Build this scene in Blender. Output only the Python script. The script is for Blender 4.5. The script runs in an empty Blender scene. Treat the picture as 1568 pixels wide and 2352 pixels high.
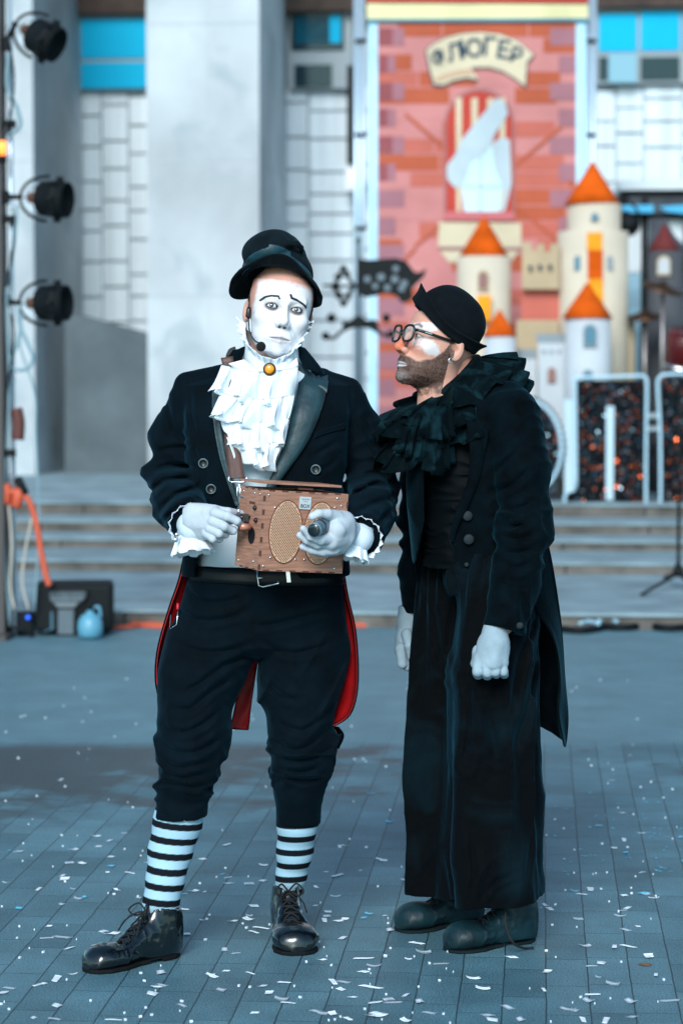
import bpy, math, random
import numpy as np
import openvdb as vdb
from mathutils import Vector, Matrix, Euler
R = math.radians
# ------------------------------------------------------------------ camera, sky, sun, exposure
sc = bpy.context.scene
CAM_H = 1.5; PITCH = R(3.32)
cd = bpy.data.cameras.new('camera'); cam = bpy.data.objects.new('camera', cd); sc.collection.objects.link(cam)
cam.location = (0, 0, CAM_H); cam.rotation_euler = (R(90) - PITCH, 0, 0)
cd.sensor_fit = 'VERTICAL'; cd.sensor_height = 36; cd.sensor_width = 24; cd.lens = 85
cd.clip_start = .1; cd.clip_end = 2000
cd.dof.use_dof = True; cd.dof.focus_distance = 6.2; cd.dof.aperture_fstop = 3.2
sc.camera = cam
w = bpy.data.worlds.new('World'); sc.world = w; w.use_nodes = True
SUN_EL, SUN_AZ = R(31), R(191)      # azimuth clockwise from +Y: behind the camera, a little to its left
nt = w.node_tree; bg = nt.nodes['Background']
sky = nt.nodes.new('ShaderNodeTexSky'); sky.sky_type = 'NISHITA'; sky.sun_disc = False
sky.sun_elevation = SUN_EL; sky.sun_rotation = SUN_AZ; sky.dust_density = .6; sky.ozone_density = 1.6
tint = nt.nodes.new('ShaderNodeMix'); tint.data_type = 'RGBA'; tint.blend_type = 'MULTIPLY'; tint.inputs[0].default_value = 1
nt.links.new(sky.outputs[0], tint.inputs[6]); tint.inputs[7].default_value = (.72, 1.0, 1.0, 1); nt.links.new(tint.outputs[2], bg.inputs[0]); bg.inputs[1].default_value = .10
sl = bpy.data.lights.new('sun', 'SUN'); sl.energy = 2.1; sl.angle = R(26); sl.color = (.97, .97, .96)
so = bpy.data.objects.new('sun', sl); sc.collection.objects.link(so)
sdir = Vector((math.sin(SUN_AZ) * math.cos(SUN_EL), math.cos(SUN_AZ) * math.cos(SUN_EL), math.sin(SUN_EL)))
so.rotation_euler = (-sdir).to_track_quat('-Z', 'Y').to_euler()
sc.view_settings.view_transform = 'Standard'; sc.view_settings.look = 'None'
sc.view_settings.exposure = .85; sc.view_settings.gamma = 1
sc.cycles.max_bounces = 6

# ------------------------------------------------------------------ measuring helpers (photo grid 1568x2352 -> metres)
F = 85 / 36 * 2352
cp, sp_ = math.cos(PITCH), math.sin(PITCH)
def ray(u, v):
    a, b = (u - 784) / F, -(v - 1176) / F
    return a, cp + b * sp_, b * cp - sp_
def P(u, v, Y):
    x, y, z = ray(u, v); t = Y / y
    return np.array([x * t, Y, CAM_H + z * t])
def PX(Y): return Y / F                # one photo-grid pixel in metres at distance Y
def G(u, v, h=0):                      # point of a horizontal plane
    x, y, z = ray(u, v); t = (h - CAM_H) / z
    return np.array([x * t, y * t, h])
ANG = R(4.7); ca, sa = math.cos(ANG), math.sin(ANG)     # the square and building stand turned by this angle
def BW(r, d, z): return np.array([r * ca + d * sa, -r * sa + d * ca, z])
def RZ(u, v, d):
    x, y, z = ray(u, v); t = d / (x * sa + y * ca)
    return (x * ca - y * sa) * t, CAM_H + z * t
def DG(u, v, h=0):                     # building depth where the plane z=h is met
    x, y, z = ray(u, v); t = (h - CAM_H) / z
    return (x * sa + y * ca) * t
rng = np.random.RandomState(4)

# ------------------------------------------------------------------ object helpers
COL = sc.collection
OFF = {}
def props(o, label=None, cat=None, group=None, kind=None):
    if label: o['label'] = label
    if cat: o['category'] = cat
    if group: o['group'] = group
    if kind: o['kind'] = kind
    return o
def thing(name, loc, label, cat, group=None):
    o = bpy.data.objects.new(name, None); COL.objects.link(o); o.location = tuple(loc); o.empty_display_size = .1
    OFF[o] = np.array(loc, float)
    return props(o, label, cat, group)
def mk(name, verts, faces, mat, parent=None, smooth=True, loc=None, colors=None, label=None):
    verts = np.asarray(verts, float)
    off = OFF[parent] if parent is not None else (np.array(loc, float) if loc is not None else np.zeros(3))
    me = bpy.data.meshes.new(name)
    if isinstance(faces, np.ndarray):
        n, k = faces.shape
        me.vertices.add(len(verts)); me.vertices.foreach_set('co', (verts - off).astype(np.float32).ravel())
        me.loops.add(n * k); me.loops.foreach_set('vertex_index', faces.astype(np.int32).ravel())
        me.polygons.add(n); me.polygons.foreach_set('loop_start', np.arange(0, n * k, k, dtype=np.int32))
        me.update(calc_edges=True)
    else:
        me.from_pydata([tuple(p) for p in (verts - off)], [], [tuple(f) for f in faces])
    me.validate()
    if smooth: me.polygons.foreach_set('use_smooth', np.ones(len(me.polygons), bool))
    if colors is not None:
        at = me.color_attributes.new('Col', 'FLOAT_COLOR', 'POINT')
        c = np.ones((len(verts), 4), np.float32); c[:, :3] = colors
        at.data.foreach_set('color', c.ravel())
    if mat: me.materials.append(mat)
    me.update()
    o = bpy.data.objects.new(name, me); COL.objects.link(o)
    if parent is not None:
        o.parent = parent; OFF[o] = off
    else:
        o.location = tuple(off); OFF[o] = off
    if label: o['label'] = label
    return o
class MB:
    def __init__(s): s.v = []; s.f = []
    def add(s, v, f):
        n = len(s.v); s.v += [np.array(p, float) for p in v]; s.f += [tuple(i + n for i in q) for q in f]; return s
    def hexa(s, c8):
        return s.add(c8, [(0, 3, 2, 1), (4, 5, 6, 7), (0, 1, 5, 4), (1, 2, 6, 5), (2, 3, 7, 6), (3, 0, 4, 7)])
    def bbox(s, r0, r1, d0, d1, z0, z1):      # box in the building frame
        return s.hexa([BW(r, d, z) for z in (z0, z1) for r, d in ((r0, d0), (r1, d0), (r1, d1), (r0, d1))])
    def obox(s, c, ax, h):                    # centre, 3 axes, half sizes
        c = np.array(c, float); a, b, e = [np.array(x, float) * k for x, k in zip(ax, h)]
        return s.hexa([c + i * a + j * b + k * e for k in (-1, 1) for i, j in ((-1, -1), (1, -1), (1, 1), (-1, 1))])
    def plate(s, uv, d0, d1):                 # outline standing in the building frame between two depths
        q = [RZ(u, v, d0) for u, v in uv]; n = len(q)
        vs = [BW(r, d0, z) for r, z in q] + [BW(r, d1, z) for r, z in q]
        return s.add(vs, [tuple(range(n)), tuple(range(2 * n - 1, n - 1, -1))] + [(i, (i + 1) % n, n + (i + 1) % n, n + i) for i in range(n)])
    def rz_plate(s, q, d0, d1):
        n = len(q); vs = [BW(r, d0, z) for r, z in q] + [BW(r, d1, z) for r, z in q]
        return s.add(vs, [tuple(range(n)), tuple(range(2 * n - 1, n - 1, -1))] + [(i, (i + 1) % n, n + (i + 1) % n, n + i) for i in range(n)])
    def tube(s, pts, rad, k=10, caps=True, flat=1.0):
        pts = [np.array(p, float) for p in pts]; n = len(pts)
        if np.isscalar(rad): rad = [rad] * n
        prev = None; vs = []
        for i in range(n):
            t = pts[min(i + 1, n - 1)] - pts[max(i - 1, 0)]; t = t / (np.linalg.norm(t) + 1e-9)
            a = np.array([0, 0, 1.]) if prev is None else prev
            if prev is None and abs(t[2]) > .9: a = np.array([1., 0, 0])
            a = a - t * a.dot(t); a /= np.linalg.norm(a) + 1e-9; b = np.cross(t, a); prev = a
            for j in range(k):
                th = 2 * math.pi * j / k
                vs.append(pts[i] + rad[i] * (a * math.cos(th) + flat * b * math.sin(th)))
        fs = [(i * k + j, i * k + (j + 1) % k, (i + 1) * k + (j + 1) % k, (i + 1) * k + j) for i in range(n - 1) for j in range(k)]
        if caps: fs += [tuple(range(k - 1, -1, -1)), tuple(range((n - 1) * k, n * k))]
        return s.add(vs, fs)
    def lathe(s, c, prof, k=32, axis=(0, 0, 1), e=1.0):     # prof: (radius, height along the axis)
        c = np.array(c, float); t = np.array(axis, float); t /= np.linalg.norm(t)
        a = np.array([1., 0, 0]) if abs(t[0]) < .9 else np.array([0, 1., 0])
        a = a - t * a.dot(t); a /= np.linalg.norm(a); b = np.cross(t, a); vs = []
        for r, h in prof:
            for j in range(k):
                th = 2 * math.pi * j / k; vs.append(c + t * h + r * (a * math.cos(th) + e * b * math.sin(th)))
        n = len(prof)
        fs = [(i * k + j, i * k + (j + 1) % k, (i + 1) * k + (j + 1) % k, (i + 1) * k + j) for i in range(n - 1) for j in range(k)]
        fs += [tuple(range(k - 1, -1, -1)), tuple(range((n - 1) * k, n * k))]
        return s.add(vs, fs)
    def build(s, name, mat, parent=None, smooth=False, **kw):
        return mk(name, s.v, s.f, mat, parent, smooth, **kw)
def cat(pts, n=8):                            # smooth curve through points
    p = [np.array(q, float) for q in pts]; p = [2 * p[0] - p[1]] + p + [2 * p[-1] - p[-2]]; out = []
    for i in range(1, len(p) - 2):
        for j in range(n):
            t = j / n
            out.append(.5 * (2 * p[i] + (p[i + 1] - p[i - 1]) * t + (2 * p[i - 1] - 5 * p[i] + 4 * p[i + 1] - p[i + 2]) * t * t + (3 * p[i] - p[i - 1] - 3 * p[i + 1] + p[i + 2]) * t ** 3))
    return out + [p[-2]]
def sheet(name, g, th, mat, parent, closed=False, colors=None, **kw):   # cloth with thickness from a grid of points
    g = np.asarray(g, float); nu, nv = g.shape[:2]
    du = (np.roll(g, -1, 0) - np.roll(g, 1, 0)) if closed else np.gradient(g, axis=0)
    n = np.cross(du, np.gradient(g, axis=1)); n /= np.linalg.norm(n, axis=2, keepdims=True) + 1e-9
    a = (g + n * th / 2).reshape(-1, 3); b = (g - n * th / 2).reshape(-1, 3); N = nu * nv; fs = []
    for i in range(nu if closed else nu - 1):
        k = (i + 1) % nu
        for j in range(nv - 1):
            q = (i * nv + j, k * nv + j, k * nv + j + 1, i * nv + j + 1)
            fs.append(q); fs.append(tuple(N + x for x in q[::-1]))
        for j in (0, nv - 1):
            fs.append((i * nv + j, k * nv + j, N + k * nv + j, N + i * nv + j))
    if not closed:
        for i in (0, nu - 1):
            for j in range(nv - 1):
                fs.append((i * nv + j, i * nv + j + 1, N + i * nv + j + 1, N + i * nv + j))
    return mk(name, np.vstack([a, b]), np.array(fs), mat, parent, True, colors=colors, **kw)

# ------------------------------------------------------------------ distance-field modelling
_T = rng.rand(32, 32, 32).astype(np.float32)
def vnoise(p):
    i = np.floor(p).astype(int); f = (p - i).astype(np.float32); f = f * f * (3 - 2 * f)
    x0, y0, z0 = (i[..., 0] & 31), (i[..., 1] & 31), (i[..., 2] & 31); x1, y1, z1 = (x0 + 1) & 31, (y0 + 1) & 31, (z0 + 1) & 31
    fx, fy, fz = f[..., 0], f[..., 1], f[..., 2]
    c = lambda a, b, t: a + (b - a) * t
    r = c(c(c(_T[x0, y0, z0], _T[x1, y0, z0], fx), c(_T[x0, y1, z0], _T[x1, y1, z0], fx), fy),
          c(c(_T[x0, y0, z1], _T[x1, y0, z1], fx), c(_T[x0, y1, z1], _T[x1, y1, z1], fx), fy), fz)
    return r * 2 - 1
def fold(p):                                   # rounded creases
    return 1 - 2 * np.abs(vnoise(p)) ** .8
def smin(a, b, k):
    if k <= 0: return np.minimum(a, b)
    h = np.clip(.5 + .5 * (b - a) / k, 0, 1); return b + (a - b) * h - k * h * (1 - h)
def smax(a, b, k): return -smin(-a, -b, k)
def ell(p, c, r, rot=None):
    q = p - np.asarray(c, float)
    if rot is not None: q = q @ np.asarray(rot)
    r = np.asarray(r, float); k0 = np.linalg.norm(q / r, axis=-1); k1 = np.linalg.norm(q / (r * r), axis=-1)
    return k0 * (k0 - 1) / (k1 + 1e-9)
def sph(p, c, r): return np.linalg.norm(p - np.asarray(c, float), axis=-1) - r
def cap(p, a, b, ra, rb=None):
    rb = ra if rb is None else rb; a = np.asarray(a, float); b = np.asarray(b, float); ab = b - a
    t = np.clip((p - a) @ ab / (ab @ ab), 0, 1)
    return np.linalg.norm(p - a - t[..., None] * ab, axis=-1) - (ra + (rb - ra) * t)
def chain(p, pts, rs, k=.01):
    d = None
    for i in range(len(pts) - 1):
        e = cap(p, pts[i], pts[i + 1], rs[i], rs[i + 1]); d = e if d is None else smin(d, e, k)
    return d
def box3(p, c, h, r=0.0, rot=None):
    q = p - np.asarray(c, float)
    if rot is not None: q = q @ np.asarray(rot)
    q = np.abs(q) - (np.asarray(h, float) - r)
    return np.linalg.norm(np.maximum(q, 0), axis=-1) + np.minimum(q.max(-1), 0) - r
def loft(p, keys, e=2.4, rot=0.0, ends=True, disp=None):      # keys: z, cx, cy, rx, ry
    K = np.array(sorted(keys), float); z = p[..., 2]
    f = [np.interp(z, K[:, 0], K[:, i]) for i in range(1, 5)]
    x, y = p[..., 0] - f[0], p[..., 1] - f[1]
    if rot: x, y = x * math.cos(rot) + y * math.sin(rot), -x * math.sin(rot) + y * math.cos(rot)
    rx, ry = f[2], f[3]
    rho = (np.abs(x / rx) ** e + np.abs(y / ry) ** e) ** (1 / e) + 1e-9
    d = (1 - 1 / rho) * np.sqrt(x * x + y * y + 1e-12)
    if disp is not None: d = d - disp
    if ends: d = np.maximum(d, np.maximum(z - K[-1, 0], K[0, 0] - z))
    return d
def poly2(x, z, pts):                           # signed distance to an outline in the x-z plane
    pts = np.array(pts, float); n = len(pts); d = np.full(x.shape, 1e9); s = np.ones(x.shape)
    for i in range(n):
        a, b = pts[i], pts[i - 1]; ex, ez = b - a; wx, wz = x - a[0], z - a[1]
        t = np.clip((wx * ex + wz * ez) / (ex * ex + ez * ez), 0, 1)
        d = np.minimum(d, (wx - ex * t) ** 2 + (wz - ez * t) ** 2)
        c1 = z >= a[1]; c2 = z < b[1]; c3 = ex * wz > ez * wx
        s = np.where((c1 & c2 & c3) | (~c1 & ~c2 & ~c3), -s, s)
    return s * np.sqrt(d)
def dpoly(x, z, pts):                           # distance to an open polyline in a plane
    pts = np.array(pts, float); d = np.full(x.shape, 1e9)
    for a, b in zip(pts[:-1], pts[1:]):
        e = b - a; t = np.clip(((x - a[0]) * e[0] + (z - a[1]) * e[1]) / (e @ e + 1e-12), 0, 1)
        d = np.minimum(d, np.hypot(x - a[0] - e[0] * t, z - a[1] - e[1] * t))
    return d
def field(f, lo, hi, vox):
    lo = np.array(lo, float); hi = np.array(hi, float); B = 8
    nb = np.ceil((hi - lo) / (vox * B)).astype(int); dense = np.full(nb * B, 1.0, np.float32)
    I = np.stack(np.meshgrid(*[np.arange(n) for n in nb], indexing='ij'), -1).reshape(-1, 3)
    cen = lo + (I * B + (B - 1) / 2) * vox
    d = np.concatenate([f(cen[i:i + 200000]) for i in range(0, len(cen), 200000)])
    act = np.abs(d) < vox * B * 1.5 + .004
    o = np.stack(np.meshgrid(*[np.arange(B)] * 3, indexing='ij'), -1)
    D8 = dense.reshape(nb[0], B, nb[1], B, nb[2], B)
    ins = I[(~act) & (d < 0)]; D8[ins[:, 0], :, ins[:, 1], :, ins[:, 2], :] = -1.0
    A = I[act]
    for s in range(0, len(A), 1500):
        a = A[s:s + 1500]; p = lo + (a[:, None, None, None, :] * B + o[None]) * vox
        v = f(p.reshape(-1, 3)).reshape(len(a), B, B, B)
        D8[a[:, 0], :, a[:, 1], :, a[:, 2], :] = v
    dense[0] = dense[-1] = 1; dense[:, 0] = dense[:, -1] = 1; dense[:, :, 0] = dense[:, :, -1] = 1
    g = vdb.FloatGrid(1.0); g.copyFromArray(np.clip(dense, -1, 1)); g.transform = vdb.createLinearTransform(voxelSize=vox)
    v, q = g.convertToQuads(isovalue=0.0)
    return np.asarray(v, float) + lo, np.asarray(q)[:, ::-1].astype(np.int64)
def sdf(name, f, lo, hi, vox, mat, parent=None, color=None, **kw):
    v, q = field(f, lo, hi, vox)
    return mk(name, v, q, mat, parent, True, colors=None if color is None else color(v), **kw)

def creases(p, lines, w=.006, dep=.006, y1=99, y0=-99):   # drawn folds: (points in the photo grid, distance) -> displacement
    x, z = p[..., 0], p[..., 2]; o = np.zeros(x.shape); m = (p[..., 1] < y1) & (p[..., 1] > y0)
    for ln, Y in lines:
        q = [(P(u, v, Y)[0], P(u, v, Y)[2]) for u, v, _ in cat([(u, v, 0) for u, v in ln], 2)]
        d = dpoly(x, z, q); L_ = len(q); e = np.minimum(np.hypot(x - q[0][0], z - q[0][1]), np.hypot(x - q[-1][0], z - q[-1][1]))
        f = np.clip(e / .03, 0, 1); o += dep * f * (np.exp(-(d / w) ** 2) - .55 * np.exp(-((d - 2.3 * w) / (1.3 * w)) ** 2))
    return o * m
# ------------------------------------------------------------------ materials
MATS = {}
def mat(name, base=(.5, .5, .5), rough=.6, metal=0, sheen=0, sheen_tint=(1, 1, 1), bump=None, vary=None, vcol=False, coat=0, emit=None, spec=.5, alpha=None, sss=0, blotch=None):
    if name in MATS: return MATS[name]
    m = bpy.data.materials.new(name); m.use_nodes = True; MATS[name] = m
    N = m.node_tree.nodes; L = m.node_tree.links; b = N['Principled BSDF']
    b.inputs['Base Color'].default_value = (*base, 1); b.inputs['Roughness'].default_value = rough
    b.inputs['Metallic'].default_value = metal; b.inputs['Specular IOR Level'].default_value = spec
    b.inputs['Sheen Weight'].default_value = sheen; b.inputs['Sheen Tint'].default_value = (*sheen_tint, 1); b.inputs['Sheen Roughness'].default_value = .4
    b.inputs['Coat Weight'].default_value = coat; b.inputs['Coat Roughness'].default_value = .05
    if sss: b.inputs['Subsurface Weight'].default_value = sss; b.inputs['Subsurface Radius'].default_value = (.006, .003, .002)
    if alpha is not None: b.inputs['Alpha'].default_value = alpha
    if emit: b.inputs['Emission Color'].default_value = (*emit[0], 1); b.inputs['Emission Strength'].default_value = emit[1]
    tc = N.new('ShaderNodeTexCoord'); src = None
    if vcol:
        a = N.new('ShaderNodeVertexColor'); a.layer_name = 'Col'; src = a.outputs[0]
    if vary:                                   # (scale, amount, stretch)
        mp = N.new('ShaderNodeMapping'); L.new(tc.outputs['Object'], mp.inputs[0]); mp.inputs['Scale'].default_value = vary[2] if len(vary) > 2 else (1, 1, 1)
        n = N.new('ShaderNodeTexNoise'); n.inputs['Scale'].default_value = vary[0]; n.inputs['Detail'].default_value = 6; L.new(mp.outputs[0], n.inputs[0])
        r = N.new('ShaderNodeMapRange'); r.inputs[1].default_value = .3; r.inputs[2].default_value = .7; r.inputs[3].default_value = 1 - vary[1]; r.inputs[4].default_value = 1 + vary[1]; L.new(n.outputs[0], r.inputs[0])
        mx = N.new('ShaderNodeMix'); mx.data_type = 'RGBA'; mx.blend_type = 'MULTIPLY'; mx.inputs[0].default_value = 1
        if src: L.new(src, mx.inputs[6])
        else: mx.inputs[6].default_value = (*base, 1)
        cb = N.new('ShaderNodeCombineXYZ'); [L.new(r.outputs[0], cb.inputs[i]) for i in range(3)]; L.new(cb.outputs[0], mx.inputs[7]); src = mx.outputs[2]
    if blotch:                                 # worn lighter patches: (scale, colour, from, to)
        n = N.new('ShaderNodeTexNoise'); n.inputs['Scale'].default_value = blotch[0]; n.inputs['Detail'].default_value = 5; n.inputs['Distortion'].default_value = .8; L.new(tc.outputs['Object'], n.inputs[0])
        r = N.new('ShaderNodeMapRange'); r.inputs[1].default_value = blotch[2]; r.inputs[2].default_value = blotch[3]; L.new(n.outputs[0], r.inputs[0])
        mx = N.new('ShaderNodeMix'); mx.data_type = 'RGBA'; L.new(r.outputs[0], mx.inputs[0])
        if src: L.new(src, mx.inputs[6])
        else: mx.inputs[6].default_value = (*base, 1)
        mx.inputs[7].default_value = (*blotch[1], 1); src = mx.outputs[2]
    if src: L.new(src, b.inputs['Base Color'])
    if bump:                                   # (scale, strength, distance)
        n = N.new('ShaderNodeTexNoise'); n.inputs['Scale'].default_value = bump[0]; n.inputs['Detail'].default_value = 4; L.new(tc.outputs['Object'], n.inputs[0])
        bp = N.new('ShaderNodeBump'); bp.inputs['Strength'].default_value = bump[1]; bp.inputs['Distance'].default_value = bump[2] if len(bump) > 2 else .002
        L.new(n.outputs[0], bp.inputs['Height']); L.new(bp.outputs[0], b.inputs['Normal'])
    return m
M_wool = mat('black_wool', (.0008, .0042, .0075), .9, sheen=.075, sheen_tint=(.12, .5, .8), bump=(500, .5, .0012), vary=(14, .4), spec=.08)
M_velvet = mat('black_velvet', (.0002, .0010, .0018), .9, sheen=.085, sheen_tint=(.06, .45, .75), bump=(60, .5, .004), blotch=(3.6, (.002, .016, .025), .50, .86), spec=.1, vary=(60, .35))
M_coatB = mat('worn_black_corduroy', (.0005, .0028, .0045), .9, sheen=.09, sheen_tint=(.1, .5, .75), bump=(90, .5, .003), vary=(20, .6), spec=.06)
M_felt = mat('black_felt', (.0014, .0035, .0055), .95, sheen=.025, sheen_tint=(.3, .6, .8), bump=(350, .6, .0015), vary=(30, .4), spec=.15)
M_feltA = mat('worn_black_felt', (.002, .006, .009), .95, sheen=.04, sheen_tint=(.3, .7, .9), bump=(260, .7, .002), vary=(22, .6), spec=.15)
M_satin = mat('teal_black_satin', (.008, .034, .045), .5, sheen=.1, bump=(45, .5, .004), vary=(25, .35, (1, 1, .3)))
M_band = mat('teal_hat_band', (.007, .042, .06), .5, bump=(50, .3, .003), vary=(30, .5))
M_white = mat('white_cotton', (.58, .68, .76), .8, bump=(220, .25, .001), sss=.0)
M_ruff = mat('white_ruffle_cotton', (.78, .85, .91), .85, spec=.1, sss=.35, bump=(90, .25, .002))
M_glove = mat('white_knit_glove', (.45, .51, .57), .85, bump=(420, .4, .0012), vary=(30, .05))
M_gloveB = mat('grey_white_glove', (.27, .36, .42), .85, bump=(60, .35, .003), vary=(25, .12))
M_red = mat('red_satin_lining', (.42, .003, .006), .55, bump=(30, .3, .005), vary=(15, .3))
M_skin = mat('painted_skin', vcol=True, rough=.6, bump=(180, .3, .001), sss=.08, spec=.35)
M_sock = mat('striped_sock', vcol=True, spec=.1, rough=.9, bump=(450, .4, .001))
M_patent = mat('patent_leather', (.002, .004, .006), .25, coat=.7, bump=(22, .28, .005))
M_leather = mat('dull_teal_leather', (.003, .019, .026), .5, spec=.35, bump=(45, .6, .004), vary=(14, .6))
M_sole = mat('rubber_sole', (.005, .006, .007), .8, spec=.15)
M_lace = mat('black_lace', (.003, .004, .005), .8)
M_tulle = mat('black_tulle', (.0008, .004, .0056), .9, sheen=.03, sheen_tint=(.3, .7, .8), alpha=.93, spec=.05, blotch=(16, (.007, .03, .04), .48, .72), bump=(90, .5, .003))
M_black = mat('black_plastic', (.006, .007, .008), .35)
M_foam = mat('black_foam', (.004, .004, .005), 1, bump=(600, .8, .002))
M_metal = mat('nickel_metal', (.75, .78, .8), .25, metal=1)
M_gold = mat('amber_brooch', (.85, .3, .01), .2, coat=.6, vary=(60, .3))
M_bronze = mat('dark_bronze', (.09, .045, .02), .4, metal=.6)
M_strap = mat('brown_leather_strap', (.075, .035, .028), .55, vary=(60, .3, (1, 1, .1)))
M_belt = mat('black_belt_leather', (.003, .004, .005), .45, bump=(120, .3), spec=.3)
M_wood = mat('stained_plywood', (.34, .165, .11), .5, vary=(25, .3, (.4, 1, 9)), bump=(90, .3, .001))
M_wood_edge = mat('burnt_wood_edge', (.1, .035, .02), .7)
M_stone = mat('pale_stone_facing', (.43, .47, .50), .8, vary=(.9, .24, (1, 1, .8)), blotch=(1.6, (.27, .33, .37), .52, .78), bump=(6, .3, .02))
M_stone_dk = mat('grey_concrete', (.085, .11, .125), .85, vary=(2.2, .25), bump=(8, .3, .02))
M_tile = mat('ribbed_stone_tile', (.62, .70, .75), .8, vary=(1.5, .15, (6, 6, .3)))
M_joint = mat('dark_wall_joint', (.42, .5, .55), .9)
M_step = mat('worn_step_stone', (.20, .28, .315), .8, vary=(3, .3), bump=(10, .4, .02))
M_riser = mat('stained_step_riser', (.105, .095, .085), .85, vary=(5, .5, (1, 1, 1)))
M_glass = mat('sky_painted_window_glass', (.0, .40, .66), .5, spec=.1, vary=(.7, .12))  # reflection of the blue sky painted into the base colour
M_dglass = mat('dark_window_glass', (.003, .02, .03), .08)
M_frame = mat('grey_window_frame', (.25, .3, .33), .5)
M_brown = mat('brown_soffit_board', (.045, .028, .022), .8, vary=(6, .4))
M_alu = mat('aluminium_tube', (.5, .62, .72), .35, metal=.5)
M_dark = mat('black_painted_steel', (.002, .0045, .006), .7, spec=.25)
M_pole = mat('dark_brown_truss', (.055, .05, .05), .6)
def mortal(name, **k): return mat(name, **k)
# ------------------------------------------------------------------ the square: ground, steps, platform
def ground_mat():
    m = bpy.data.materials.new('small_grey_pavers'); m.use_nodes = True; N = m.node_tree.nodes; L = m.node_tree.links; b = N['Principled BSDF']
    tc = N.new('ShaderNodeTexCoord'); mp = N.new('ShaderNodeMapping'); mp.inputs['Rotation'].default_value = (0, 0, ANG - R(90)); mp.inputs['Location'].default_value = (.03, .017, 0)
    L.new(tc.outputs['Object'], mp.inputs[0])
    # every row of stones is shifted by its own random amount
    sx = N.new('ShaderNodeSeparateXYZ'); L.new(mp.outputs[0], sx.inputs[0])
    dv = N.new('ShaderNodeMath'); dv.operation = 'DIVIDE'; dv.inputs[1].default_value = .104; L.new(sx.outputs[1], dv.inputs[0])
    fl = N.new('ShaderNodeMath'); fl.operation = 'FLOOR'; L.new(dv.outputs[0], fl.inputs[0])
    wn = N.new('ShaderNodeTexWhiteNoise'); wn.noise_dimensions = '1D'; L.new(fl.outputs[0], wn.inputs[1])
    ml = N.new('ShaderNodeMath'); ml.operation = 'MULTIPLY_ADD'; ml.inputs[1].default_value = .27; L.new(wn.outputs[0], ml.inputs[0]); L.new(sx.outputs[0], ml.inputs[2])
    cb = N.new('ShaderNodeCombineXYZ'); L.new(ml.outputs[0], cb.inputs[0]); L.new(sx.outputs[1], cb.inputs[1])
    wv = N.new('ShaderNodeTexNoise'); wv.inputs['Scale'].default_value = 9; L.new(tc.outputs['Object'], wv.inputs[0])
    va = N.new('ShaderNodeVectorMath'); va.operation = 'MULTIPLY_ADD'; va.inputs[1].default_value = (.008, .005, 0); L.new(wv.outputs[1], va.inputs[0]); L.new(cb.outputs[0], va.inputs[2])
    br = N.new('ShaderNodeTexBrick'); br.offset = 0; br.inputs['Scale'].default_value = 1; br.inputs['Brick Width'].default_value = .27; br.inputs['Row Height'].default_value = .104
    br.inputs['Mortar Size'].default_value = .0022; br.inputs['Mortar Smooth'].default_value = .35; br.inputs['Bias'].default_value = 0
    br.inputs['Color1'].default_value = (.062, .142, .178, 1); br.inputs['Color2'].default_value = (.092, .200, .245, 1); br.inputs['Mortar'].default_value = (.02, .045, .058, 1)
    L.new(va.outputs[0], br.inputs[0])
    n1 = N.new('ShaderNodeTexNoise'); n1.inputs['Scale'].default_value = 3.0; n1.inputs['Detail'].default_value = 8; n1.inputs['Roughness'].default_value = .65; L.new(tc.outputs['Object'], n1.inputs[0])
    n2 = N.new('ShaderNodeTexNoise'); n2.inputs['Scale'].default_value = 240; n2.inputs['Detail'].default_value = 3; L.new(tc.outputs['Object'], n2.inputs[0])
    def rng_(s, a, bb, c, d):
        r = N.new('ShaderNodeMapRange'); L.new(s, r.inputs[0]); [setattr(r.inputs[i], 'default_value', x) for i, x in zip((1, 2, 3, 4), (a, bb, c, d))]; return r.outputs[0]
    def mulc(c, f):
        mx = N.new('ShaderNodeMix'); mx.data_type = 'RGBA'; mx.blend_type = 'MULTIPLY'; mx.inputs[0].default_value = 1; L.new(c, mx.inputs[6])
        q = N.new('ShaderNodeCombineXYZ'); [L.new(f, q.inputs[i]) for i in range(3)]; L.new(q.outputs[0], mx.inputs[7]); return mx.outputs[2]
    c = mulc(br.outputs[0], rng_(n1.outputs[0], .3, .7, .70, 1.30)); c = mulc(c, rng_(n2.outputs[0], .35, .65, .42, 1.58))
    # a damp dark stain lying across the square behind the performers' legs
    geo = N.new('ShaderNodeSeparateXYZ'); L.new(tc.outputs['Object'], geo.inputs[0])
    n3 = N.new('ShaderNodeTexNoise'); n3.inputs['Scale'].default_value = 4.5; n3.inputs['Detail'].default_value = 7; L.new(tc.outputs['Object'], n3.inputs[0])
    def mth(op, a, bb):
        q = N.new('ShaderNodeMath'); q.operation = op
        for i, x in enumerate((a, bb)):
            if isinstance(x, (int, float)): q.inputs[i].default_value = x
            else: L.new(x, q.inputs[i])
        return q.outputs[0]
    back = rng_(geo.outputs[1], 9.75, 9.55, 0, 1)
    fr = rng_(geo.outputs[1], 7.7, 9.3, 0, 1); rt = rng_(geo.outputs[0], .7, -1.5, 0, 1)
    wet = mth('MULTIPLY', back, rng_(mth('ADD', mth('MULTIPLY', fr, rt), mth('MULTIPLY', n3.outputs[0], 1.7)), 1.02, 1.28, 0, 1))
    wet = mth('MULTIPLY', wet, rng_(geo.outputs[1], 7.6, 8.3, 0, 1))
    asf = N.new('ShaderNodeMix'); asf.data_type = 'RGBA'; L.new(rng_(geo.outputs[1], 9.62, 9.78, 0, 1), asf.inputs[0]); L.new(c, asf.inputs[6])
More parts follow.
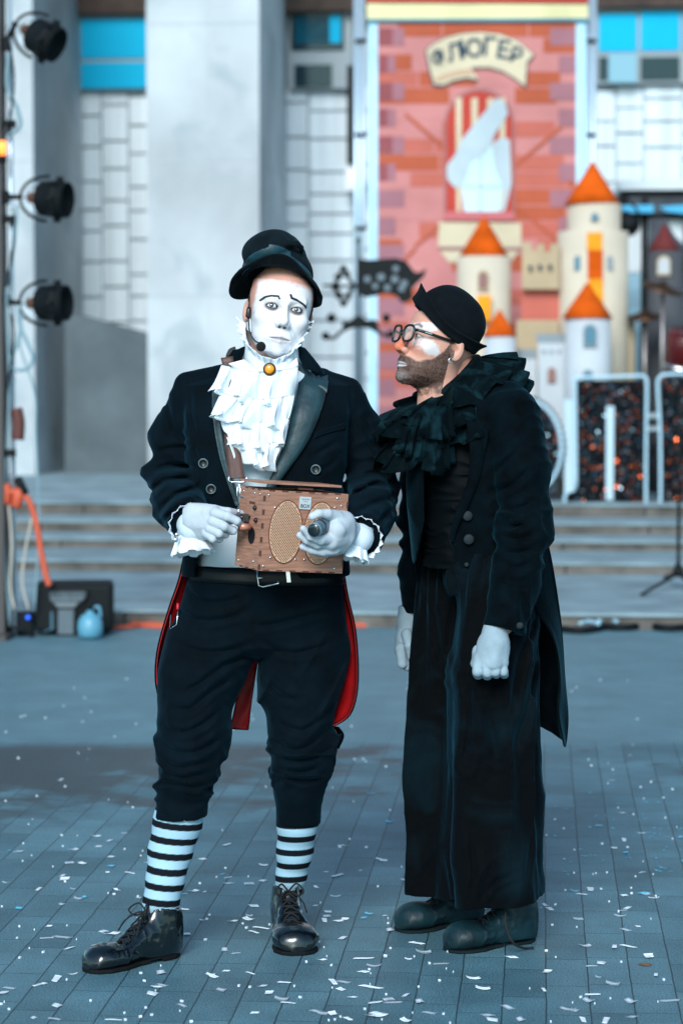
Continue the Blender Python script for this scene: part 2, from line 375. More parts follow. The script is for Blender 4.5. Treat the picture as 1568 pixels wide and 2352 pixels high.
    ac = N.new('ShaderNodeRGB'); ac.outputs[0].default_value = (.098, .198, .24, 1); L.new(mulc(ac.outputs[0], rng_(n1.outputs[0], .3, .7, .8, 1.2)), asf.inputs[7]); c = asf.outputs[2]
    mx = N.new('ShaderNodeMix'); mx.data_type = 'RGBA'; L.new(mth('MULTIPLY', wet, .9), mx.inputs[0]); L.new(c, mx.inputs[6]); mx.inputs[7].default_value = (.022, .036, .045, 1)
    L.new(mx.outputs[2], b.inputs['Base Color']); b.inputs['Roughness'].default_value = .6
    L.new(rng_(wet, 0, 1, .55, .45), b.inputs['Roughness'])
    bp = N.new('ShaderNodeBump'); bp.inputs['Strength'].default_value = .5; bp.inputs['Distance'].default_value = .004
    L.new(mth('ADD', mth('MULTIPLY', br.outputs[1], -1.0), mth('MULTIPLY', n2.outputs[0], .4)), bp.inputs['Height']); L.new(bp.outputs[0], b.inputs['Normal'])
    return m
gv = [(-150, -60, 0), (150, -60, 0), (150, 220, 0), (-150, 220, 0)]
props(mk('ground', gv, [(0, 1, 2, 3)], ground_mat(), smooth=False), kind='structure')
seq = [(1437, 1399), (1312, 1285), (1259, 1235), (1222, 1195), (1182, 1152)]
SD = []; SZ = []; z = 0.0
for vb, vt in seq:
    d = DG(300, vb, z) ; z2 = RZ(300, vt, d)[1]; SD.append(d); SZ.append(z2); z = z2
D6 = DG(300, 1092, SZ[-1])
print('steps', [round(x, 2) for x in SD], [round(x, 3) for x in SZ], 'wall', round(D6, 2))
for i in range(5):
    d1 = SD[i + 1] + .3 if i < 4 else D6 + 14
    a = MB(); zb = SZ[i - 1] if i else 0.
    r0 = -30
    while r0 < 30:                        # stone blocks with open joints
        L_ = rng.uniform(.9, 1.5); a.bbox(r0, r0 + L_ - .012, SD[i] + rng.uniform(0, .012), SD[i] + .4, zb - .02, SZ[i] - .02); r0 += L_
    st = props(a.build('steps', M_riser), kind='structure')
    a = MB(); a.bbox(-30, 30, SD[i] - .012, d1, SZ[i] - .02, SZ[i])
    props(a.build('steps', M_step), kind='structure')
PZ = SZ[-1]; Dw = D6 + 2.6

# ------------------------------------------------------------------ the building
def px_box(mb, u0, u1, v0, v1, d, th):
    ra, za = RZ(u0, v1, d); rb, zb = RZ(u1, v0, d); mb.bbox(ra, rb, d, d + th, za, zb)
bld = thing('building', BW(-1, Dw, 0), 'pale stone building front with tall pillars, ribbed tile wall and blue windows', 'building')
def wall_tiles(r0, r1, z0, z1, d, seed):
    rg = np.random.RandomState(seed); a = MB(); x = r0
    while x < r1 - .01:
        wd = min(rg.choice([.24, .42, .3, .5]), r1 - x); z = z0 - rg.uniform(0, .25)
        if r1 - x - wd < .12: wd = r1 - x
        while z < z1:
            h = rg.uniform(.2, .42); a.bbox(x + .008, x + wd - .008, d + rg.uniform(0, .03), d + .12, max(z, z0) + .012, min(z + h, z1) - .012) if min(z + h, z1) - max(z, z0) > .05 else None
            z += h
        x += wd
    return a
rL = RZ(-1700, 600, Dw)[0]; rR = RZ(2900, 600, Dw)[0]; zt = RZ(300, -1300, D6)[1]; zwin = RZ(260, 207, Dw)[1]
a = MB(); a.bbox(rL, rR, Dw + .1, Dw + .5, PZ, zt); a.build('wall', M_joint, bld)
rwall = RZ(812, 400, Dw)[0]; rw2 = RZ(1368, 300, Dw)[0]
wall_tiles(rL, RZ(812, 300, Dw)[0], PZ, zwin, Dw, 3).build('tile_facing', M_tile, bld)
zwr = RZ(1400, 195, Dw)[1]; zcan = RZ(1500, 412, Dw)[1]
wall_tiles(RZ(812, 300, Dw)[0], rR, PZ, zwr, Dw, 8).build('tile_facing', M_tile, bld)
# pillars
def pillar(u0, u1, v):
    r0 = RZ(u0, v, D6)[0]; r1 = RZ(u1, v, D6)[0]
    a = MB(); a.bbox(r0, r1, D6, Dw, PZ, zt)
    o = a.build('pillar', M_stone, bld)
    b = MB()                                  # fine joints between the facing slabs
    for k in range(12):
        zz = PZ + .45 + k * 1.35; b.bbox(r0 - .004, r1 + .004, D6 - .004, Dw, zz, zz + .012)
    b.bbox((r0 + r1) / 2 + .05, (r0 + r1) / 2 + .058, D6 - .003, D6 + .01, PZ, zt)
    b.build('slab_joint', mat('slab_joint', (.4, .45, .48), .9), o)
pillar(-190, 78, 500); pillar(338, 596, 500); pillar(-726, -458, 500); pillar(-1262, -994, 500); pillar(2450, 2720, 500)
a = MB(); a.bbox(rL, rR, D6 - .6, Dw + .4, zt, zt + .4); a.build('roof', M_stone, bld)
zs = RZ(260, 38, Dw)[1]
a = MB(); a.bbox(rL, rR, Dw - .25, Dw + .05, zs, zs + 1.5); a.build('soffit', M_brown, bld)
# windows: recess frame + panes
def window(u0, u1, v0, v1, panes, fr=M_frame, d=None):
    d = Dw - .1 if d is None else d
    a = MB(); px_box(a, u0, u1, v0, v1, d, .12); o = a.build('window', fr, bld)
    for (p0, p1, q0, q1, m) in panes:
        b = MB(); px_box(b, p0, p1, q0, q1, d - .02, .03); b.build('pane', m, o)
window(150, 345, 34, 206, [(186, 340, 42, 134, M_glass), (186, 340, 142, 203, M_glass)])
window(664, 808, 20, 204, [(668, 790, 30, 116, M_dglass), (678, 757, 36, 100, M_glass), (676, 762, 148, 200, M_dglass)])
b = MB(); px_box(b, 757, 782, 34, 98, Dw - .13, .02); b.build('pane', M_glass, bld)
b = MB(); px_box(b, 797, 812, 150, 374, Dw - .12, .15); b.build('downpipe_slot', mat('black_gap', (.004, .005, .006), .9), bld)
window(1366, 1700, 14, 192, [(1374, 1462, 30, 118, M_glass), (1470, 1560, 24, 116, M_glass), (1374, 1462, 130, 184, M_dglass), (1470, 1560, 130, 184, M_dglass), (1568, 1660, 24, 116, M_glass)])
b = MB(); px_box(b, 1396, 1462, 120, 190, Dw - .15, .02); b.build('pane', mat('blue_blind', (.2, .4, .5), .6), bld)
# low concrete parapets between the pillars
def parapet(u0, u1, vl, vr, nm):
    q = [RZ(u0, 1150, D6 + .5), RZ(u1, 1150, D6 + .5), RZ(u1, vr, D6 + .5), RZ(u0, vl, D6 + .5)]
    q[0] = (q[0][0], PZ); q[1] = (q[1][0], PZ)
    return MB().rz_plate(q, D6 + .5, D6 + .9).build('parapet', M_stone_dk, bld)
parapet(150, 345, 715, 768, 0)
# canopy band above the stage on the right
a = MB(); px_box(a, 1420, 1800, 410, 436, D6 - .5, 2.0); a.build('canopy', mat('pale_canopy', (.6, .68, .72), .6), bld)
a = MB(); px_box(a, 1424, 1800, 437, 452, D6 - .3, 1.8); a.build('canopy_beam', M_brown, bld)
tg = thing('wall_lamp', BW(*RZ(810, 440, Dw - .3)[:1], Dw - .3, RZ(810, 440, Dw - .3)[1]), 'small white lamp box with glowing orange light on the tile wall by the printed tower', 'lamp')
b = MB(); px_box(b, 793, 832, 383, 437, Dw - .3, .12); b.build('housing', mat('white_enamel', (.7, .75, .78), .5), tg)
r_, z_ = RZ(820, 401, Dw - .33); MB().lathe(BW(r_, Dw - .33, z_), [(.001, -.06), (.03, -.05), (.042, -.02), (.042, .01)], 16, (0, 1, 0)).build('bulb', mat('orange_glow', (1, .3, .05), .3, emit=((1, .18, .02), 1.5)), tg, True)

# ------------------------------------------------------------------ scaffold tower with the printed brick tower cloth
DB = D6 - 2.5
ban = thing('banner_tower', BW(RZ(1095, 900, DB)[0], DB, PZ), 'tall printed red brick tower cloth with a ribbon sign, stretched on a scaffold', 'banner')
def bp(name, uv, m, lay, parent=ban, th=.004):
    d = DB - .004 * lay
    return MB().plate(uv, d, d + th).build(name, m, parent)
def fab(name, c, v=.12): return mat(name, c, .9, spec=.08, vary=(2.2, v, (1, 1, 1)), bump=(5, .3, .02))
K_pink = fab('printed_pink_brick', (.52, .21, .205)); K_pink2 = fab('printed_salmon_brick', (.47, .13, .1)); K_red = fab('printed_red', (.45, .06, .045))
K_or = fab('printed_orange_brick', (.42, .1, .055)); K_pur = fab('printed_plum_brick', (.27, .08, .09)); K_purl = fab('printed_mauve_brick', (.33, .15, .18)); K_cream = fab('printed_cream', (.58, .5, .36)); K_yel = fab('printed_yellow_band', (.68, .62, .36))
K_navy = fab('printed_navy', (.02, .06, .1)); K_ltb = fab('printed_pale_blue', (.55, .75, .86)); K_wht = fab('printed_white', (.44, .52, .57)); K_line = fab('printed_line', (.3, .16, .16))
M_pipe = mat('pale_blue_cloth_edge', (.42, .68, .85), .7, vary=(3, .15))
bp('cloth', [(866, 40), (1324, 40), (1324, 1082), (866, 1082)], K_pink, 0, th=.02)
rg = np.random.RandomState(11)
v = 46; row = 0
while v < 1075:                        # printed courses of bricks
    h = 37 if row % 2 else 40; u = 870 + rg.uniform(-60, 0)
    while u < 1320:
        L_ = rg.uniform(90, 220); a0, a1 = max(u, 868), min(u + L_ - 4, 1322); u += L_
        if a1 - a0 > 14 and rg.rand() < .62:
            bp('brick_print', [(a0, v + 2), (a1, v + 2), (a1, v + h - 2), (a0, v + h - 2)], (K_pink2, K_pink, K_or, K_pink2)[rg.randint(4)] if rg.rand() < .75 else K_or, 1)
    v += h; row += 1
for k in range(15):
    v = 64 + k * 62 + (k % 3); wd = 60 if k % 2 == 0 else 40
    bp('corner_stone', [(868, v), (868 + wd * .55, v), (868 + wd * .55, v + 40), (868, v + 40)], K_pur if v < 380 else K_purl, 2)
    bp('corner_stone', [(868 + wd * .55, v), (868 + wd, v), (868 + wd, v + 40), (868 + wd * .55, v + 40)], K_purl, 2)
    bp('corner_stone', [(1322 - wd, v), (1322, v), (1322, v + 40), (1322 - wd, v + 40)], K_purl, 2)
for (a0, b0, a1, b1) in [(930, 262, 1035, 352), (1183, 380, 1290, 290), (1185, 472, 1275, 550), (952, 565, 1010, 520), (868, 655, 955, 570)]:
    bp('brace_shadow', [(a0, b0 - 5), (a1, b1 - 5), (a1, b1 + 5), (a0, b0 + 5)], K_or, 3)
bp('sill_print', [(1006, 510), (1196, 512), (1196, 572), (1006, 570)], K_cream, 3); bp('sill_line', [(1006, 566), (1196, 568), (1196, 575), (1006, 573)], K_line, 4)
bp('bracket_print', [(1010, 576), (1190, 576), (1176, 598), (1130, 604), (1030, 602)], K_cream, 3)
def arch(cx, hw, vt, vb, n=14): return [(cx - hw, vb)] + [(cx - hw * math.cos(math.pi * i / n), vt + hw * 1.05 - hw * 1.05 * math.sin(math.pi * i / n)) for i in range(n + 1)] + [(cx + hw, vb)]
bp('window_outline', arch(1100, 81, 203, 500), K_line, 4); bp('window_print', arch(1100, 76, 209, 496), K_red, 5)
for x0 in (1046, 1082, 1118, 1146):
    bp('curtain_stripe', [(x0, 226), (x0 + 14, 224), (x0 + 12, 490), (x0 + 2, 490)], K_cream, 6)
bp('glass_print', [(1066, 492), (1060, 430), (1042, 380), (1090, 330), (1120, 330), (1170, 390), (1150, 440), (1146, 492)], K_ltb, 7)
bp('curtain_print', [(1140, 224), (1160, 238), (1166, 262), (1140, 300), (1118, 350), (1082, 372), (1066, 420), (1044, 432), (1026, 410), (1026, 380), (1048, 350), (1060, 320), (1088, 286)], K_wht, 8)
bp('curtain_print', [(1128, 330), (1150, 316), (1170, 320), (1174, 420), (1160, 480), (1150, 492), (1158, 440), (1136, 390)], K_wht, 8)
bp('glazing_bar', [(1064, 425), (1150, 425), (1150, 430), (1064, 430)], K_wht, 9); bp('glazing_bar', [(1100, 340), (1105, 340), (1105, 490), (1100, 490)], K_wht, 9)
bp('window_sill_print', [(1022, 486), (1178, 486), (1184, 506), (1016, 506)], mat('printed_rose', (.5, .13, .14), .8), 9)
# ribbon sign
def rib(pts, g=0): return [(822 + x * .363, y * .363) for x, y in pts]
rb = [(432, 318), (470, 282), (560, 236), (660, 212), (780, 204), (900, 218), (1010, 262), (1108, 346), (1066, 392), (1056, 545), (1000, 500), (920, 450), (830, 424), (740, 424), (712, 430), (762, 502), (680, 490), (600, 508), (540, 536), (480, 532), (455, 440)]
cx, cy = 780, 380
bp('ribbon_outline', rib([(cx + (x - cx) * 1.025, cy + (y - cy) * 1.05 + 4) for x, y in rb]), K_navy, 6)
bp('ribbon', rib(rb), K_cream, 7)
bp('ribbon_fold', rib([(470, 500), (560, 462), (640, 440), (704, 434), (734, 476), (660, 474), (580, 494), (500, 522)]), mat('printed_tan', (.5, .33, .22), .8), 8)
for ch, x, y, rot, s in zip('ФЛЮГЕР', (526, 622, 718, 826, 908, 984), (398, 374, 354, 346, 360, 386), (20, 12, 4, -4, -10, -18), (.175, .205, .215, .225, .215, .185)):
    tc = bpy.data.curves.new('letter', 'FONT'); tc.body = ch; tc.size = s; tc.extrude = .002; tc.offset = .004; tc.align_x = 'CENTER'; tc.resolution_u = 3
    to = bpy.data.objects.new('letter', tc); COL.objects.link(to); dg = bpy.context.evaluated_depsgraph_get()
    me = bpy.data.meshes.new_from_object(to.evaluated_get(dg)); bpy.data.objects.remove(to)
    vs = np.array([v_.co for v_ in me.vertices]); fs = [tuple(p.vertices) for p in me.polygons]; c_, s_ = math.cos(R(rot)), math.sin(R(rot))
    r0, z0 = RZ(822 + x * .363, y * .363 + 2, DB - .04)
    mk('letter', [BW(r0 + p[0] * c_ - p[1] * s_, DB - .036 - p[2], z0 + p[0] * s_ + p[1] * c_) for p in vs], fs, K_navy, ban, False)
# top beam, edge strips, scaffold poles
bp('top_band', [(842, 8), (1350, 10), (1350, 44), (842, 46)], K_yel, 8, th=.05); bp('top_band', [(842, -90), (1350, -90), (1350, 6), (842, 4)], K_red, 8, th=.05)
bp('band_line', [(842, 44), (1350, 42), (1350, 49), (842, 50)], fab('printed_teal_line', (.02, .2, .3)), 9)
for u0, u1 in ((846, 867), (1322, 1345)):
    bp('edge_cloth', [(u0, 46), (u1, 46), (u1, 1082), (u0, 1082)], M_pipe, 2, th=.02)
def pole(u, d, v0, m, rad, nm='scaffold_pole', z0=None, parent=ban):
    r, zt_ = RZ(u, v0, d); a = MB(); a.tube([BW(r, d, PZ if z0 is None else z0), BW(r, d, zt_)], rad, 12); return a.build(nm, m, parent, True)
for u in (818, 832, 1352, 1364): pole(u, DB + .12, -90, M_alu, .025)
for u in (830, 1358): pole(u, DB + .6, -90, M_alu, .025)
for vv in (94, 310, 525, 740, 950):
    for ua, ub in ((816, 842), (1346, 1368)):
        a = MB(); ra, za = RZ(ua, vv, DB + .1); rb_, zb_ = RZ(ub, vv, DB + .1); a.tube([BW(ra, DB + .09, za), BW(rb_, DB + .09, za)], .018, 8); a.build('coupler', M_dark, ban, True)

# ------------------------------------------------------------------ castle set pieces
DC = DB - .95
K_cw = mat('cream_painted_board', (.56, .49, .39), .8, vary=(3, .08), spec=.1); K_beige = mat('beige_painted_board', (.44, .34, .22), .8, vary=(3, .1), spec=.1)
K_bw = mat('white_painted_board', (.46, .50, .54), .8, vary=(3, .06), spec=.1); K_roof = mat('orange_painted_roof', (.56, .085, .007), .9, vary=(6, .25), spec=.05); K_gry = mat('grey_painted_board', (.22, .26, .29), .8)
K_win = mat('printed_window_glass', (.06, .17, .24), .3); K_winr = mat('printed_brown_window', (.22, .1, .09), .5); K_chute = mat('orange_ribbon', (.8, .3, .02), .8, spec=.1, vary=(5, .4, (.2, .2, 1)))
def tower(label, u0, u1, vtop, eu0, eu1, veave, vapex, body, d, vbase=None, roof=K_roof, wins=(), base_part=None):
    r0 = RZ(u0, vtop, d)[0]; r1 = RZ(u1, vtop, d)[0]; rc = (r0 + r1) / 2; rad = (r1 - r0) / 2
    t = thing('castle_tower', BW(rc, d, PZ), label, 'stage set', 'painted castle towers on the stage')
    zt_ = RZ(u0, vtop, d)[1]; zb = PZ if vbase is None else RZ(u0, vbase, d)[1]
    MB().lathe(BW(rc, d, 0), [(rad, zb), (rad, zt_)], 40).build('wall', body, t, True)
    e0 = RZ(eu0, veave, d)[0]; e1 = RZ(eu1, veave, d)[0]; za = RZ(eu0, vapex, d)[1]; er = (e1 - e0) / 2; ec = (e0 + e1) / 2; h = za - zt_
    MB().lathe(BW(ec, d, 0), [(er * .9, zt_ - .004), (er, zt_), (er * .66, zt_ + h * .36), (er * .33, zt_ + h * .69), (er * .1, zt_ + h * .94), (.004, za)], 40).build('roof', roof, t, True)
    for (wu, wv, ww, wh, m) in wins:
        wr, wz = RZ(wu, wv, d - rad); off = max(-.95, min(.95, (wr - rc) / rad)); dd = d - rad * math.sqrt(1 - off * off) - .012
        wr, wz = RZ(wu, wv, dd); k = dd / F; nrm = math.asin(off)
        q = [(-ww / 2 * k, -wh / 2 * k)] + [(ww / 2 * k * -math.cos(math.pi * i / 8), wh / 2 * k - ww / 2 * k + ww / 2 * k * math.sin(math.pi * i / 8)) for i in range(9)] + [(ww / 2 * k, -wh / 2 * k)]
        for g, mm, lay in ((1.25, K_beige if m is not K_win else K_gry, 0), (1, m, .006)):
            vs = []
            for ds in (0, -.01):
                for a_, b_ in q: vs.append(BW(wr + a_ * g * math.cos(nrm), dd - lay + ds + a_ * g * math.sin(nrm) * (1 if off > 0 else 1), wz + b_ * g))
            n = len(q); MB().add(vs, [tuple(range(n)), tuple(range(2 * n - 1, n - 1, -1))] + [(i, (i + 1) % n, n + (i + 1) % n, n + i) for i in range(n)]).build('window', mm, t)
    return t, rc, rad
t2, rc2, rad2 = tower('tall cream tower with a wide lower drum, porthole and orange ribbon, tallest of the set', 1302.5, 1425, 470, 1295, 1424, 470, 372, K_cw, DC, wins=[(1365, 498, 14, 15, K_win)])
ra = RZ(1279.5, 540, DC)[0]; rb_ = RZ(1442.7, 540, DC)[0]; zz = RZ(1300, 533, DC)[1]
MB().lathe(BW((ra + rb_) / 2, DC, 0), [((rb_ - ra) / 2, PZ), ((rb_ - ra) / 2, zz)], 44).build('lower_drum', K_cw, t2, True)
ra = RZ(1400, 740, DC + .1)[0]; rb_ = RZ(1457, 740, DC + .1)[0]
MB().lathe(BW((ra + rb_) / 2, DC + .1, 0), [((rb_ - ra) / 2, PZ), ((rb_ - ra) / 2, RZ(1440, 735, DC)[1])], 30).build('side_drum', K_beige, t2, True)
rd = (RZ(1442.7, 540, DC)[0] - RZ(1279.5, 540, DC)[0]) / 2
for i, (v0, v1, m_) in enumerate([(534, 575, K_chute), (575, 640, K_roof), (640, 700, K_chute)]):
    q = [RZ(1347 + i * 1.5, v0, DC - rd), RZ(1382 + i, v0, DC - rd), RZ(1382 + i, v1, DC - rd), RZ(1347 + i * 1.5, v1, DC - rd)]
    MB().rz_plate(q, DC - rd - .012, DC - rd + .03).build('hanging_ribbon', m_, t2)
for wu, ww, m_ in ((1325.6, 16, K_win), (1399, 15, K_gry)):
    kk = (DC - rd) / F; r_, z_ = RZ(wu, 605, DC - rd * .8)
    q = [(r_ - ww / 2 * kk, z_ - 16 * kk)] + [(r_ - ww / 2 * kk * math.cos(math.pi * i / 8), z_ + 9 * kk + ww / 2 * kk * math.sin(math.pi * i / 8)) for i in range(9)] + [(r_ + ww / 2 * kk, z_ - 16 * kk)]
    MB().rz_plate(q, DC - rd * .93, DC - rd * .5).build('window', m_, t2)
tower('cream tower with arched brown window and orange cone roof, left of the tall one', 1049, 1173, 590, 1053, 1168, 590, 497, K_cw, DC - .05, wins=[(1109, 644, 20, 38, K_winr)])
r_, z_ = RZ(1095, 678, DC - .35); 
MB().rz_plate([RZ(1095, 678, DC - .36), RZ(1127, 678, DC - .36), RZ(1127, 738, DC - .36), RZ(1095, 738, DC - .36)], DC - .36, DC - .3).build('hanging_ribbon', K_chute, bpy.data.objects['castle_tower.001'])
tower('white tower with tall blue window and orange roof, standing before the tall cream tower', 1297, 1402, 731, 1289, 1406, 731, 649, K_bw, DC - .75, wins=[(1354, 770, 25, 42, K_win), (1349, 865, 20, 26, K_win)])
tower('small white tower with brown window half hidden by the round black hat', 1112, 1184, 772, 1106, 1186, 772, 711, K_bw, DC - .7, wins=[(1157.8, 832, 15, 30, K_winr)])
def setwall(label, parts):
    r_, z_ = RZ(parts[0][0][0][0], 700, DC)
    t = thing('castle_wall', BW(r_, DC - .4, PZ), label, 'stage set', 'painted castle wall panels on the stage')
    for nm, (uv, d, m) in zip(('panel', 'battlement', 'panel', 'window', 'peephole', 'peephole', 'peephole'), [((p[0]), p[1], p[2]) for p in parts]):
        MB().plate(uv, d, d + .05).build(nm, m, t)
    return t
def circ(u, v, r, n=10): return [(u + r * math.cos(2 * math.pi * i / n), v + r * math.sin(2 * math.pi * i / n)) for i in range(n)]
bt = [(1198, 664), (1198, 557), (1220, 557), (1220, 575), (1232, 575), (1232, 560), (1250, 560), (1250, 578), (1262, 578), (1262, 560), (1283, 560), (1283, 664)]
setwall('beige wall panel with notched top and three dark holes behind the towers', [(bt, DC - .2, K_beige), ([(1185, 1100), (1185, 735), (1282, 735), (1282, 1100)], DC - .2, K_beige), ([(1196, 664), (1284, 664), (1284, 736), (1196, 736)], DC - .1, K_pink2), (circ(1217, 614, 5), DC - .25, K_navy), (circ(1239, 612, 5), DC - .25, K_navy), (circ(1262, 612, 5), DC - .25, K_navy)])
setwall('white wall panel with grey top, three dots and brown window', [([(1235, 1100), (1235, 788), (1300, 788), (1300, 1100)], DC - .6, K_bw), ([(1231, 788), (1231, 766), (1296, 766), (1296, 788)], DC - .6, K_gry), (circ(1265, 807, 4), DC - .62, K_gry), ([(1257, 878), (1257, 850), (1266, 842), (1275, 850), (1275, 878)], DC - .63, K_winr), (circ(1248, 807, 4), DC - .62, K_gry), (circ(1283, 807, 4), DC - .62, K_gry)])
setwall('narrow white wall panel with grey step and one tiny hole', [([(1196, 1100), (1196, 825), (1232, 825), (1232, 1100)], DC - .5, K_bw), ([(1185, 825), (1185, 802), (1232, 802), (1232, 825)], DC - .5, K_gry), (circ(1213, 868, 4), DC - .52, K_gry)])
tower('dark grey tower with deep red roof and lit round window at the right edge', 1487, 1568, 578, 1486, 1562, 578, 513, mat('dark_grey_board', (.06, .065, .075), .8), DC + .5, roof=mat('deep_red_roof', (.12, .012, .012), .8), wins=[(1523, 610, 24, 36, K_bw)])

# ------------------------------------------------------------------ stage kit on the right
DT = DB + .6
tent = thing('stage_tent', BW(RZ(1500, 700, DT)[0], DT, PZ), 'black framed stage tent with white side cloth and blue strip lights', 'tent')
MB().plate([(1440, 452), (1900, 452), (1900, 1120), (1440, 1120)], DT + .6, DT + .7).build('back_cloth', mat('grey_back_cloth', (.05, .06, .075), .9, vary=(4, .5)), tent)
MB().plate([(1443, 500), (1489, 500), (1487, 626), (1442, 626)], DT, DT + .03).build('side_cloth', mat('white_side_cloth', (.6, .66, .7), .8, vary=(9, .2, (5, 5, .4))), tent)
MB().plate([(1530, 505), (1568, 497), (1568, 560), (1548, 540)], DT, DT + .03).build('side_cloth', mat('white_side_cloth'), tent)
MB().plate([(1442, 628), (1486, 628), (1486, 1120), (1442, 1120)], DT, DT + .03).build('lower_cloth', mat('blue_grey_cloth', (.3, .5, .62), .8, vary=(5, .25)), tent)
MB().plate([(1428, 472), (1500, 470), (1500, 488), (1428, 488)], DT - .2, DT - .1).build('light_strip', mat('blue_strip', (.03, .35, .6), .4), tent)
MB().plate([(1512, 474), (1600, 468), (1600, 494), (1530, 486)], DT - .2, DT - .1).build('light_strip', mat('blue_strip'), tent)
for u in (1430, 1480, 1600): pole(u, DT - .05, 455, M_dark, .03, 'tent_pole', parent=tent)
MB().plate([(1424, 488), (1700, 492), (1700, 502), (1424, 500)], DT - .1, DT).build('truss_bar', M_dark, tent)
sp = thing('stage_lamp', BW(RZ(1436, 505, DC + .3)[0], DC + .3, RZ(1436, 530, DC + .3)[1]), 'black stage lamp hanging just right of the tall cream tower', 'stage light')
c = BW(*[RZ(1437, 512, DC + .3)[0], DC + .3, RZ(1437, 512, DC + .3)[1]])
MB().lathe(c, [(.05, -.1), (.085, -.06), (.09, .08), (.07, .1)], 20, (.5, -.5, -.6)).build('barrel', M_dark, sp, True)
MB().tube([c + [0, 0, .22], c + [.1, 0, .1], c + [.1, 0, -.02]], .012, 8).build('yoke', M_dark, sp, True)
def cymbal(label, u, v, half, tilt, d, vb=1190):
    r_, z_ = RZ(u, v, d); t = thing('cymbal_stand', BW(r_, d, PZ), label, 'cymbal', 'drum kit cymbals')
    rr = half * d / F; ax = (math.sin(R(tilt)), -.25, math.cos(R(tilt)))
    MB().lathe(BW(r_, d, z_), [(.004, .05), (.03, .035), (.05, .012), (rr * .6, 0), (rr, -.022), (rr * .98, -.028), (.04, -.006)], 36, ax).build('cymbal', mat('dark_cymbal_bronze', (.07, .035, .02), .45, metal=.7), t, True)
    MB().tube([BW(r_, d, PZ + .5), BW(r_, d, z_)], .016, 10).build('pole', mat('worn_chrome', (.3, .27, .27), .35, metal=.7), t, True)
    for k in range(3):
        an = 2.1 * k + .4; MB().tube([BW(r_, d, PZ + .5), BW(r_ + .35 * math.cos(an), d + .3 * math.sin(an), PZ + .01)], .012, 8).build('leg', M_dark, t, True)
    return t
cymbal('upper dark cymbal tilted down to the right, at the right edge', 1521, 657, 52, 16, DC - .35)
cymbal('lower flat dark cymbal below the tilted one', 1480, 722, 40, -2, DC - .1)
dr = thing('drum', BW(RZ(1560, 850, DC - .2)[0], DC - .2, PZ), 'dark drum with bright fittings at the right edge behind the marquee letters', 'drum')
r_, z_ = RZ(1572, 800, DC - .2)
MB().lathe(BW(r_, DC - .2, z_), [(.16, -.14), (.17, -.13), (.17, .13), (.16, .14)], 30, (.15, -.4, 1)).build('shell', mat('dark_red_shell', (.08, .008, .01), .25, coat=.5), dr, True)
MB().lathe(BW(r_, DC - .2, z_ + .0), [(.173, -.15), (.18, -.15), (.18, -.12), (.173, -.12)], 30, (.15, -.4, 1)).build('hoop', M_metal, dr, True)
for k in range(3): MB().tube([BW(r_, DC - .2, z_ - .15), BW(r_ + .12 * math.cos(2.1 * k), DC - .2 + .1 * math.sin(2.1 * k), PZ)], .01, 8).build('leg', M_metal, dr, True)

# big sequin letters standing along the edge of the platform
DL = SD[4] + .25
seqm = mat('black_sequin_panel', (.003, .004, .006), .8, spec=.1)
def sequins(mb_dark, uv, d, seed, n):
    rg = np.random.RandomState(seed); p = np.array([RZ(u, v, d) for u, v in uv]); lo, hi = p.min(0), p.max(0); out = {0: MB(), 1: MB(), 2: MB()}
    xs = rg.uniform(lo[0], hi[0], n); zs = rg.uniform(lo[1], hi[1], n); inside = poly2(xs, zs, p) < -.012
    for x, z_, ok in zip(xs, zs, inside):
        if not ok: continue
        k = rg.choice([0, 0, 0, 0, 0, 0, 1, 2]); s = rg.uniform(.006, .011); tx, tz = rg.uniform(-.006, .006, 2)
        vs = [BW(x + a_ * s, d - .012 + a_ * tx + b_ * tz, z_ + b_ * s) for a_, b_ in ((-1, -1), (1, -1), (1, 1), (-1, 1))]
        vs += [q + np.array([0, .003, 0]) for q in vs]; out[k].add(vs, [(0, 1, 2, 3), (7, 6, 5, 4), (0, 4, 5, 1), (1, 5, 6, 2), (2, 6, 7, 3), (3, 7, 4, 0)])
    return out
SQM = [mat('black_sequin', (.01, .015, .02), .3, metal=.6), mat('blue_grey_sequin', (.14, .22, .27), .2, metal=.9), mat('copper_sequin', (.5, .09, .02), .2, metal=.7)]
M_neon = mat('pale_blue_neon_tube', (.42, .62, .74), .4)
M_case = mat('white_letter_case', (.42, .56, .64), .6)
def letter(label, outline, tube_paths, slots, seed, n, bars=()):
    r_, z_ = RZ(outline[0][0], 1186, DL)
    t = thing('marquee_letter', BW(r_, DL, PZ), label, 'marquee letter', 'large sequin marquee letters at the edge of the platform')
    MB().plate(outline, DL, DL + .14).build('panel', seqm, t)
    for i, s in sequins(None, outline, DL, seed, n).items():
        if s.v: props(s.build('sequins', SQM[i], t), kind='stuff')
    for pth in tube_paths:
        pts = cat(pth, 5); MB().tube([BW(*[RZ(u, v, DL - .03)[0], DL - .03, RZ(u, v, DL - .03)[1]]) for u, v in pts], .013, 10).build('neon_tube', M_neon, t, True)
    for s in slots: MB().plate(s, DL - .035, DL - .005).build('slot_strip', M_case, t)
    for s in bars: MB().plate(s, DL + .02, DL + .1).build('side_rail', M_case, t)
    return t
def Lz(x, y): return 1201.3 + x * .29573, 790.3 + y * .29573
ou = [Lz(*p) for p in [(408, 282), (925, 282), (940, 320), (940, 1300), (400, 1310), (330, 1330), (340, 1180), (400, 1140)]]
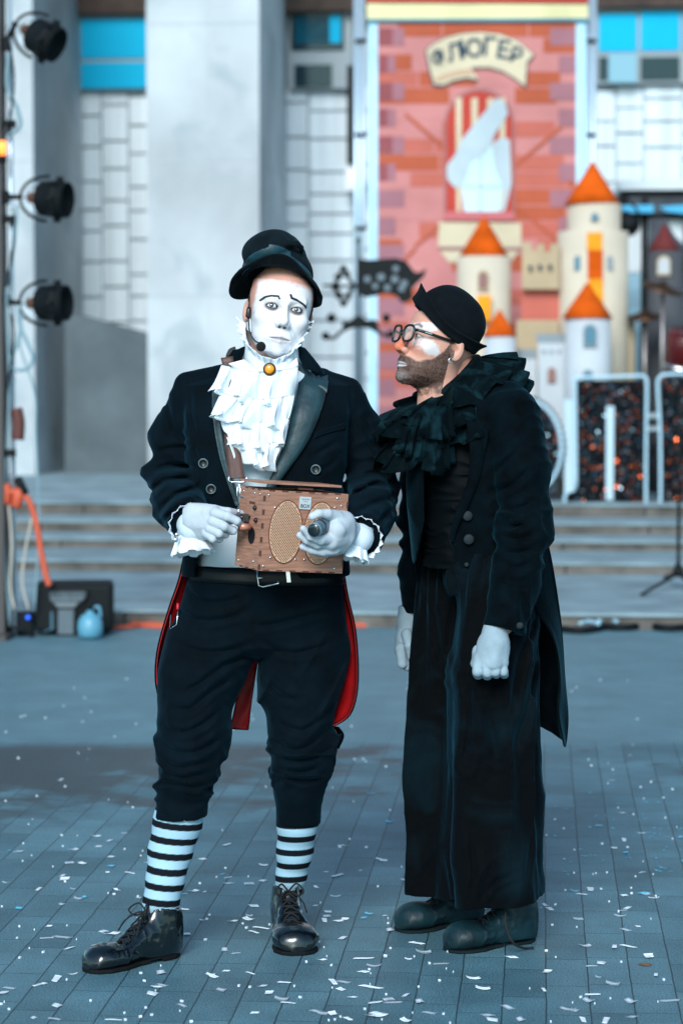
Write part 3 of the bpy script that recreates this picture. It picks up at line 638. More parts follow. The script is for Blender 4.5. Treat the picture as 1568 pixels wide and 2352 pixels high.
letter('square black sequin letter with one tall white slot and a foot at lower left', ou,
       [[Lz(*p) for p in [(408, 1120), (405, 700), (402, 275), (420, 262), (640, 256), (900, 246), (945, 262), (957, 320), (952, 700), (950, 1240), (965, 1310), (1005, 1335)]],
        [Lz(*p) for p in [(400, 1130), (330, 1160), (318, 1240), (300, 1310), (240, 1338), (150, 1338)]]],
       [[Lz(*p) for p in [(642, 482), (704, 482), (696, 1212), (640, 1212)]]], 5, 1500,
       bars=[[Lz(*p) for p in [(318, 430), (402, 430), (402, 1120), (318, 1150)]]])
ou = [Lz(*p) for p in [(1075, 270), (1700, 270), (1700, 1300), (1075, 1300)]]
letter('black sequin letter cut off by the right edge of the picture', ou, [[Lz(*p) for p in [(1010, 1338), (1050, 1315), (1062, 1240), (1060, 700), (1042, 330), (1060, 256), (1110, 236), (1300, 232), (1700, 232)]]], [], 6, 1300)
el = [Lz(30 + 245 * math.cos(2 * math.pi * i / 36), 800 + 345 * math.sin(2 * math.pi * i / 36)) for i in range(36)]
el2 = [Lz(30 + 265 * math.cos(2 * math.pi * i / 20), 800 + 362 * math.sin(2 * math.pi * i / 20)) for i in range(-6, 7)]
to = letter('round black sequin letter partly hidden behind the stooping man in black', el, [el2], [], 7, 1300)
for i in range(-20, 21):
    an = i * .07; u, v = Lz(30 + 285 * math.cos(an), 800 + 385 * math.sin(an)); r_, z_ = RZ(u, v, DL)
    if i % 2 == 0: MB().obox(BW(r_, DL, z_), [(1, 0, 0), (0, 1, 0), (0, 0, 1)], (.014, .02, .014)).build('edge_lamp', M_dark, to)
# horizontal rail between the letters
rl = thing('stage_rail', BW(RZ(1500, 1000, DL + .3)[0], DL + .3, PZ), 'pale metal crossbar seen in the gap between two sequin letters', 'rail')
MB().plate([Lz(930, 535), Lz(1080, 535), Lz(1080, 575), Lz(930, 575)], DL + .2, DL + .24).build('bar', M_case, rl)
MB().plate([Lz(930, 640), Lz(1080, 640), Lz(1080, 672), Lz(930, 672)], DL + .2, DL + .24).build('bar', M_case, rl)
for x in (925, 1075): MB().plate([Lz(x, 530), Lz(x + 12, 530), Lz(x + 12, 1330), Lz(x, 1330)], DL + .2, DL + .24).build('post', M_case, rl)

# ------------------------------------------------------------------ iron weather vane on a pole
DV = SD[4] + .6
def Vz(x, y): return 695.5 + x * .24197, 474.2 + y * .24197
wv = thing('weather_vane', BW(RZ(822, 700, DV)[0], DV, PZ), 'black iron weather vane with a pierced flag and scrollwork on a thin pole', 'weather vane')
r_, z_ = RZ(822.5, 556, DV); MB().tube([BW(r_, DV, PZ), BW(r_, DV, z_)], .012, 10).build('pole', M_dark, wv, True)
MB().lathe(BW(r_, DV, z_ + .0), [(.001, .06), (.018, .03), (.018, 0), (.008, -.04)], 12).build('finial', M_dark, wv, True)
fl = [Vz(*p) for p in [(528, 496), (640, 508), (760, 496), (880, 490), (980, 520), (1020, 575), (1060, 625), (1110, 625), (1172, 590), (1150, 660), (1090, 720), (1030, 780), (1040, 860), (1000, 905), (930, 912), (900, 860), (830, 828), (760, 824), (680, 850), (600, 862), (528, 840)]]
fo = MB().plate(fl, DV - .01, DV + .01).build('flag', M_dark, wv)
M_hole = mat('blue_grey_pierced_disc', (.12, .16, .19), .7)
for x, y, rr in ((610, 690, 40), (740, 670, 46), (870, 690, 46), (685, 755, 36), (800, 770, 40), (960, 730, 42), (880, 590, 38), (935, 780, 38)):
    u, v = Vz(x, y); MB().plate(circ(u, v, rr * .2), DV - .016, DV + .014).build('pierced_disc', M_hole, fo)
def scroll(path, rad, nm='scroll'):
    pts = [BW(RZ(*Vz(x, y), DV)[0], DV, RZ(*Vz(x, y), DV)[1]) for x, y in cat(path, 6)]; MB().tube(pts, rad, 8).build(nm, M_dark, wv, True)
scroll([(525, 755), (360, 758), (190, 750)], .012)
for sg in (1, -1):
    scroll([(500, 755), (440, 755 - sg * 60), (430, 755 - sg * 120), (385, 755 - sg * 160), (350, 755 - sg * 120), (380, 755 - sg * 90)], .014)
    scroll([(330, 757), (320, 757 - sg * 50), (345, 757 - sg * 90), (300, 757 - sg * 95)], .013)
for x, y, rr in ((385, 590, .03), (335, 670, .03), (310, 760, .04), (340, 835, .026), (385, 920, .03), (425, 860, .026), (270, 1060, .04), (790, 1060, .036), (835, 1210, .034), (215, 1230, .035), (410, 650, .024)):
    u, v = Vz(x, y); r_, z_ = RZ(u, v, DV); MB().lathe(BW(r_, DV, z_), [(.001, -.012), (rr, -.008), (rr, .008), (.001, .012)], 14, (0, 1, 0)).build('leaf', M_dark, wv, True)
MB().plate([Vz(*p) for p in [(370, 1150), (375, 1095), (430, 1100), (470, 1070), (500, 1040), (550, 1040), (600, 1080), (680, 1070), (710, 1100), (715, 1190), (640, 1160), (540, 1150), (460, 1155), (400, 1180)]], DV - .008, DV + .008).build('crest', M_dark, wv)
scroll([(210, 1240), (290, 1250), (360, 1190), (450, 1140), (540, 1130), (640, 1150), (730, 1200), (820, 1240)], .014)

# ------------------------------------------------------------------ lighting mast at the left with three stage lights and cables
DM = 13.4
mast = thing('lighting_mast', BW(RZ(-4, 1475, DM)[0], DM, 0), 'dark brown lighting mast standing at the left edge of the square', 'mast')
r_ = RZ(-9, 900, DM)[0]; zt2 = RZ(0, -200, DM)[1]
a = MB(); a.bbox(r_ - .1, r_ + .05, DM - .05, DM + .1, 0, zt2); a.build('column', M_pole, mast)
a = MB(); a.bbox(r_ - .3, r_ + .09, DM - .2, DM + .25, 0, .03); a.build('foot_plate', M_pole, mast)
ro = r_ + .085; MB().tube([BW(ro, DM + .05, 0), BW(ro, DM + .05, zt2)], .014, 8).build('rail', M_alu, mast, True)
for vv in (285, 503, 1040): 
    r2, z2 = RZ(16, vv, DM); a = MB(); a.bbox(r_ + .05, r2 + .05, DM - .02, DM + .02, z2 - .02, z2 + .02); a.build('bracket', M_dark, mast)
ml_ = thing('marker_lamp', BW(r_ + .06, DM - .06, RZ(8, 350, DM)[1]), 'small glowing orange marker lamp on the lighting mast', 'lamp')
r2, z2 = RZ(6, 338, DM - .08)
MB().lathe(BW(r2, DM - .08, z2), [(.01, -.045), (.022, -.035), (.024, .02), (.012, .035)], 14).build('lens', mat('orange_glow'), ml_, True)
MB().lathe(BW(r2, DM - .08, z2 - .07), [(.025, -.015), (.025, .02)], 14).build('base', M_dark, ml_, True)
def stage_light(label, u, v, aim, ua, va):
    d = DM; r1, z1 = RZ(u, v, d); C0 = BW(r1, d, z1); t = thing('stage_light', C0, label, 'stage light', 'stage lights clamped to the mast')
    ax = np.array(aim, float); ax /= np.linalg.norm(ax)
    MB().lathe(C0, [(.05, -.075), (.085, -.07), (.098, -.05), (.1, .03), (.112, .035), (.112, .055), (.1, .06), (.1, .1), (.094, .1), (.09, .05)], 28, ax).build('barrel', M_dark, t, True)
    MB().lathe(C0, [(.002, -.14), (.028, -.135), (.035, -.1), (.05, -.075)], 20, ax).build('lamp_cap', mat('copper_cap', (.2, .1, .07), .4, metal=.5), t, True)
    up = np.array([0, 0, 1.]); sd = np.cross(ax, up); sd /= np.linalg.norm(sd); upp = np.cross(sd, ax)
    for k in range(8):
        an = k * math.pi / 4; q = C0 + ax * .045 + (sd * math.cos(an) + upp * math.sin(an)) * .116
        MB().obox(q, [ax, sd * math.cos(an) + upp * math.sin(an), np.cross(ax, sd * math.cos(an) + upp * math.sin(an))], (.018, .012, .009)).build('gel_clip', M_dark, t)
    for s in (1,):
        arc = [C0 - ax * (.02 + .17 * math.sin(th)) + upp * .125 * math.cos(th) for th in np.linspace(0, math.pi, 15)]
        MB().tube(arc, .009, 8).build('yoke', M_dark, t, True)
        arc = [C0 - ax * (.05 + .1 * math.sin(th)) + sd * .02 + upp * .08 * math.cos(th) for th in np.linspace(0, math.pi, 13)]
        MB().tube(arc, .006, 8).build('frame_ring', M_alu, t, True)
    rb2, zb2 = RZ(ua, va, d); MB().tube([BW(rb2, d + .03, zb2), C0 - ax * .19], .014, 8).build('arm', M_dark, t, True)
    MB().obox(BW(rb2, d + .03, zb2), [(1, 0, 0), (0, 1, 0), (0, 0, 1)], (.03, .03, .035)).build('clamp', M_dark, t)
    r3, z3 = RZ(ua + 4, va, d)
    cb = cat([C0 - ax * .13, C0 - ax * .24 + [0, 0, -.02], BW(r3 + .05, d, z3 - .2), BW(r3 + .02, d - .05, z3 - .5)], 6)
    MB().tube(cb, .006, 6).build('cable', M_dark, t, True)
stage_light('black stage light tilted down, topmost on the left mast', 98, 88, (.8, -.3, -.42), 8, 100)
stage_light('black stage light aimed level, middle one on the left mast', 118, 457, (.93, -.3, -.08), 8, 452)
stage_light('black stage light, lowest on the left mast', 116, 696, (.95, -.3, 0), 8, 690)
# cables hanging by the mast
def cable(label, pts, rad, m, nm='cable', c='cable', group=None):
    p = cat(pts, 8); b = np.array(p[-1]); return props(MB().tube(p, rad, 8).build(nm, m, None, True, loc=b), label, c, group)
def Q(u, v, d=DM): r, z = RZ(u, v, d); return BW(r, d, z)
M_gc = mat('grey_blue_cable', (.2, .32, .38), .5); M_oc = mat('orange_cable', (.55, .09, .04), .6)
cable('grey cable looping from the top stage light down to the mast', [Q(20, 120), Q(18, 200), Q(40, 250), Q(46, 290), Q(18, 312)], .012, M_gc)
cable('coil of grey cable hanging on the mast below the lowest light', [Q(50, 745), Q(40, 790), Q(24, 830), Q(36, 848), Q(64, 846), Q(76, 820), Q(60, 780), Q(46, 745), Q(44, 700)], .011, M_gc)
cable('thin grey cable running down from the middle stage light to the ground', [Q(40, 470), Q(34, 560), Q(16, 680), Q(22, 900), Q(10, 1200), Q(24, 1438)], .008, M_gc)
cable('pale blue cable hanging beside the mast from the lowest light', [Q(52, 720), Q(46, 790), Q(80, 900), Q(83, 1000), Q(90, 1200), Q(80, 1400)], .006, M_gc)
cable('beige cable hanging straight by the foot of the mast', [Q(20, 1150), Q(28, 1250), Q(24, 1340), Q(34, 1400)], .008, mat('beige_cable', (.45, .42, .36), .6))
cable('second beige cable slanting into the black box', [Q(74, 1190), Q(58, 1270), Q(52, 1340), Q(66, 1400)], .007, mat('beige_cable'))
cable('orange ribbon cable drooping from the mast to the black box', [Q(22, 1128), Q(44, 1134), Q(66, 1148), Q(84, 1200), Q(94, 1262), Q(106, 1320), Q(114, 1345)], .018, M_oc)
cn = thing('cable_connector', Q(40, 1140), 'orange and white plug hanging from the mast by its cables', 'plug')
MB().lathe(Q(42, 1143), [(.02, -.06), (.032, -.05), (.034, .03), (.02, .06)], 14, (.2, 0, 1)).build('plug', M_oc, cn, True)
MB().lathe(Q(50, 1118), [(.02, -.05), (.026, -.04), (.026, .05), (.012, .06)], 14, (-.5, 0, 1)).build('socket', M_dark, cn, True)
MB().lathe(Q(15, 1135), [(.02, -.06), (.03, -.05), (.03, .05), (.02, .06)], 14).build('plug', M_oc, cn, True)
props(MB().tube(cat([Q(38, 938), Q(44, 970), Q(42, 1010)], 6), .035, 10).build('cable_bundle', mat('dark_red_cable', (.1, .03, .025), .7), None, True, loc=Q(40, 1010)), 'dark red knot of cable tied to the mast at shoulder height', 'cable')
# rugged black equipment box
DX = DG(150, 1462)
r0, z0 = RZ(72, 1462, DX); r1, z1 = RZ(248, 1342, DX)
eb = thing('power_box', BW((r0 + r1) / 2, DX, 0), 'rugged black equipment box with pale grille, on the ground at left', 'equipment box')
def sb(name, c, h, m, parent, r=.012, vox=.006, rot=None):
    h = np.array(h); e = np.linalg.norm(h) + .03
    o = sdf(name, lambda p: box3(p, c, h, r, rot), np.array(c) - e, np.array(c) + e, vox, m, parent); return o
RB = np.array([[ca, sa, 0], [-sa, ca, 0], [0, 0, 1]]).T      # columns: building axes
cb_ = BW((r0 + r1) / 2, DX + .17, z1 / 2 + .01)
sb('case', cb_, ((r1 - r0) / 2, .15, z1 / 2 - .01), M_dark, eb, .03, rot=RB)
def face(uv, lay, m, nm, th=.02): MB().plate(uv, DX + .02 - lay, DX + .02 - lay + th).build(nm, m, eb)
def Bz(x, y): return x / 3.0, 758.7 + y / 3.0
M_gr = mat('pale_grille', (.08, .115, .14), .6, vary=(60, .5, (6, 6, .1)))
face([Bz(*p) for p in [(300, 1790), (610, 1790), (600, 1850), (525, 1930), (525, 2105), (385, 2105), (385, 1930), (310, 1860)]], .012, M_dark, 'bezel')
face([Bz(*p) for p in [(322, 1800), (592, 1800), (590, 1840), (560, 1866), (350, 1866), (322, 1840)]], .02, M_gr, 'grille')
face([Bz(*p) for p in [(365, 1872), (545, 1872), (512, 1910), (400, 1910)]], .02, mat('grey_panel', (.12, .15, .17), .6), 'panel')
face([Bz(*p) for p in [(402, 1925), (508, 1925), (508, 2095), (402, 2095)]], .02, M_gr, 'grille')
face([Bz(*p) for p in [(300, 1930), (365, 1940), (370, 2060), (300, 2080)]], .02, mat('blue_panel', (.03, .1, .15), .4), 'side_panel')
for k in range(9):
    x = 335 + k * 30; face([Bz(*p) for p in [(x, 1802), (x + 9, 1802), (x + 9, 1838), (x, 1838)]], .026, mat('grille_slot', (.02, .03, .035), .8), 'grille_slot', .008)
r2, z2 = RZ(*Bz(645, 2010), DX)
standin = thing('blue_round_standin', BW(r2, DX - .1, 0), 'made-up pale blue jug leaning on the black equipment box', 'standin')  # invented vessel shape in place of a pale blue round on the box
MB().lathe(BW(r2, DX - .1, 0), [(.05, .005), (.068, .02), (.072, .06), (.068, .1), (.05, .13), (.022, .145), (.018, .17)], 24).build('standin_body', mat('pale_blue_plastic', (.10, .30, .42), .4), standin, True)
MB().lathe(BW(r2, DX - .1, .165), [(.024, 0), (.024, .03), (.01, .032)], 16).build('cap', M_dark, standin, True)
MB().tube(cat([BW(r2 + .06, DX - .1, .12), BW(r2 + .05, DX - .1, .18), BW(r2 + .01, DX - .1, .17)], 5), .008, 8).build('handle', mat('pale_blue_plastic'), standin, True)
r2 = RZ(40, 1440, DX)[0]
ad = thing('power_adapter', BW(r2, DX, 0), 'small black power unit with blue light between the mast and the black box', 'power unit')
sb('case', BW(r2, DX + .05, .07), (.09, .06, .065), M_dark, ad, .02, rot=RB)
r3, z3 = RZ(65, 1418, DX - .02); MB().lathe(BW(r3, DX - .02, z3), [(.012, -.01), (.012, .01)], 12, (0, 1, 0)).build('indicator', mat('blue_led', (.02, .1, .6), .3, emit=((.02, .12, 1), .8)), ad, True)
for k in range(3): MB().tube(cat([BW(r2 - .1 + .06 * k, DX - .05, .03), BW(r2 + .02 * k, DX - .12, .06), BW(r2 + .12, DX - .1, .012)], 6), .009, 8).build('cord', M_dark, ad, True)
# ground cables along the first step
def GQ(u, v, h=.012): return G(u, v, 0) + [0, 0, h]
cable('orange flat cable lying on the ground along the lowest step', [GQ(246, 1424), GQ(290, 1430), GQ(330, 1441), GQ(480, 1445), GQ(700, 1443), GQ(890, 1440)], .018, M_oc)
cable('second orange cable crossing the first near the black box', [GQ(250, 1446), GQ(300, 1444), GQ(345, 1438), GQ(420, 1446)], .014, M_oc)
gl = 'black cables lying along the lowest step'
for i, (pp, lb) in enumerate([([(900, 1432), (1100, 1425), (1300, 1422), (1420, 1418), (1500, 1426), (1600, 1420)], 'black cable along the step, straight, farthest back'),
    ([(1100, 1440), (1290, 1440), (1360, 1432), (1420, 1424), (1500, 1438), (1600, 1444)], 'black cable lying in a shallow curve at right'),
    ([(1280, 1452), (1340, 1456), (1400, 1444), (1440, 1430), (1520, 1450), (1600, 1446)], 'black cable wavy and nearest at right'),
    ([(1300, 1430), (1380, 1446), (1450, 1448), (1530, 1430), (1600, 1434)], 'black cable crossing the others at right')]):
    cable(lb, [GQ(u, v, .02) for u, v in pp], .022, M_dark, group=gl)
for k, (u, v) in enumerate([(1345, 1433), (1400, 1440), (1372, 1447), (1330, 1452)]):
    props(MB().tube(cat([GQ(u, v, .05), GQ(u + 22, v - 3, .055), GQ(u + 45, v + 1, .05)], 5), .012, 8).build('cable_plug', mat('steel_blue_plug', (.3, .5, .62), .4), None, True, loc=GQ(u, v, 0)), 'short pale plug lying among the black cables by the lowest step', 'plug', 'pale plugs among the black cables')
# microphone stand on the wide lower step
g0 = G(1556, 1352, SZ[0])
ms = thing('mic_stand', g0, 'thin black microphone stand on the lower step at right', 'mic stand')
MB().tube([g0 + [0, 0, .09], g0 + [0, 0, 1.35]], .011, 10).build('pole', M_dark, ms, True)
MB().lathe(g0, [(.045, .08), (.04, .1), (.02, .16), (.012, .17)], 14).build('hub', M_dark, ms, True)
for (du, dv) in ((-84, 18), (60, 22), (-30, -22)):
    MB().tube([g0 + [0, 0, .1], G(1556 + du, 1352 + dv, SZ[0]) + [0, 0, .012]], .011, 8).build('leg', M_dark, ms, True)
# paper scraps on the steps
# ------------------------------------------------------------------ shared head builder (metres, x to the viewer's right, -y forward, z up, origin between the eyes)
def head_field(p, o):
    cs = o.get('cran', 1)
    ms = o.get('muscle', 0)
    x = np.abs(p[..., 0]); q = p.copy(); q[..., 0] = x
    d = ell(p, (0, .020, .036 - .06 * (1 - cs)), (.0775 * cs, .099 * cs, .090 * cs))
    J = [(.062, .070, -.070, .07), (.03, .0725, -.079, .07), (0, .0715, -.079, .068), (-.03, .069, -.081, .058), (-.055, .0635, -.083, .045), (-.08, .0595, -.084, .03), (-.1, .050, -.082, .012), (-.114, .034, -.078, -.01), (-.1235, .017, -.068, -.03)]
    K = [(z, 0, (a + b) / 2, h, (b - a) / 2) for z, h, a, b in J]
    d = smin(d, loft(p, K, 2.35), .022)
    d = smin(d, cap(q, (.0, .022, -.06), (.0, .05, -.17), .052, .058), .03)
    d = smin(d, ell(q, (.043, -.055, -.026), (.024, .024, .02)), .02)
    d = smin(d, cap(q, (.010, -.082, .021), (.046, -.068, .021), .009, .008), .014)
    d = smax(d, -ell(q, (.032, -.093, .000), (.0175, .0155, .0125)), .014)
    ns = o.get('nose', 1)
    d = smin(d, cap(p, (0, -.082, .014), (0, -.082 - .024 * ns, -.036), .0068, .0112 * ns), .010)
    d = smin(d, sph(p, (0, -.084 - .024 * ns, -.038), .0105 * ns), .006)
    d = smin(d, ell(q, (.0125 * ns, -.091 - .004 * ns, -.043), (.0085, .0115, .0085)), .006)
    d = smax(d, -ell(q, (.0065, -.100 - .004 * ns, -.0515), (.0035, .006, .0035)), .003)
    d = smin(d, ell(p, (0, -.077, -.073), (.030, .016, .022)), .018)
    d = smin(d, cap(q, (0, -.0935, -.0735), (.023, -.083, -.079), .0042, .0022), .005)
    d = smin(d, cap(q, (0, -.092, -.0855), (.018, -.0845, -.083), .0052, .003), .005)
    d = smax(d, -cap(q, (0, -.0975, -.0795), (.026, -.0855, -.0808), .0016, .001), .003)
    d = smin(d, sph(p, (0, -.079, -.109), .016), .016)
    # ears
    er = Matrix.Rotation(R(-24), 3, 'Z'); rt = np.array(er)
    e = ell(q, (.0795, .018, -.012), (.0075, .0185, .031), rt)
    e = smax(e, -ell(q, (.0875, .012, -.009), (.006, .0105, .019), rt), .004)
    d = smin(d, e, .006)
    # eyelids and the opening between them
    c = (.0315, -.0705, 0)
    lid = sph(q, c, .0145); d = smin(d, lid, .004)
    ex = (q[..., 0] - .0315); up = o.get('up', .0058) * (1 - (ex / .0148) ** 2); lo_ = -.0050 * (1 - (ex / .0148) ** 2)
    cut = np.maximum(np.maximum(p[..., 2] - up, lo_ - p[..., 2]), p[..., 1] + .066)
    d = smax(d, -cut, .0008); d = np.maximum(d, -sph(q, c, .0126))
    if o.get('wrinkles'):
        z = p[..., 2]; dz = .0007 * np.exp(-((z - .05) / .016) ** 2) * np.sin((z + .004 * np.sin(p[..., 0] * 55)) * 2 * np.pi / .0095) * (p[..., 1] < -.03)
        d = d + dz * np.clip(1 - (p[..., 0] / .045) ** 2, 0, 1)
        for sx in (-1, 1): d = d + .001 * np.exp(-(dpoly(p[..., 0], z, [(sx * .017, -.047), (sx * .028, -.062), (sx * .034, -.078)]) / .0022) ** 2) * (p[..., 1] < -.05)
    return d
def ss(x, a, b):
    t = np.clip((x - a) / (b - a), 0, 1); return t * t * (3 - 2 * t)
def mixc(c, new, w): return c * (1 - w[:, None]) + np.array(new) * w[:, None]
def frame(origin, rx=0, ry=0, rz=0, s=1.0):
    return Matrix.Translation(tuple(origin)) @ Matrix.Rotation(R(rz), 4, 'Z') @ Matrix.Rotation(R(ry), 4, 'Y') @ Matrix.Rotation(R(rx), 4, 'X') @ Matrix.Scale(s, 4)
def to_w(M, v): M = np.array(M); return v @ M[:3, :3].T + M[:3, 3]
def to_l(M, v): M = np.array(M.inverted()); return v @ M[:3, :3].T + M[:3, 3]
def person(name_label, base, M, hopt, headcol, bodyf, lo, hi):
    v, q = field(lambda p: head_field(p, hopt), (-.1, -.13, -.2), (.1, .13, .135), .00125)
    col = headcol(v); vw = to_w(M, v)
    v2, q2 = field(bodyf, lo, hi, .009)
    V = np.vstack([vw, v2]); C_ = np.vstack([col, np.tile([[.54, .26, .19]], (len(v2), 1))]); Fq = np.vstack([q, q2 + len(vw)])
    o = mk('person', V, Fq, M_skin, None, True, loc=base, colors=C_)
    return props(o, name_label, 'person')
def eyes(M, parent, gaze=(0, 0), iris=(.05, .07, .075), which=(-1, 1)):
    for s in which:
        vs = []; k = 24; c = np.array([s * .0315, -.0705, 0]); a = MB(); prof = []
        for i in range(17):
            th = math.pi * i / 16; prof.append((max(.0001, .0122 * math.sin(th)), .0122 * math.cos(th)))
        d = np.array([math.sin(R(gaze[0])), -1, math.sin(R(gaze[1]))]); a.lathe(c, prof, k, d)
        v = np.array(a.v); dn = d / np.linalg.norm(d); u = (v - c) @ dn / .0122
        cc = np.tile([[.72, .74, .76]], (len(v), 1)); cc[u > .84] = iris
        cc[u > .965] = (.004, .004, .004)
        # denser rings at the front
        mk('eye', to_w(M, v), a.f, mat('moist_eye', vcol=True, rough=.08, coat=1), parent, True, colors=cc)
def closed_ring(pts): return pts
# a shoe in its own frame: x heel->toe, y across, z up
def shoe(parent, name, heel, toe, L_, W_, H, m, toe_r=.034, toe_h=.052, lace=True, st=1.0, vox=.0032, shaftr=(.05, .036), sole_m=None):
    heel = np.array(heel, float); toe = np.array(toe, float); dx = toe - heel; yaw = math.atan2(dx[1], dx[0]); M = Matrix.Translation(tuple(heel)) @ Matrix.Rotation(yaw, 4, 'Z')
    W = W_
    def f(p):
        K = [(0, .0), (.05, 0), (.12, 0), (L_ - .09, 0), (L_ - .04, 0), (L_, 0)]
        hw = np.interp(p[..., 0], [0, .03, .08, .14, L_ - .09, L_ - .045, L_ - .012, L_], [.022, .033, .034, .036, W, W * 1.03, W * .72, W * .3])
        tp = np.interp(p[..., 0], [0, .09, .13, L_ - .11, L_ - .06, L_ - .02, L_], [H * .8, H * .8, H * .72, toe_h * 1.02, toe_h, toe_h * .8, toe_h * .35])
        zc = tp / 2 + .004; rz = tp / 2 - .004
        y, z = p[..., 1] / hw, (p[..., 2] - zc) / rz
        rho = (np.abs(y) ** 2.6 + np.abs(z) ** 2.6) ** (1 / 2.6) + 1e-9
        d = (rho - 1) * np.minimum(hw, rz) * .8
        d = np.maximum(d, np.maximum(-p[..., 0] + .002, p[..., 0] - L_))
        d = smin(d, ell(p, (L_ - .052, 0, toe_h * .55), (.052, W * .96, toe_h * .55)), .014)
        sh = np.maximum(np.sqrt(((p[..., 0] - .058 + (p[..., 2] - .08) * .12) / shaftr[0]) ** 2 + (p[..., 1] / shaftr[1]) ** 2) - 1, -9) * .035
        sh = np.maximum(sh, np.maximum(p[..., 2] - H - .012 * (p[..., 0] - .058) / .05, .02 - p[..., 2]))
        d = smin(d, sh, .02)
        d = smax(d, -(np.sqrt(((p[..., 0] - .056) / (shaftr[0] - .005)) ** 2 + (p[..., 1] / (shaftr[1] - .005)) ** 2) * .03 - .03 + np.clip(.07 - p[..., 2], 0, 1)), .003)
        wr = np.exp(-((p[..., 0] - (L_ - .105)) / .035) ** 2) * .0022 + np.exp(-((p[..., 2] - .075) / .03) ** 2) * (p[..., 0] < .13) * .0016
        d = d - wr * fold(p * np.array([75, 18, 45]) + 3) - .0006 * vnoise(p * 60)
        d = np.maximum(d, .0075 - p[..., 2])
        return d
    v, q = field(f, (-.02, -W - .03, -.01), (L_ + .02, W + .03, H + .04), vox)
    o = mk(name, to_w(M, v), q, m, parent, True)
    # sole and heel block
    def so_(p):
        hw = np.interp(p[..., 0], [0, .03, .08, .14, L_ - .09, L_ - .045, L_ - .012, L_], [.008, .031, .033, .033, W, W * 1.02, W * .74, W * .33]) + .0012
        d = np.maximum(np.abs(p[..., 1]) - hw, np.maximum(-p[..., 0] + .001, p[..., 0] - L_ - .001))
        zb = np.where(p[..., 0] < .07, 0, np.where(p[..., 0] < .13, .008 * ss(p[..., 0], .07, .075) * (1 - ss(p[..., 0], .1, .13)), 0))
        return smax(d, np.maximum(p[..., 2] - np.interp(p[..., 0], [0, .07, .12], [.018 * st, .016 * st, .0105 * (.5 + .5 * st)]), zb - p[..., 2]), .002)
    v, q = field(so_, (-.015, -W - .02, -.008), (L_ + .015, W + .02, .03), .003)
    mk('sole', to_w(M, v), q, sole_m or M_sole, o, True)
    if lace:
        def top(x): return np.interp(x, [.09, .13, L_ - .11, L_ - .06], [H * .95, H * .74, toe_h * 1.04, toe_h]) + .003
        for i in range(5):
            x0 = .1 + i * .017; pts = [(x0, -.02, top(x0) - .006), (x0 + .008, 0, top(x0 + .008) + .003), (x0 + .014, .02, top(x0 + .014) - .006)]
            MB().tube([to_w(M, np.array(p)) for p in cat(pts, 4)], .0024, 6).build('lace', M_lace, o, True)
            pts = [(x0, .02, top(x0) - .006), (x0 + .008, 0, top(x0 + .008) + .004), (x0 + .014, -.02, top(x0 + .014) - .006)]
            MB().tube([to_w(M, np.array(p)) for p in cat(pts, 4)], .0024, 6).build('lace', M_lace, o, True)
        x0 = .1; z0 = top(x0) + .002
        for s in (-1, 1):
            lp = [(x0, 0, z0), (x0 + .01, s * .02, z0 + .022), (x0 + .03, s * .036, z0 + .006), (x0 + .02, s * .022, z0 - .008), (x0, 0, z0 + .002)]
            MB().tube([to_w(M, np.array(p)) for p in cat(lp, 5)], .0024, 6).build('lace', M_lace, o, True)
            lp = [(x0, 0, z0), (x0 + .02, s * .014, z0), (x0 + .045, s * .032, z0 - .02), (x0 + .06, s * .04, z0 - .045)]
            MB().tube([to_w(M, np.array(p)) for p in cat(lp, 5)], .0022, 6).build('lace', M_lace, o, True)
    return o, M
def frill(name, pts, nrm, out, n, amp, waves, m, parent, layers=8, th=.0012, closed=False, seed=0, grow=1.0, jit=.3, droop=0):
    """gathered ruffle: a band sewn along pts, spreading in direction out, waving along nrm"""
    rg = np.random.RandomState(seed); P0 = np.array([np.array(p, float) for p in pts]); s = np.linspace(0, len(P0) - 1, n)
    ip = lambda A: np.stack([np.interp(s, np.arange(len(P0)), A[:, k]) for k in range(3)], 1)
    C0, O0, N0 = ip(P0), ip(np.array(out, float)), ip(np.array(nrm, float)); T0 = np.gradient(C0, axis=0); T0 /= np.linalg.norm(T0, axis=1, keepdims=True) + 1e-9
    ph = 2 * np.pi * waves * np.linspace(0, 1, n); ph = ph + jit * 2 * np.sin(ph * .37 + seed) + jit * np.sin(ph * .61 + 2 * seed)
    am = 1 + jit * np.sin(ph * .23 + seed * 1.7); ln = 1 + .1 * np.sin(ph * .5 + seed) + .05 * np.sin(ph)
    g = np.zeros((n, layers, 3))
    for j in range(layers):
        t = j / (layers - 1); a = amp * am * (t ** .8) * grow
        g[:, j] = C0 + O0 * (t * ln)[:, None] + N0 * (a * np.sin(ph))[:, None] + T0 * (a * .55 * np.sin(2 * ph))[:, None]
        g[:, j, 2] -= droop * t * t
    return sheet(name, g, th, m, parent)

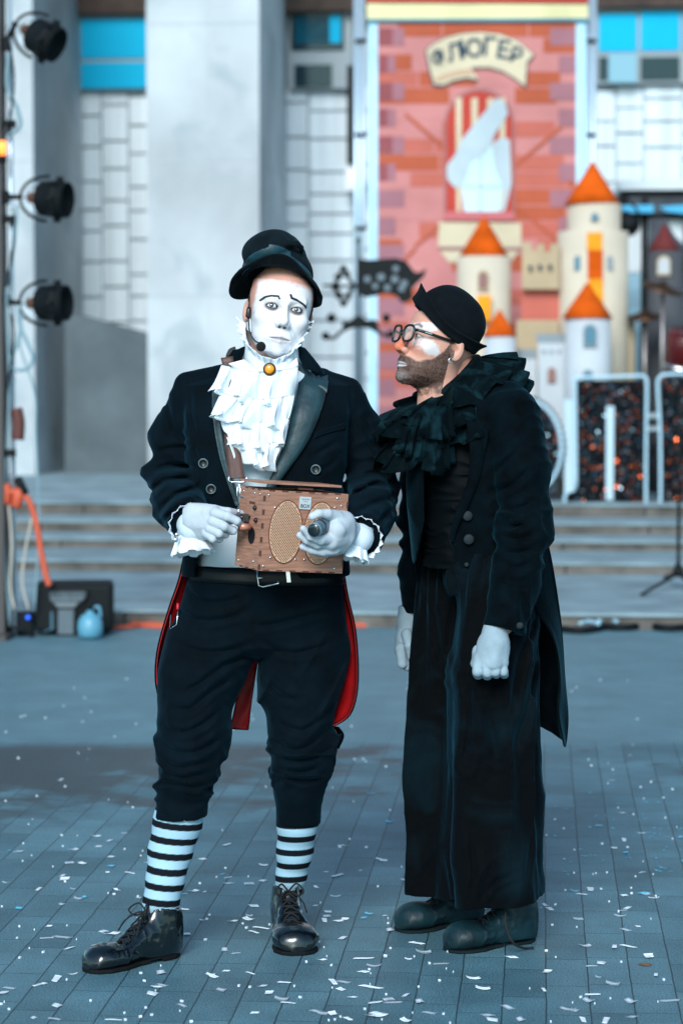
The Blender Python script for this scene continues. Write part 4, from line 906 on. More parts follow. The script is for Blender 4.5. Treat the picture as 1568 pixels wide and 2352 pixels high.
# ------------------------------------------------------------------ the man in the tail coat
YA = 6.30
A = lambda u, v, y=YA: P(u, v, y)
baseA = np.array([A(600, 1176)[0], 6.28, 0])
MA = frame(A(641, 712, 6.19) + np.array([0, .081, 0]), rx=-4, ry=10, rz=9, s=1.02)
def colA(v):
    x, y, z = v.T; n = len(v); c = np.tile([[.64, .33, .26]], (n, 1)).astype(float)
    nz = vnoise(v * 90) * .5 + vnoise(v * 220) * .3
    edge = np.minimum(ss(.064 + .006 * nz - z, -.010, .012), np.minimum(ss(-y + .1 * (z + .03) * (z < -.03), -.005 - .002, .012), ss(z + .13, -.004, .01)))
    side = ss(.0745 - np.abs(x) + .003 * nz, -.001, .007) ; w = np.clip(edge * side, 0, 1)
    ear = (np.abs(x) > .074) & (y > .0); w[ear] = 0
    w[(z < -.118) & (y > -.055)] = 0
    c = mixc(c, (.80, .80, .83), w * .96)
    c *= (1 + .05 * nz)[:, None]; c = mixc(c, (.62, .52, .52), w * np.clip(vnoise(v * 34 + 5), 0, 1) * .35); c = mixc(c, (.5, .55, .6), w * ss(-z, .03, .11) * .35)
    front = y < -.03
    # natural reddening at the hairline, dark painted lids, brows and lips
    for s in (-1, 1):
        ex, ez = x - s * .0315, z
        e = np.sqrt((ex / .0195) ** 2 + ((ez + .0012) / .0118) ** 2)
        c = mixc(c, (.13, .10, .10), front * np.clip(1 - (e - .75) / .5, 0, 1) * .9)
        lw = np.abs(ez + .0046 * (1 - (ex / .0148) ** 2) + .0008)
        c = mixc(c, (.03, .025, .03), front * (np.abs(ex) < .0145) * ss(-lw, -.003, -.0008))
        lw = np.abs(ez - .0052 * (1 - (ex / .0148) ** 2) - .0006)
        c = mixc(c, (.04, .035, .035), front * (np.abs(ex) < .0155) * ss(-lw, -.0022, -.0006))
    def pic(pp):
        out = []
        for a, b in pp:
            dx, dz = ((700 + a / 2.613) / 1.5816 - 641.0) / 888, -((780 + b / 2.613) / 1.5816 - 712) / 888
            cr, sr = math.cos(R(10)), math.sin(R(10)); out.append(((dx * cr - dz * sr) / .99 + .0 , (dx * sr + dz * cr)))
        return out
    for pp, th in (([(612, 828), (650, 803), (700, 794), (762, 802)], .0023), ([(755, 798), (772, 824)], .0018), ([(876, 790), (882, 818), (930, 835)], .0028), ([(930, 835), (985, 865), (1026, 895)], .0021)):
        d = dpoly(x, z, pic(pp)); c = mixc(c, (.008, .015, .02), front * ss(-d, -th - .001, -th))
    lip = np.sqrt((x / .026) ** 2 + ((z + .0798) / .0036) ** 2)
    c = mixc(c, (.10, .055, .06), front * ss(-lip, -1.2, -.6) * (y < -.075))
    nos = np.hypot((np.abs(x) - .0065) / 1.4, z + .0515); c = mixc(c, (.05, .03, .03), ss(-nos, -.0042, -.0015) * (y < -.09))  # shading of the nostrils painted on as dark spots
    c = mixc(c, (.42, .42, .46), front * ss(-np.hypot(x / 1.8, z + .098), -.010, -.002) * .45)  # shadow under the lower lip painted into the face colour
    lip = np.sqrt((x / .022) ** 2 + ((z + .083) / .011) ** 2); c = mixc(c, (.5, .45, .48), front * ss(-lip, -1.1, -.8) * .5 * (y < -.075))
    st = ss(-z, .066, .085) * (vnoise(v * 480) > .1) * .12; c = mixc(c, (.3, .3, .33), st * w)
    return c
def bodyA(p):
    ch = lambda *a: chain(p, [A(*t[:3]) for t in a], [t[3] for t in a], .03)
    d = ell(p, A(612, 1000, 6.32), (.165, .085, .22)); d = smin(d, ell(p, A(612, 1290, 6.32), (.15, .085, .17)), .06)
    d = smin(d, ch((622, 850, 6.33, .05), (615, 930, 6.32, .07)), .04)
    for pts in (((460, 920, 6.33, .030), (392, 1092, 6.36, .024), (430, 1190, 6.10, .022)), ((776, 930, 6.33, .030), (852, 1120, 6.36, .024), (826, 1222, 6.10, .022)),
                ((540, 1390, 6.31, .07), (430, 1700, 6.22, .045), (408, 1900, 6.2, .038), (372, 2110, 6.17, .028)), ((670, 1390, 6.31, .07), (688, 1700, 6.27, .045), (683, 1900, 6.345, .030), (660, 2090, 6.415, .020))):
        d = smin(d, ch(*pts), .03)
    return d
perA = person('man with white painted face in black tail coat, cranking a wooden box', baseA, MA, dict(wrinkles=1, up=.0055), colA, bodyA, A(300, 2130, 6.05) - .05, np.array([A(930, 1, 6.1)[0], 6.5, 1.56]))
eyes(MA, perA, (-9, 3))
# --- shirt
zv = lambda v, y=YA: P(784, v, y)[2]
xu = lambda u, y=YA: P(u, 1176, y)[0]
def key(v, u0, u1, hy, y=YA): return (zv(v, y), xu((u0 + u1) / 2, y), y, (u1 - u0) / 2 * PX(y), hy)
shirtK = [key(815, 560, 684, .062, 6.31), key(880, 520, 740, .09), key(960, 470, 770, .115), key(1100, 468, 765, .12), key(1240, 462, 775, .115), key(1312, 450, 785, .112)]
def shirtf(p): return loft(p, shirtK, 2.4, disp=.003 * vnoise(p * np.array([10, 10, 26])) + .002 * vnoise(p * np.array([30, 30, 10])))
sdf('shirt', shirtf, A(430, 1330) - [.0, .2, 0], A(810, 800) + [0, .2, 0], .005, M_white, perA)
# --- jacket
shL, shR = A(447, 902, 6.33), A(786, 914, 6.33)
armL = [shL + [-.004, 0, -.02], A(404, 1000, 6.36), A(392, 1092, 6.36), A(412, 1160, 6.22), A(438, 1204, 6.06)]; rL = [.060, .062, .066, .061, .056]
armR = [shR + [.006, 0, -.02], A(834, 1010, 6.36), A(852, 1120, 6.36), A(846, 1182, 6.2), A(826, 1232, 6.05)]; rR = [.060, .060, .064, .062, .06]
jk = [key(862, 520, 735, .075, 6.32), key(885, 432, 800, .10, 6.32), key(950, 424, 806, .128), key(1020, 428, 800, .135), key(1110, 432, 790, .135), key(1200, 425, 795, .13), key(1290, 420, 800, .13), key(1320, 418, 803, .13)]
YF = 6.17
op = [(556, 800), (505, 862), (500, 930), (506, 984), (527, 1097), (545, 1165), (528, 1200), (478, 1236), (452, 1262), (440, 1360), (700, 1360), (640, 1250), (600, 1165), (617, 1109), (655, 1016), (676, 930), (684, 840), (690, 800)]
opw = [(xu(u, YF), P(u, v, YF)[2]) for u, v in op]
def cut_end(p, arm, back=.0):
    t = arm[-1] - arm[-2]; t /= np.linalg.norm(t); return (p - (arm[-1] - t * back)) @ t
def sleeve(p, arm, rs, seed, amp=.012):
    d = chain(p, arm, rs, .03)
    el = arm[2]; e = np.exp(-(np.linalg.norm(p - el, axis=-1) / .11) ** 2)
    ax = arm[2] - arm[0]; ax /= np.linalg.norm(ax); a = (p - arm[0]) @ ax
    q = np.stack([a * 24, p[..., 0] * 7, p[..., 1] * 7], -1) + seed
    d = d - amp * (.35 + 1.1 * e) * (fold(q + .7 * vnoise(p * 8)[..., None]) - .3) - .002 * vnoise(p * 30)
    cd_ = cut_end(p, arm); d = smax(d, cd_, .004)
    inner = chain(p, arm, [r - .026 for r in rs], .03); return np.maximum(d, -np.maximum(inner, -cd_ - .05))
def jacketf(p):
    d = loft(p, jk, 2.7)
    sh = smin(cap(p, A(430, 884, 6.33), A(600, 868, 6.33), .036, .055), cap(p, A(800, 898, 6.33), A(640, 868, 6.33), .036, .055), .02)
    d = smin(d, sh, .04)
    d = smin(d, cap(p, A(585, 850, 6.34), A(660, 850, 6.34), .062), .035)
    x, z = p[..., 0], p[..., 2]
    q = np.stack([x * 16 + z * 5, p[..., 1] * 6, z * 5], -1)
    d = d - .007 * (fold(q + 9)) * np.exp(-((z - zv(1180)) / .16) ** 2) - .0025 * vnoise(p * 14)
    d = d + creases(p, [([(715, 1052), (747, 1032), (779, 1016)], 6.15), ([(441, 1016), (453, 1073), (465, 1133)], 6.15), ([(711, 1089), (755, 1073), (779, 1048)], 6.15), ([(433, 891), (437, 960), (449, 1016)], 6.15)], .006, .005, 6.28)
    o = poly2(x, z, opw); o = np.maximum(o, p[..., 1] - 6.31)
    d = smax(d, -o, .003)
    d = smin(d, sleeve(p, armL, rL, 0), .012); d = smin(d, sleeve(p, armR, rR, 5), .012)
    ins = loft(p, [(k[0], k[1], k[2], k[3] - .014, k[4] - .014) for k in shirtK], 2.4) ; d = np.maximum(d, -(ins))
    d = d + creases(p, [([(332, 1089), (384, 1073), (453, 1077)], 6.2), ([(340, 1137), (376, 1105), (437, 1101)], 6.2), ([(364, 1177), (408, 1133), (465, 1117)], 6.2), ([(376, 919), (392, 984), (429, 1020)], 6.2), ([(348, 1040), (392, 1032), (441, 1032)], 6.2), ([(380, 1194), (416, 1161), (457, 1145)], 6.2), ([(824, 1101), (868, 1089), (908, 1117)], 6.2), ([(799, 1145), (848, 1117), (900, 1113)], 6.2), ([(808, 1177), (856, 1153), (904, 1145)], 6.2), ([(840, 1218), (876, 1185), (904, 1169)], 6.2), ([(840, 960), (852, 1016), (876, 1052)], 6.2)], .0065, .0085, 6.34)
    for c, u, v in ((0, 437, 905), (1, 800, 915)):      # shoulder seams
        pt = [(xu(u + (6 if c else -2), YA), zv(862)), (xu(u + (4 if c else 4)), zv(940)), (xu(u), zv(1010))]
        d = d + .0022 * np.exp(-(dpoly(x, z, pt) / .0035) ** 2) * (p[..., 1] < 6.32)
    return d
jacket = sdf('jacket', jacketf, np.array([A(300, 1, 6.3)[0], 5.95, zv(1325)]), np.array([A(940, 1, 6.3)[0], 6.52, zv(830)]), .0042, M_wool, perA)
# lapels, collar, seams
def strip(name, a, b, y0, th, m, parent, bulge=.0, n=26, k=5, yfn=None):
    a = cat([(u, v, 0) for u, v in a], 10); b = cat([(u, v, 0) for u, v in b], 10)
    ia = np.linspace(0, len(a) - 1, n); ib = np.linspace(0, len(b) - 1, n); a = np.array(a); b = np.array(b); g = np.zeros((n, k, 3))
    for i in range(n):
        pa = [np.interp(ia[i], np.arange(len(a)), a[:, c]) for c in (0, 1)]; pb = [np.interp(ib[i], np.arange(len(b)), b[:, c]) for c in (0, 1)]
        for j in range(k):
            t = j / (k - 1); u, v = pa[0] + (pb[0] - pa[0]) * t, pa[1] + (pb[1] - pa[1]) * t
            y = (y0(u, v) if callable(y0) else y0) - bulge * math.sin(math.pi * t); g[i, j] = P(u, v, y)
    return sheet(name, g, th, m, parent)
def jfront(u, v, off=.006):                  # depth of the coat front under a point of the picture
    K = np.array(sorted([(-(k[0]), k[1], k[2], k[3], k[4]) for k in jk])); z = P(u, v, 6.19)[2]; f = [np.interp(-z, K[:, 0], K[:, i]) for i in range(1, 5)]
    x = (P(u, v, 6.19)[0] - f[0]) / f[2]; return f[1] - f[3] * max(0, 1 - abs(x) ** 2.7) ** (1 / 2.7) - off
strip('lapel', [(683, 826), (686, 870), (678, 920), (656, 1016), (620, 1100), (600, 1140)], [(700, 846), (724, 864), (748, 900), (712, 1004), (652, 1092), (618, 1138)], lambda u, v: jfront(u, v, .010), .003, M_satin, jacket, .004)
strip('lapel', [(724, 866), (736, 862), (757, 858)], [(722, 880), (738, 892), (750, 903)], lambda u, v: jfront(u, v, .012), .003, M_satin, jacket)
strip('lapel', [(500, 856), (488, 900), (490, 960), (503, 1040), (524, 1110), (543, 1162)], [(520, 850), (505, 900), (508, 970), (520, 1050), (535, 1110), (549, 1160)], lambda u, v: jfront(u, v, .008), .003, M_satin, jacket, .002)
strip('collar', [(536, 806), (520, 828), (506, 846), (496, 862)], [(562, 796), (555, 826), (545, 850), (530, 868)], lambda u, v: 6.235, .006, M_wool, jacket, .01)
strip('collar', [(680, 790), (684, 806), (690, 826), (700, 846)], [(700, 802), (722, 828), (736, 846), (745, 860)], lambda u, v: 6.225, .006, M_wool, jacket, .01)
strip('pocket_welt', [(722, 1006), (745, 996), (790, 984)], [(724, 994), (745, 984), (791, 972)], lambda u, v: jfront(u, v, .004), .004, M_wool, jacket, .001)
for u, v in ((467, 1064), (485, 1123), (725, 1078)):
    c = P(u, v, jfront(u, v, .004)); MB().lathe(c, [(.0115, 0), (.0125, -.002), (.0115, -.005), (.008, -.0045), (.0075, -.0035), (.002, -.0035)], 18, (0, 1, 0)).build('button', M_black, jacket, True)
    MB().tube([c + np.array([.0118 * math.cos(t), -.005, .0118 * math.sin(t)]) for t in np.linspace(0, 6.283, 19)], .0009, 6, caps=False).build('button_rim', mat('teal_button_rim', (.1, .2, .25), .3), jacket, True)
for u, v in ((405, 1240), (407, 1228), (833, 1290)):
    MB().lathe(P(u, v, 6.0), [(.006, 0), (.007, -.002), (.004, -.004)], 12, (-.5, 1, 0)).build('button', M_metal, jacket, True)
# tails of the coat: satin inside, wool outside
def tail(u_in, u_out, v0, vs, y, name_red=True, yb=None):
    pass
def tail_sheet(outer, inner, y0, y1, m, off, nm, rim=0):
    n = 30; o = np.array(cat([(u, v, 0) for u, v in outer], 8)); i_ = np.array(cat([(u, v, 0) for u, v in inner], 8)); g = np.zeros((n, 9, 3))
    for a in range(n):
        t = a / (n - 1); po = [np.interp(t * (len(o) - 1), np.arange(len(o)), o[:, c]) for c in (0, 1)]; pi_ = [np.interp(t * (len(i_) - 1), np.arange(len(i_)), i_[:, c]) for c in (0, 1)]
        for b in range(9):
            s = b / 8; u, v = po[0] + (pi_[0] - po[0]) * s, po[1] + (pi_[1] - po[1]) * s
            y = y0 + (y1 - y0) * s + .006 * math.sin(t * 11 + s * 3) * s + off; g[a, b] = P(u, v, y)
    return sheet(nm, g, .002, m, jacket)
LO = [(424, 1262), (410, 1330), (386, 1400), (361, 1490), (356, 1560), (366, 1610), (378, 1640)]; LI = [(470, 1262), (470, 1330), (470, 1400), (460, 1490), (450, 1560), (440, 1610), (420, 1640)]
tail_sheet(LO, LI, 6.29, 6.44, M_wool, .006, 'coat_tail'); tail_sheet([(u + 4, v) for u, v in LO], LI, 6.285, 6.436, M_red, 0, 'lining')
RO = [(788, 1300), (800, 1370), (816, 1440), (823, 1520), (821, 1590), (806, 1640), (776, 1664), (756, 1668)]; RI = [(740, 1300), (740, 1370), (730, 1440), (720, 1520), (700, 1590), (690, 1640), (690, 1655), (690, 1664)]
tail_sheet(RO, RI, 6.27, 6.44, M_wool, .006, 'coat_tail'); tail_sheet([(u - 4, v - 1) for u, v in RO], RI, 6.265, 6.436, M_red, 0, 'lining')
tail_sheet([(558, 1400), (560, 1500), (545, 1600), (530, 1673)], [(600, 1400), (592, 1500), (578, 1600), (569, 1675)], 6.46, 6.46, M_red, 0, 'lining'); tail_sheet([(556, 1400), (558, 1500), (543, 1600), (528, 1675)], [(602, 1400), (595, 1500), (580, 1600), (571, 1677)], 6.464, 6.464, M_wool, .004, 'coat_tail')
tail_sheet([(778, 1670), (790, 1690), (778, 1720)], [(745, 1664), (740, 1690), (735, 1720)], 6.33, 6.36, M_wool, .004, 'coat_tail'); tail_sheet([(752, 1660), (768, 1674), (777, 1692)], [(748, 1666), (762, 1680), (772, 1700)], 6.318, 6.322, M_red, 0, 'lining')
# --- trousers
hemL, hemR = zv(1878, 6.2), zv(1893, 6.32)
ax = lambda u, v, y: A(u, v, y)
legL = [A(510, 1420, 6.31), A(478, 1500, 6.28), A(463, 1560, 6.25), A(455, 1610, 6.235), A(447, 1680, 6.22), A(436, 1745, 6.21), A(421, 1800, 6.21), A(414, 1900, 6.20)]; rLL = [.098, .106, .099, .088, .086, .077, .064, .068]
legR = [A(688, 1420, 6.31), A(696, 1500, 6.30), A(694, 1560, 6.295), A(691, 1620, 6.285), A(696, 1690, 6.27), A(691, 1740, 6.27), A(686, 1800, 6.29), A(685, 1910, 6.33)]; rRL = [.098, .110, .104, .092, .080, .074, .060, .059]
hipK = [key(1286, 444, 782, .122), key(1340, 428, 787, .13), key(1400, 410, 793, .135), key(1450, 394, 798, .13), key(1478, 388, 800, .12), key(1500, 470, 715, .08), key(1514, 570, 606, .02)]
CT = [([(579, 1477), (515, 1495), (458, 1492), (401, 1477)], 6.2), ([(575, 1509), (515, 1527), (465, 1563), (422, 1584)], 6.2), ([(536, 1556), (486, 1584), (444, 1619), (401, 1623)], 6.2), ([(515, 1619), (469, 1655), (422, 1673), (380, 1662)], 6.2), ([(515, 1683), (469, 1712), (422, 1719), (373, 1701)], 6.2), ([(369, 1737), (408, 1751), (451, 1747), (493, 1737)], 6.2), ([(366, 1761), (408, 1776), (451, 1772), (483, 1768)], 6.2), ([(369, 1786), (408, 1797), (458, 1793), (476, 1807)], 6.2), ([(422, 1353), (465, 1382), (515, 1382), (564, 1367)], 6.2), ([(398, 1406), (451, 1424), (515, 1421), (572, 1399)], 6.2), ([(749, 1673), (721, 1701), (678, 1722), (635, 1705)], 6.2), ([(760, 1726), (713, 1744), (671, 1747), (628, 1733)], 6.2), ([(742, 1754), (706, 1768), (664, 1768), (635, 1761)], 6.2), ([(742, 1790), (699, 1797), (657, 1786), (635, 1790)], 6.2), ([(770, 1605), (742, 1648), (692, 1676), (635, 1658)], 6.2), ([(600, 1463), (635, 1492), (689, 1499), (760, 1477)], 6.2), ([(586, 1435), (635, 1431), (699, 1414), (770, 1399)], 6.2), ([(607, 1566), (643, 1598), (689, 1605)], 6.2)]
def trouf(p):
    d = loft(p, hipK, 2.3)
    z = p[..., 2]
    for ch_, rs, hem, sd in ((legL, rLL, hemL, 0), (legR, rRL, hemR, 7)):
        e = chain(p, ch_, rs, .04)
        zk = zv(1790 if sd == 0 else 1765, 6.22); w = np.exp(-((z - zk) / .055) ** 2)
        q = np.stack([z * 46 + 1.2 * vnoise(p * 9), p[..., 0] * 10, p[..., 1] * 10], -1) + sd
        e = e - w * .015 * (fold(q) - .3)
        q2 = np.stack([z * 8 + p[..., 0] * (18 if sd == 0 else -16), p[..., 0] * 4, p[..., 1] * 5], -1) + sd
        e = e - .015 * (fold(q2 + 2) - .3) * np.clip((zv(1330) - z) / .2, 0, 1) * np.clip((z - zk + .02) / .1, 0, 1)
        inner = np.maximum(e + .006, z - hem - .04); e = smax(e, hem - z + .05 * (p[..., 0] - ch_[-1][0]), .003); e = np.maximum(e, -inner)
        d = smin(d, e, .014)
    gap = cap(p, A(586, 1520, 6.0), A(586, 1520, 6.6), .004); 
    x = p[..., 0]; wd = np.interp(-z, [-zv(1500), -zv(1560), -zv(1640), -zv(1700)], [.0, .010, .03, .055]); 
    d = d + .0025 * np.exp(-((x - xu(588)) / .003) ** 2) * (z > zv(1480)) * (p[..., 1] < 6.3)
    d = d + creases(p, CT, .0065, .0075, 6.26)
    d = smax(d, z - zv(1296), .004)
    return d - .0012 * vnoise(p * 40)
tro = sdf('trousers', trouf, np.array([xu(330), 6.02, hemL - .04]), np.array([xu(850), 6.5, zv(1280)]), .0042, M_wool, perA)
# belt with buckle
bl = [key(1302, 440, 786, .136), key(1336, 428, 790, .139)]
bK = [(bl[0][0], *bl[0][1:]), (bl[1][0], *bl[1][1:])]
g = np.zeros((80, 4, 3))
for i in range(80):
    th = 2 * math.pi * i / 80; c, s = math.cos(th), math.sin(th)
    for j in range(4):
        t = j / 3; rx = bl[0][3] + (bl[1][3] - bl[0][3]) * t; ry = .133; e = 2 / 2.3
        g[i, j] = (bl[0][1] + rx * abs(c) ** e * np.sign(c), 6.30 + ry * abs(s) ** e * np.sign(s), zv(1303) + (zv(1334) - zv(1303)) * t + .05 * (0 if s > 0 else 1) * -rx * c * .6)
belt = sheet('belt', g, .004, M_belt, perA, closed=True)
yb = 6.152
bk = [P(590, 1309, yb), P(594, 1345, yb), P(604, 1348, yb), P(640, 1340, yb), P(638, 1334, yb)]
MB().tube(bk, .0022, 8).build('buckle', M_metal, belt, True); MB().tube([P(592, 1328, yb), P(604, 1327, yb)], .0022, 8).build('buckle_pin', M_metal, belt, True)
MB().obox(P(662, 1322, yb), [(1, 0, 0), (0, 1, 0), (-.1, 0, 1)], (.005, .003, .017)).build('belt_keeper', M_metal, belt)
# pocket clip with chain on the left hip
MB().tube([P(409, 1386, 6.24), P(408, 1400, 6.235)], .003, 8).build('pocket_tag', mat('red_plastic', (.7, .02, .04), .4), tro, True)
MB().tube([P(409, 1404, 6.23), P(406, 1434, 6.23), P(390, 1446, 6.23), P(393, 1412, 6.23)], .0011, 6).build('pocket_chain', M_metal, tro, True)
# --- striped socks
def sock(pts, rs, ph, tilt, parent=perA):
    def f(p): return chain(p, pts, rs, .02)
    lo = np.min(pts, 0) - .09; hi = np.max(pts, 0) + .09
    def col(v):
        z = v[:, 2] - tilt * (v[:, 0] - pts[0][0]) * 1.0; t = ((pts[0][2] - z) / .0393 + ph) % 1
        w = ss(t, .0, .04) * (1 - ss(t, .56, .60)); return mixc(np.tile([[.006, .008, .012]], (len(v), 1)), (.34, .54, .66), w)
    sdf('sock', f, lo, hi, .0021, M_sock, parent, col)
sock([A(413, 1840, 6.215), A(408, 1890, 6.212), A(391, 1957, 6.205), A(380, 2020, 6.18), A(370, 2075, 6.17), A(368, 2130, 6.17)], [.057, .0605, .0545, .047, .0435, .042], .35, -.1)
sock([A(685, 1850, 6.32), A(683, 1890, 6.33), A(677, 1955, 6.36), A(669, 2010, 6.385), A(661, 2050, 6.40), A(657, 2100, 6.40)], [.049, .0515, .0455, .038, .0325, .033], .62, .02)
# --- shoes
hl = G(410, 2196); tl = G(196, 2236)
shoe(perA, 'shoe', hl + [0, .01, 0], tl + [0, .005, 0], .285, .049, .135, M_patent, toe_h=.058)
hr = G(650, 2138); tr = G(686, 2196)
shoe(perA, 'shoe', hr, tr, .285, .056, .138, M_patent, toe_h=.062)
# --- neck ruffle, jabot and brooch
nc = A(620, 838, 6.285)
def ringpts(c, rx, ry, n, t0=0, t1=2 * math.pi, tilt=0.0, roll=0.0):
    o = []
    for i in range(n):
        th = t0 + (t1 - t0) * i / (n - 1); x, y = rx * math.cos(th), ry * math.sin(th); o.append(np.array(c) + [x, y, -tilt * -y + roll * x])
    return o
NY = lambda u, v: 6.275 - .105 * math.sqrt(max(0, 1 - ((u - 626) / 66) ** 2)) - max(0, v - 835) * .0004
topc = [(561, 742), (563, 768), (571, 793), (586, 815), (604, 832), (624, 839), (646, 833), (667, 814), (682, 790), (691, 766), (693, 745)]
jab = strip('jabot', topc, [(556, 812), (558, 826), (566, 842), (584, 860), (604, 869), (622, 872), (642, 867), (664, 852), (680, 838), (690, 822), (694, 806)], NY, .003, M_ruff, perA, .004, n=70, k=7)
rp = [P(u, v, NY(u, v)) for u, v, _ in cat([(u, v, 0) for u, v in topc], 6)]
ov = [np.array([(p[0] - nc[0]) * .25, (p[1] - 6.275) * .12, .017]) for p in rp]; nv_ = [np.array([(p[0] - nc[0]), (p[1] - 6.275), .0]) / .075 for p in rp]
frill('collar_ruffle', rp, nv_, ov, 240, .0075, 17, M_ruff, jab, 5, .0009, seed=2)
bk_ = [P(u, v, y) for u, v, y in ((563, 752, 6.27), (575, 762, 6.33), (626, 770, 6.37), (680, 766, 6.33), (691, 752, 6.27))]; bk2 = [p + np.array([0, 0, -.07]) for p in bk_]
c1, c2 = np.array(cat(bk_, 6)), np.array(cat(bk2, 6)); sheet('jabot_back', np.stack([c1 * (1 - t) + c2 * t for t in np.linspace(0, 1, 5)], 1), .003, M_ruff, jab)
c = A(619, 848, 6.135)
MB().lathe(c, [(.0155, .002), (.0165, -.003), (.014, -.006), (.011, -.006)], 24, (0, 1, 0)).build('brooch', M_bronze, perA, True)
MB().lathe(c, [(.012, 0), (.0118, -.006), (.009, -.0085), (.004, -.0095), (.001, -.0097)], 24, (0, 1, 0)).build('brooch_stone', M_gold, perA, True)
# tiers: (left top, right top, drop in px at left / middle / right, v top)
tiers = [((509, 838), (684, 842), [(488, 896), (520, 910), (560, 925), (600, 935), (640, 930), (676, 912)], 6.150, 3.1),
         ((508, 900), (676, 905), [(486, 948), (500, 960), (545, 976), (590, 984), (630, 984), (664, 978)], 6.138, 2.9),
         ((506, 952), (664, 960), [(508, 985), (530, 1018), (560, 1030), (600, 1036), (632, 1030), (653, 1024)], 6.134, 2.6),
         ((520, 1004), (652, 1010), [(540, 1050), (556, 1062), (580, 1072), (600, 1076), (616, 1078), (632, 1070)], 6.132, 2.3)]
def jab_tier(tl_, tr_, bot, y, waves, seed, k):
    n, m_ = 260, 14; bb = np.array(cat([(u, v, 0) for u, v in bot], 10)); g = np.zeros((n, m_, 3)); rg = np.random.RandomState(seed)
    for i in range(n):
        s = i / (n - 1); ut = tl_[0] + (tr_[0] - tl_[0]) * s; vt = tl_[1] + (tr_[1] - tl_[1]) * s + 13 * math.sin(math.pi * s)
        ub, vb = [np.interp(s * (len(bb) - 1), np.arange(len(bb)), bb[:, c]) for c in (0, 1)]
        ph = 2 * math.pi * waves * s + 1.6 * math.sin(4.3 * s + seed) + .7 * math.sin(11 * s + 2 * seed) + seed
        for j in range(m_):
            t = j / (m_ - 1); a = (.025 + .008 * math.sin(7 * s + 2 * seed)) * t ** 1.2 + .0015
            y_ = y - .012 * math.sin(math.pi * s) - .008 * t - a * math.sin(ph) * (1 + .25 * math.sin(3 * ph + seed)) + .0010 * math.sin(6 * ph + 1) * (1 - t) ** 2 + .0014 * math.sin(2.6 * ph + 4 * t) - .004 * math.sin(math.pi * t) * math.sin(1.7 * ph + seed)
            q = P(ut + (ub - ut) * t, vt + (vb - vt) * t, y_); q[0] += .013 * t ** 3 * math.sin(2 * ph); q[2] += .009 * t * t * math.sin(ph + .5)
            g[i, j] = q
    sheet('jabot_ruffle', g, .0014, M_ruff, jab)
for i, t in enumerate(tiers[::-1]): jab_tier(*t, seed=3 + i, k=i)
strip('jabot_ruffle', [(560, 826), (590, 850), (619, 858), (650, 850), (682, 822)], [(520, 836), (560, 866), (610, 880), (650, 868), (686, 842)], 6.158, .002, M_ruff, jab, .010)
# --- cuffs
def cuff(c, ax_, r1, r2, ln, waves, amp, seed, a0=0, a1=2 * math.pi, n=170):
    ax_ = np.array(ax_, float); ax_ /= np.linalg.norm(ax_); a = np.cross(ax_, [0, 1, 0]); a /= np.linalg.norm(a); b = np.cross(ax_, a); m_ = 7; g = np.zeros((n, m_, 3))
    for i in range(n):
        th = a0 + (a1 - a0) * i / (n - 1); rd_ = a * math.cos(th) + b * math.sin(th); ph = waves * th + seed + .6 * math.sin(2 * th)
        for j in range(m_):
            t = j / (m_ - 1); r = r1 + (r2 - r1) * t ** 1.2 + amp * t * math.sin(ph); g[i, j] = np.array(c) + ax_ * (ln * t + .003 * math.sin(ph + 1)) + rd_ * r + np.cross(ax_, rd_) * amp * .6 * t * math.sin(2 * ph)
    return sheet('cuff_ruffle', g, .001, M_ruff, shirtL)
cufo = [sdf('shirt_cuff', lambda p, a=a_, e=e_: cap(p, a[3], a[4] + (a[4] - a[3]) * e, .036, .036), a_[4] - .16, a_[4] + .16, .004, M_white, perA) for a_, e_ in ((armL, .16), (armR, .10))]
shirtL = cufo[0]
tL = armL[4] - armL[3]; tL /= np.linalg.norm(tL); tR = armR[4] - armR[3]; tR /= np.linalg.norm(tR)
cuff(armL[4] - tL * .004, tL, .05, .057, .016, 15, .004, 1)
cuff(armL[4] + np.array([-.002, -.004, -.012]), (.12, -.2, -.95), .030, .052, .062, 9, .005, 2)
cuff(armR[4] - tR * .002, tR, .052, .058, .018, 16, .005, 3)
cuff(armR[4] + np.array([-.012, -.01, -.012]), (-.25, -.2, -.95), .030, .046, .045, 9, .004, 4)
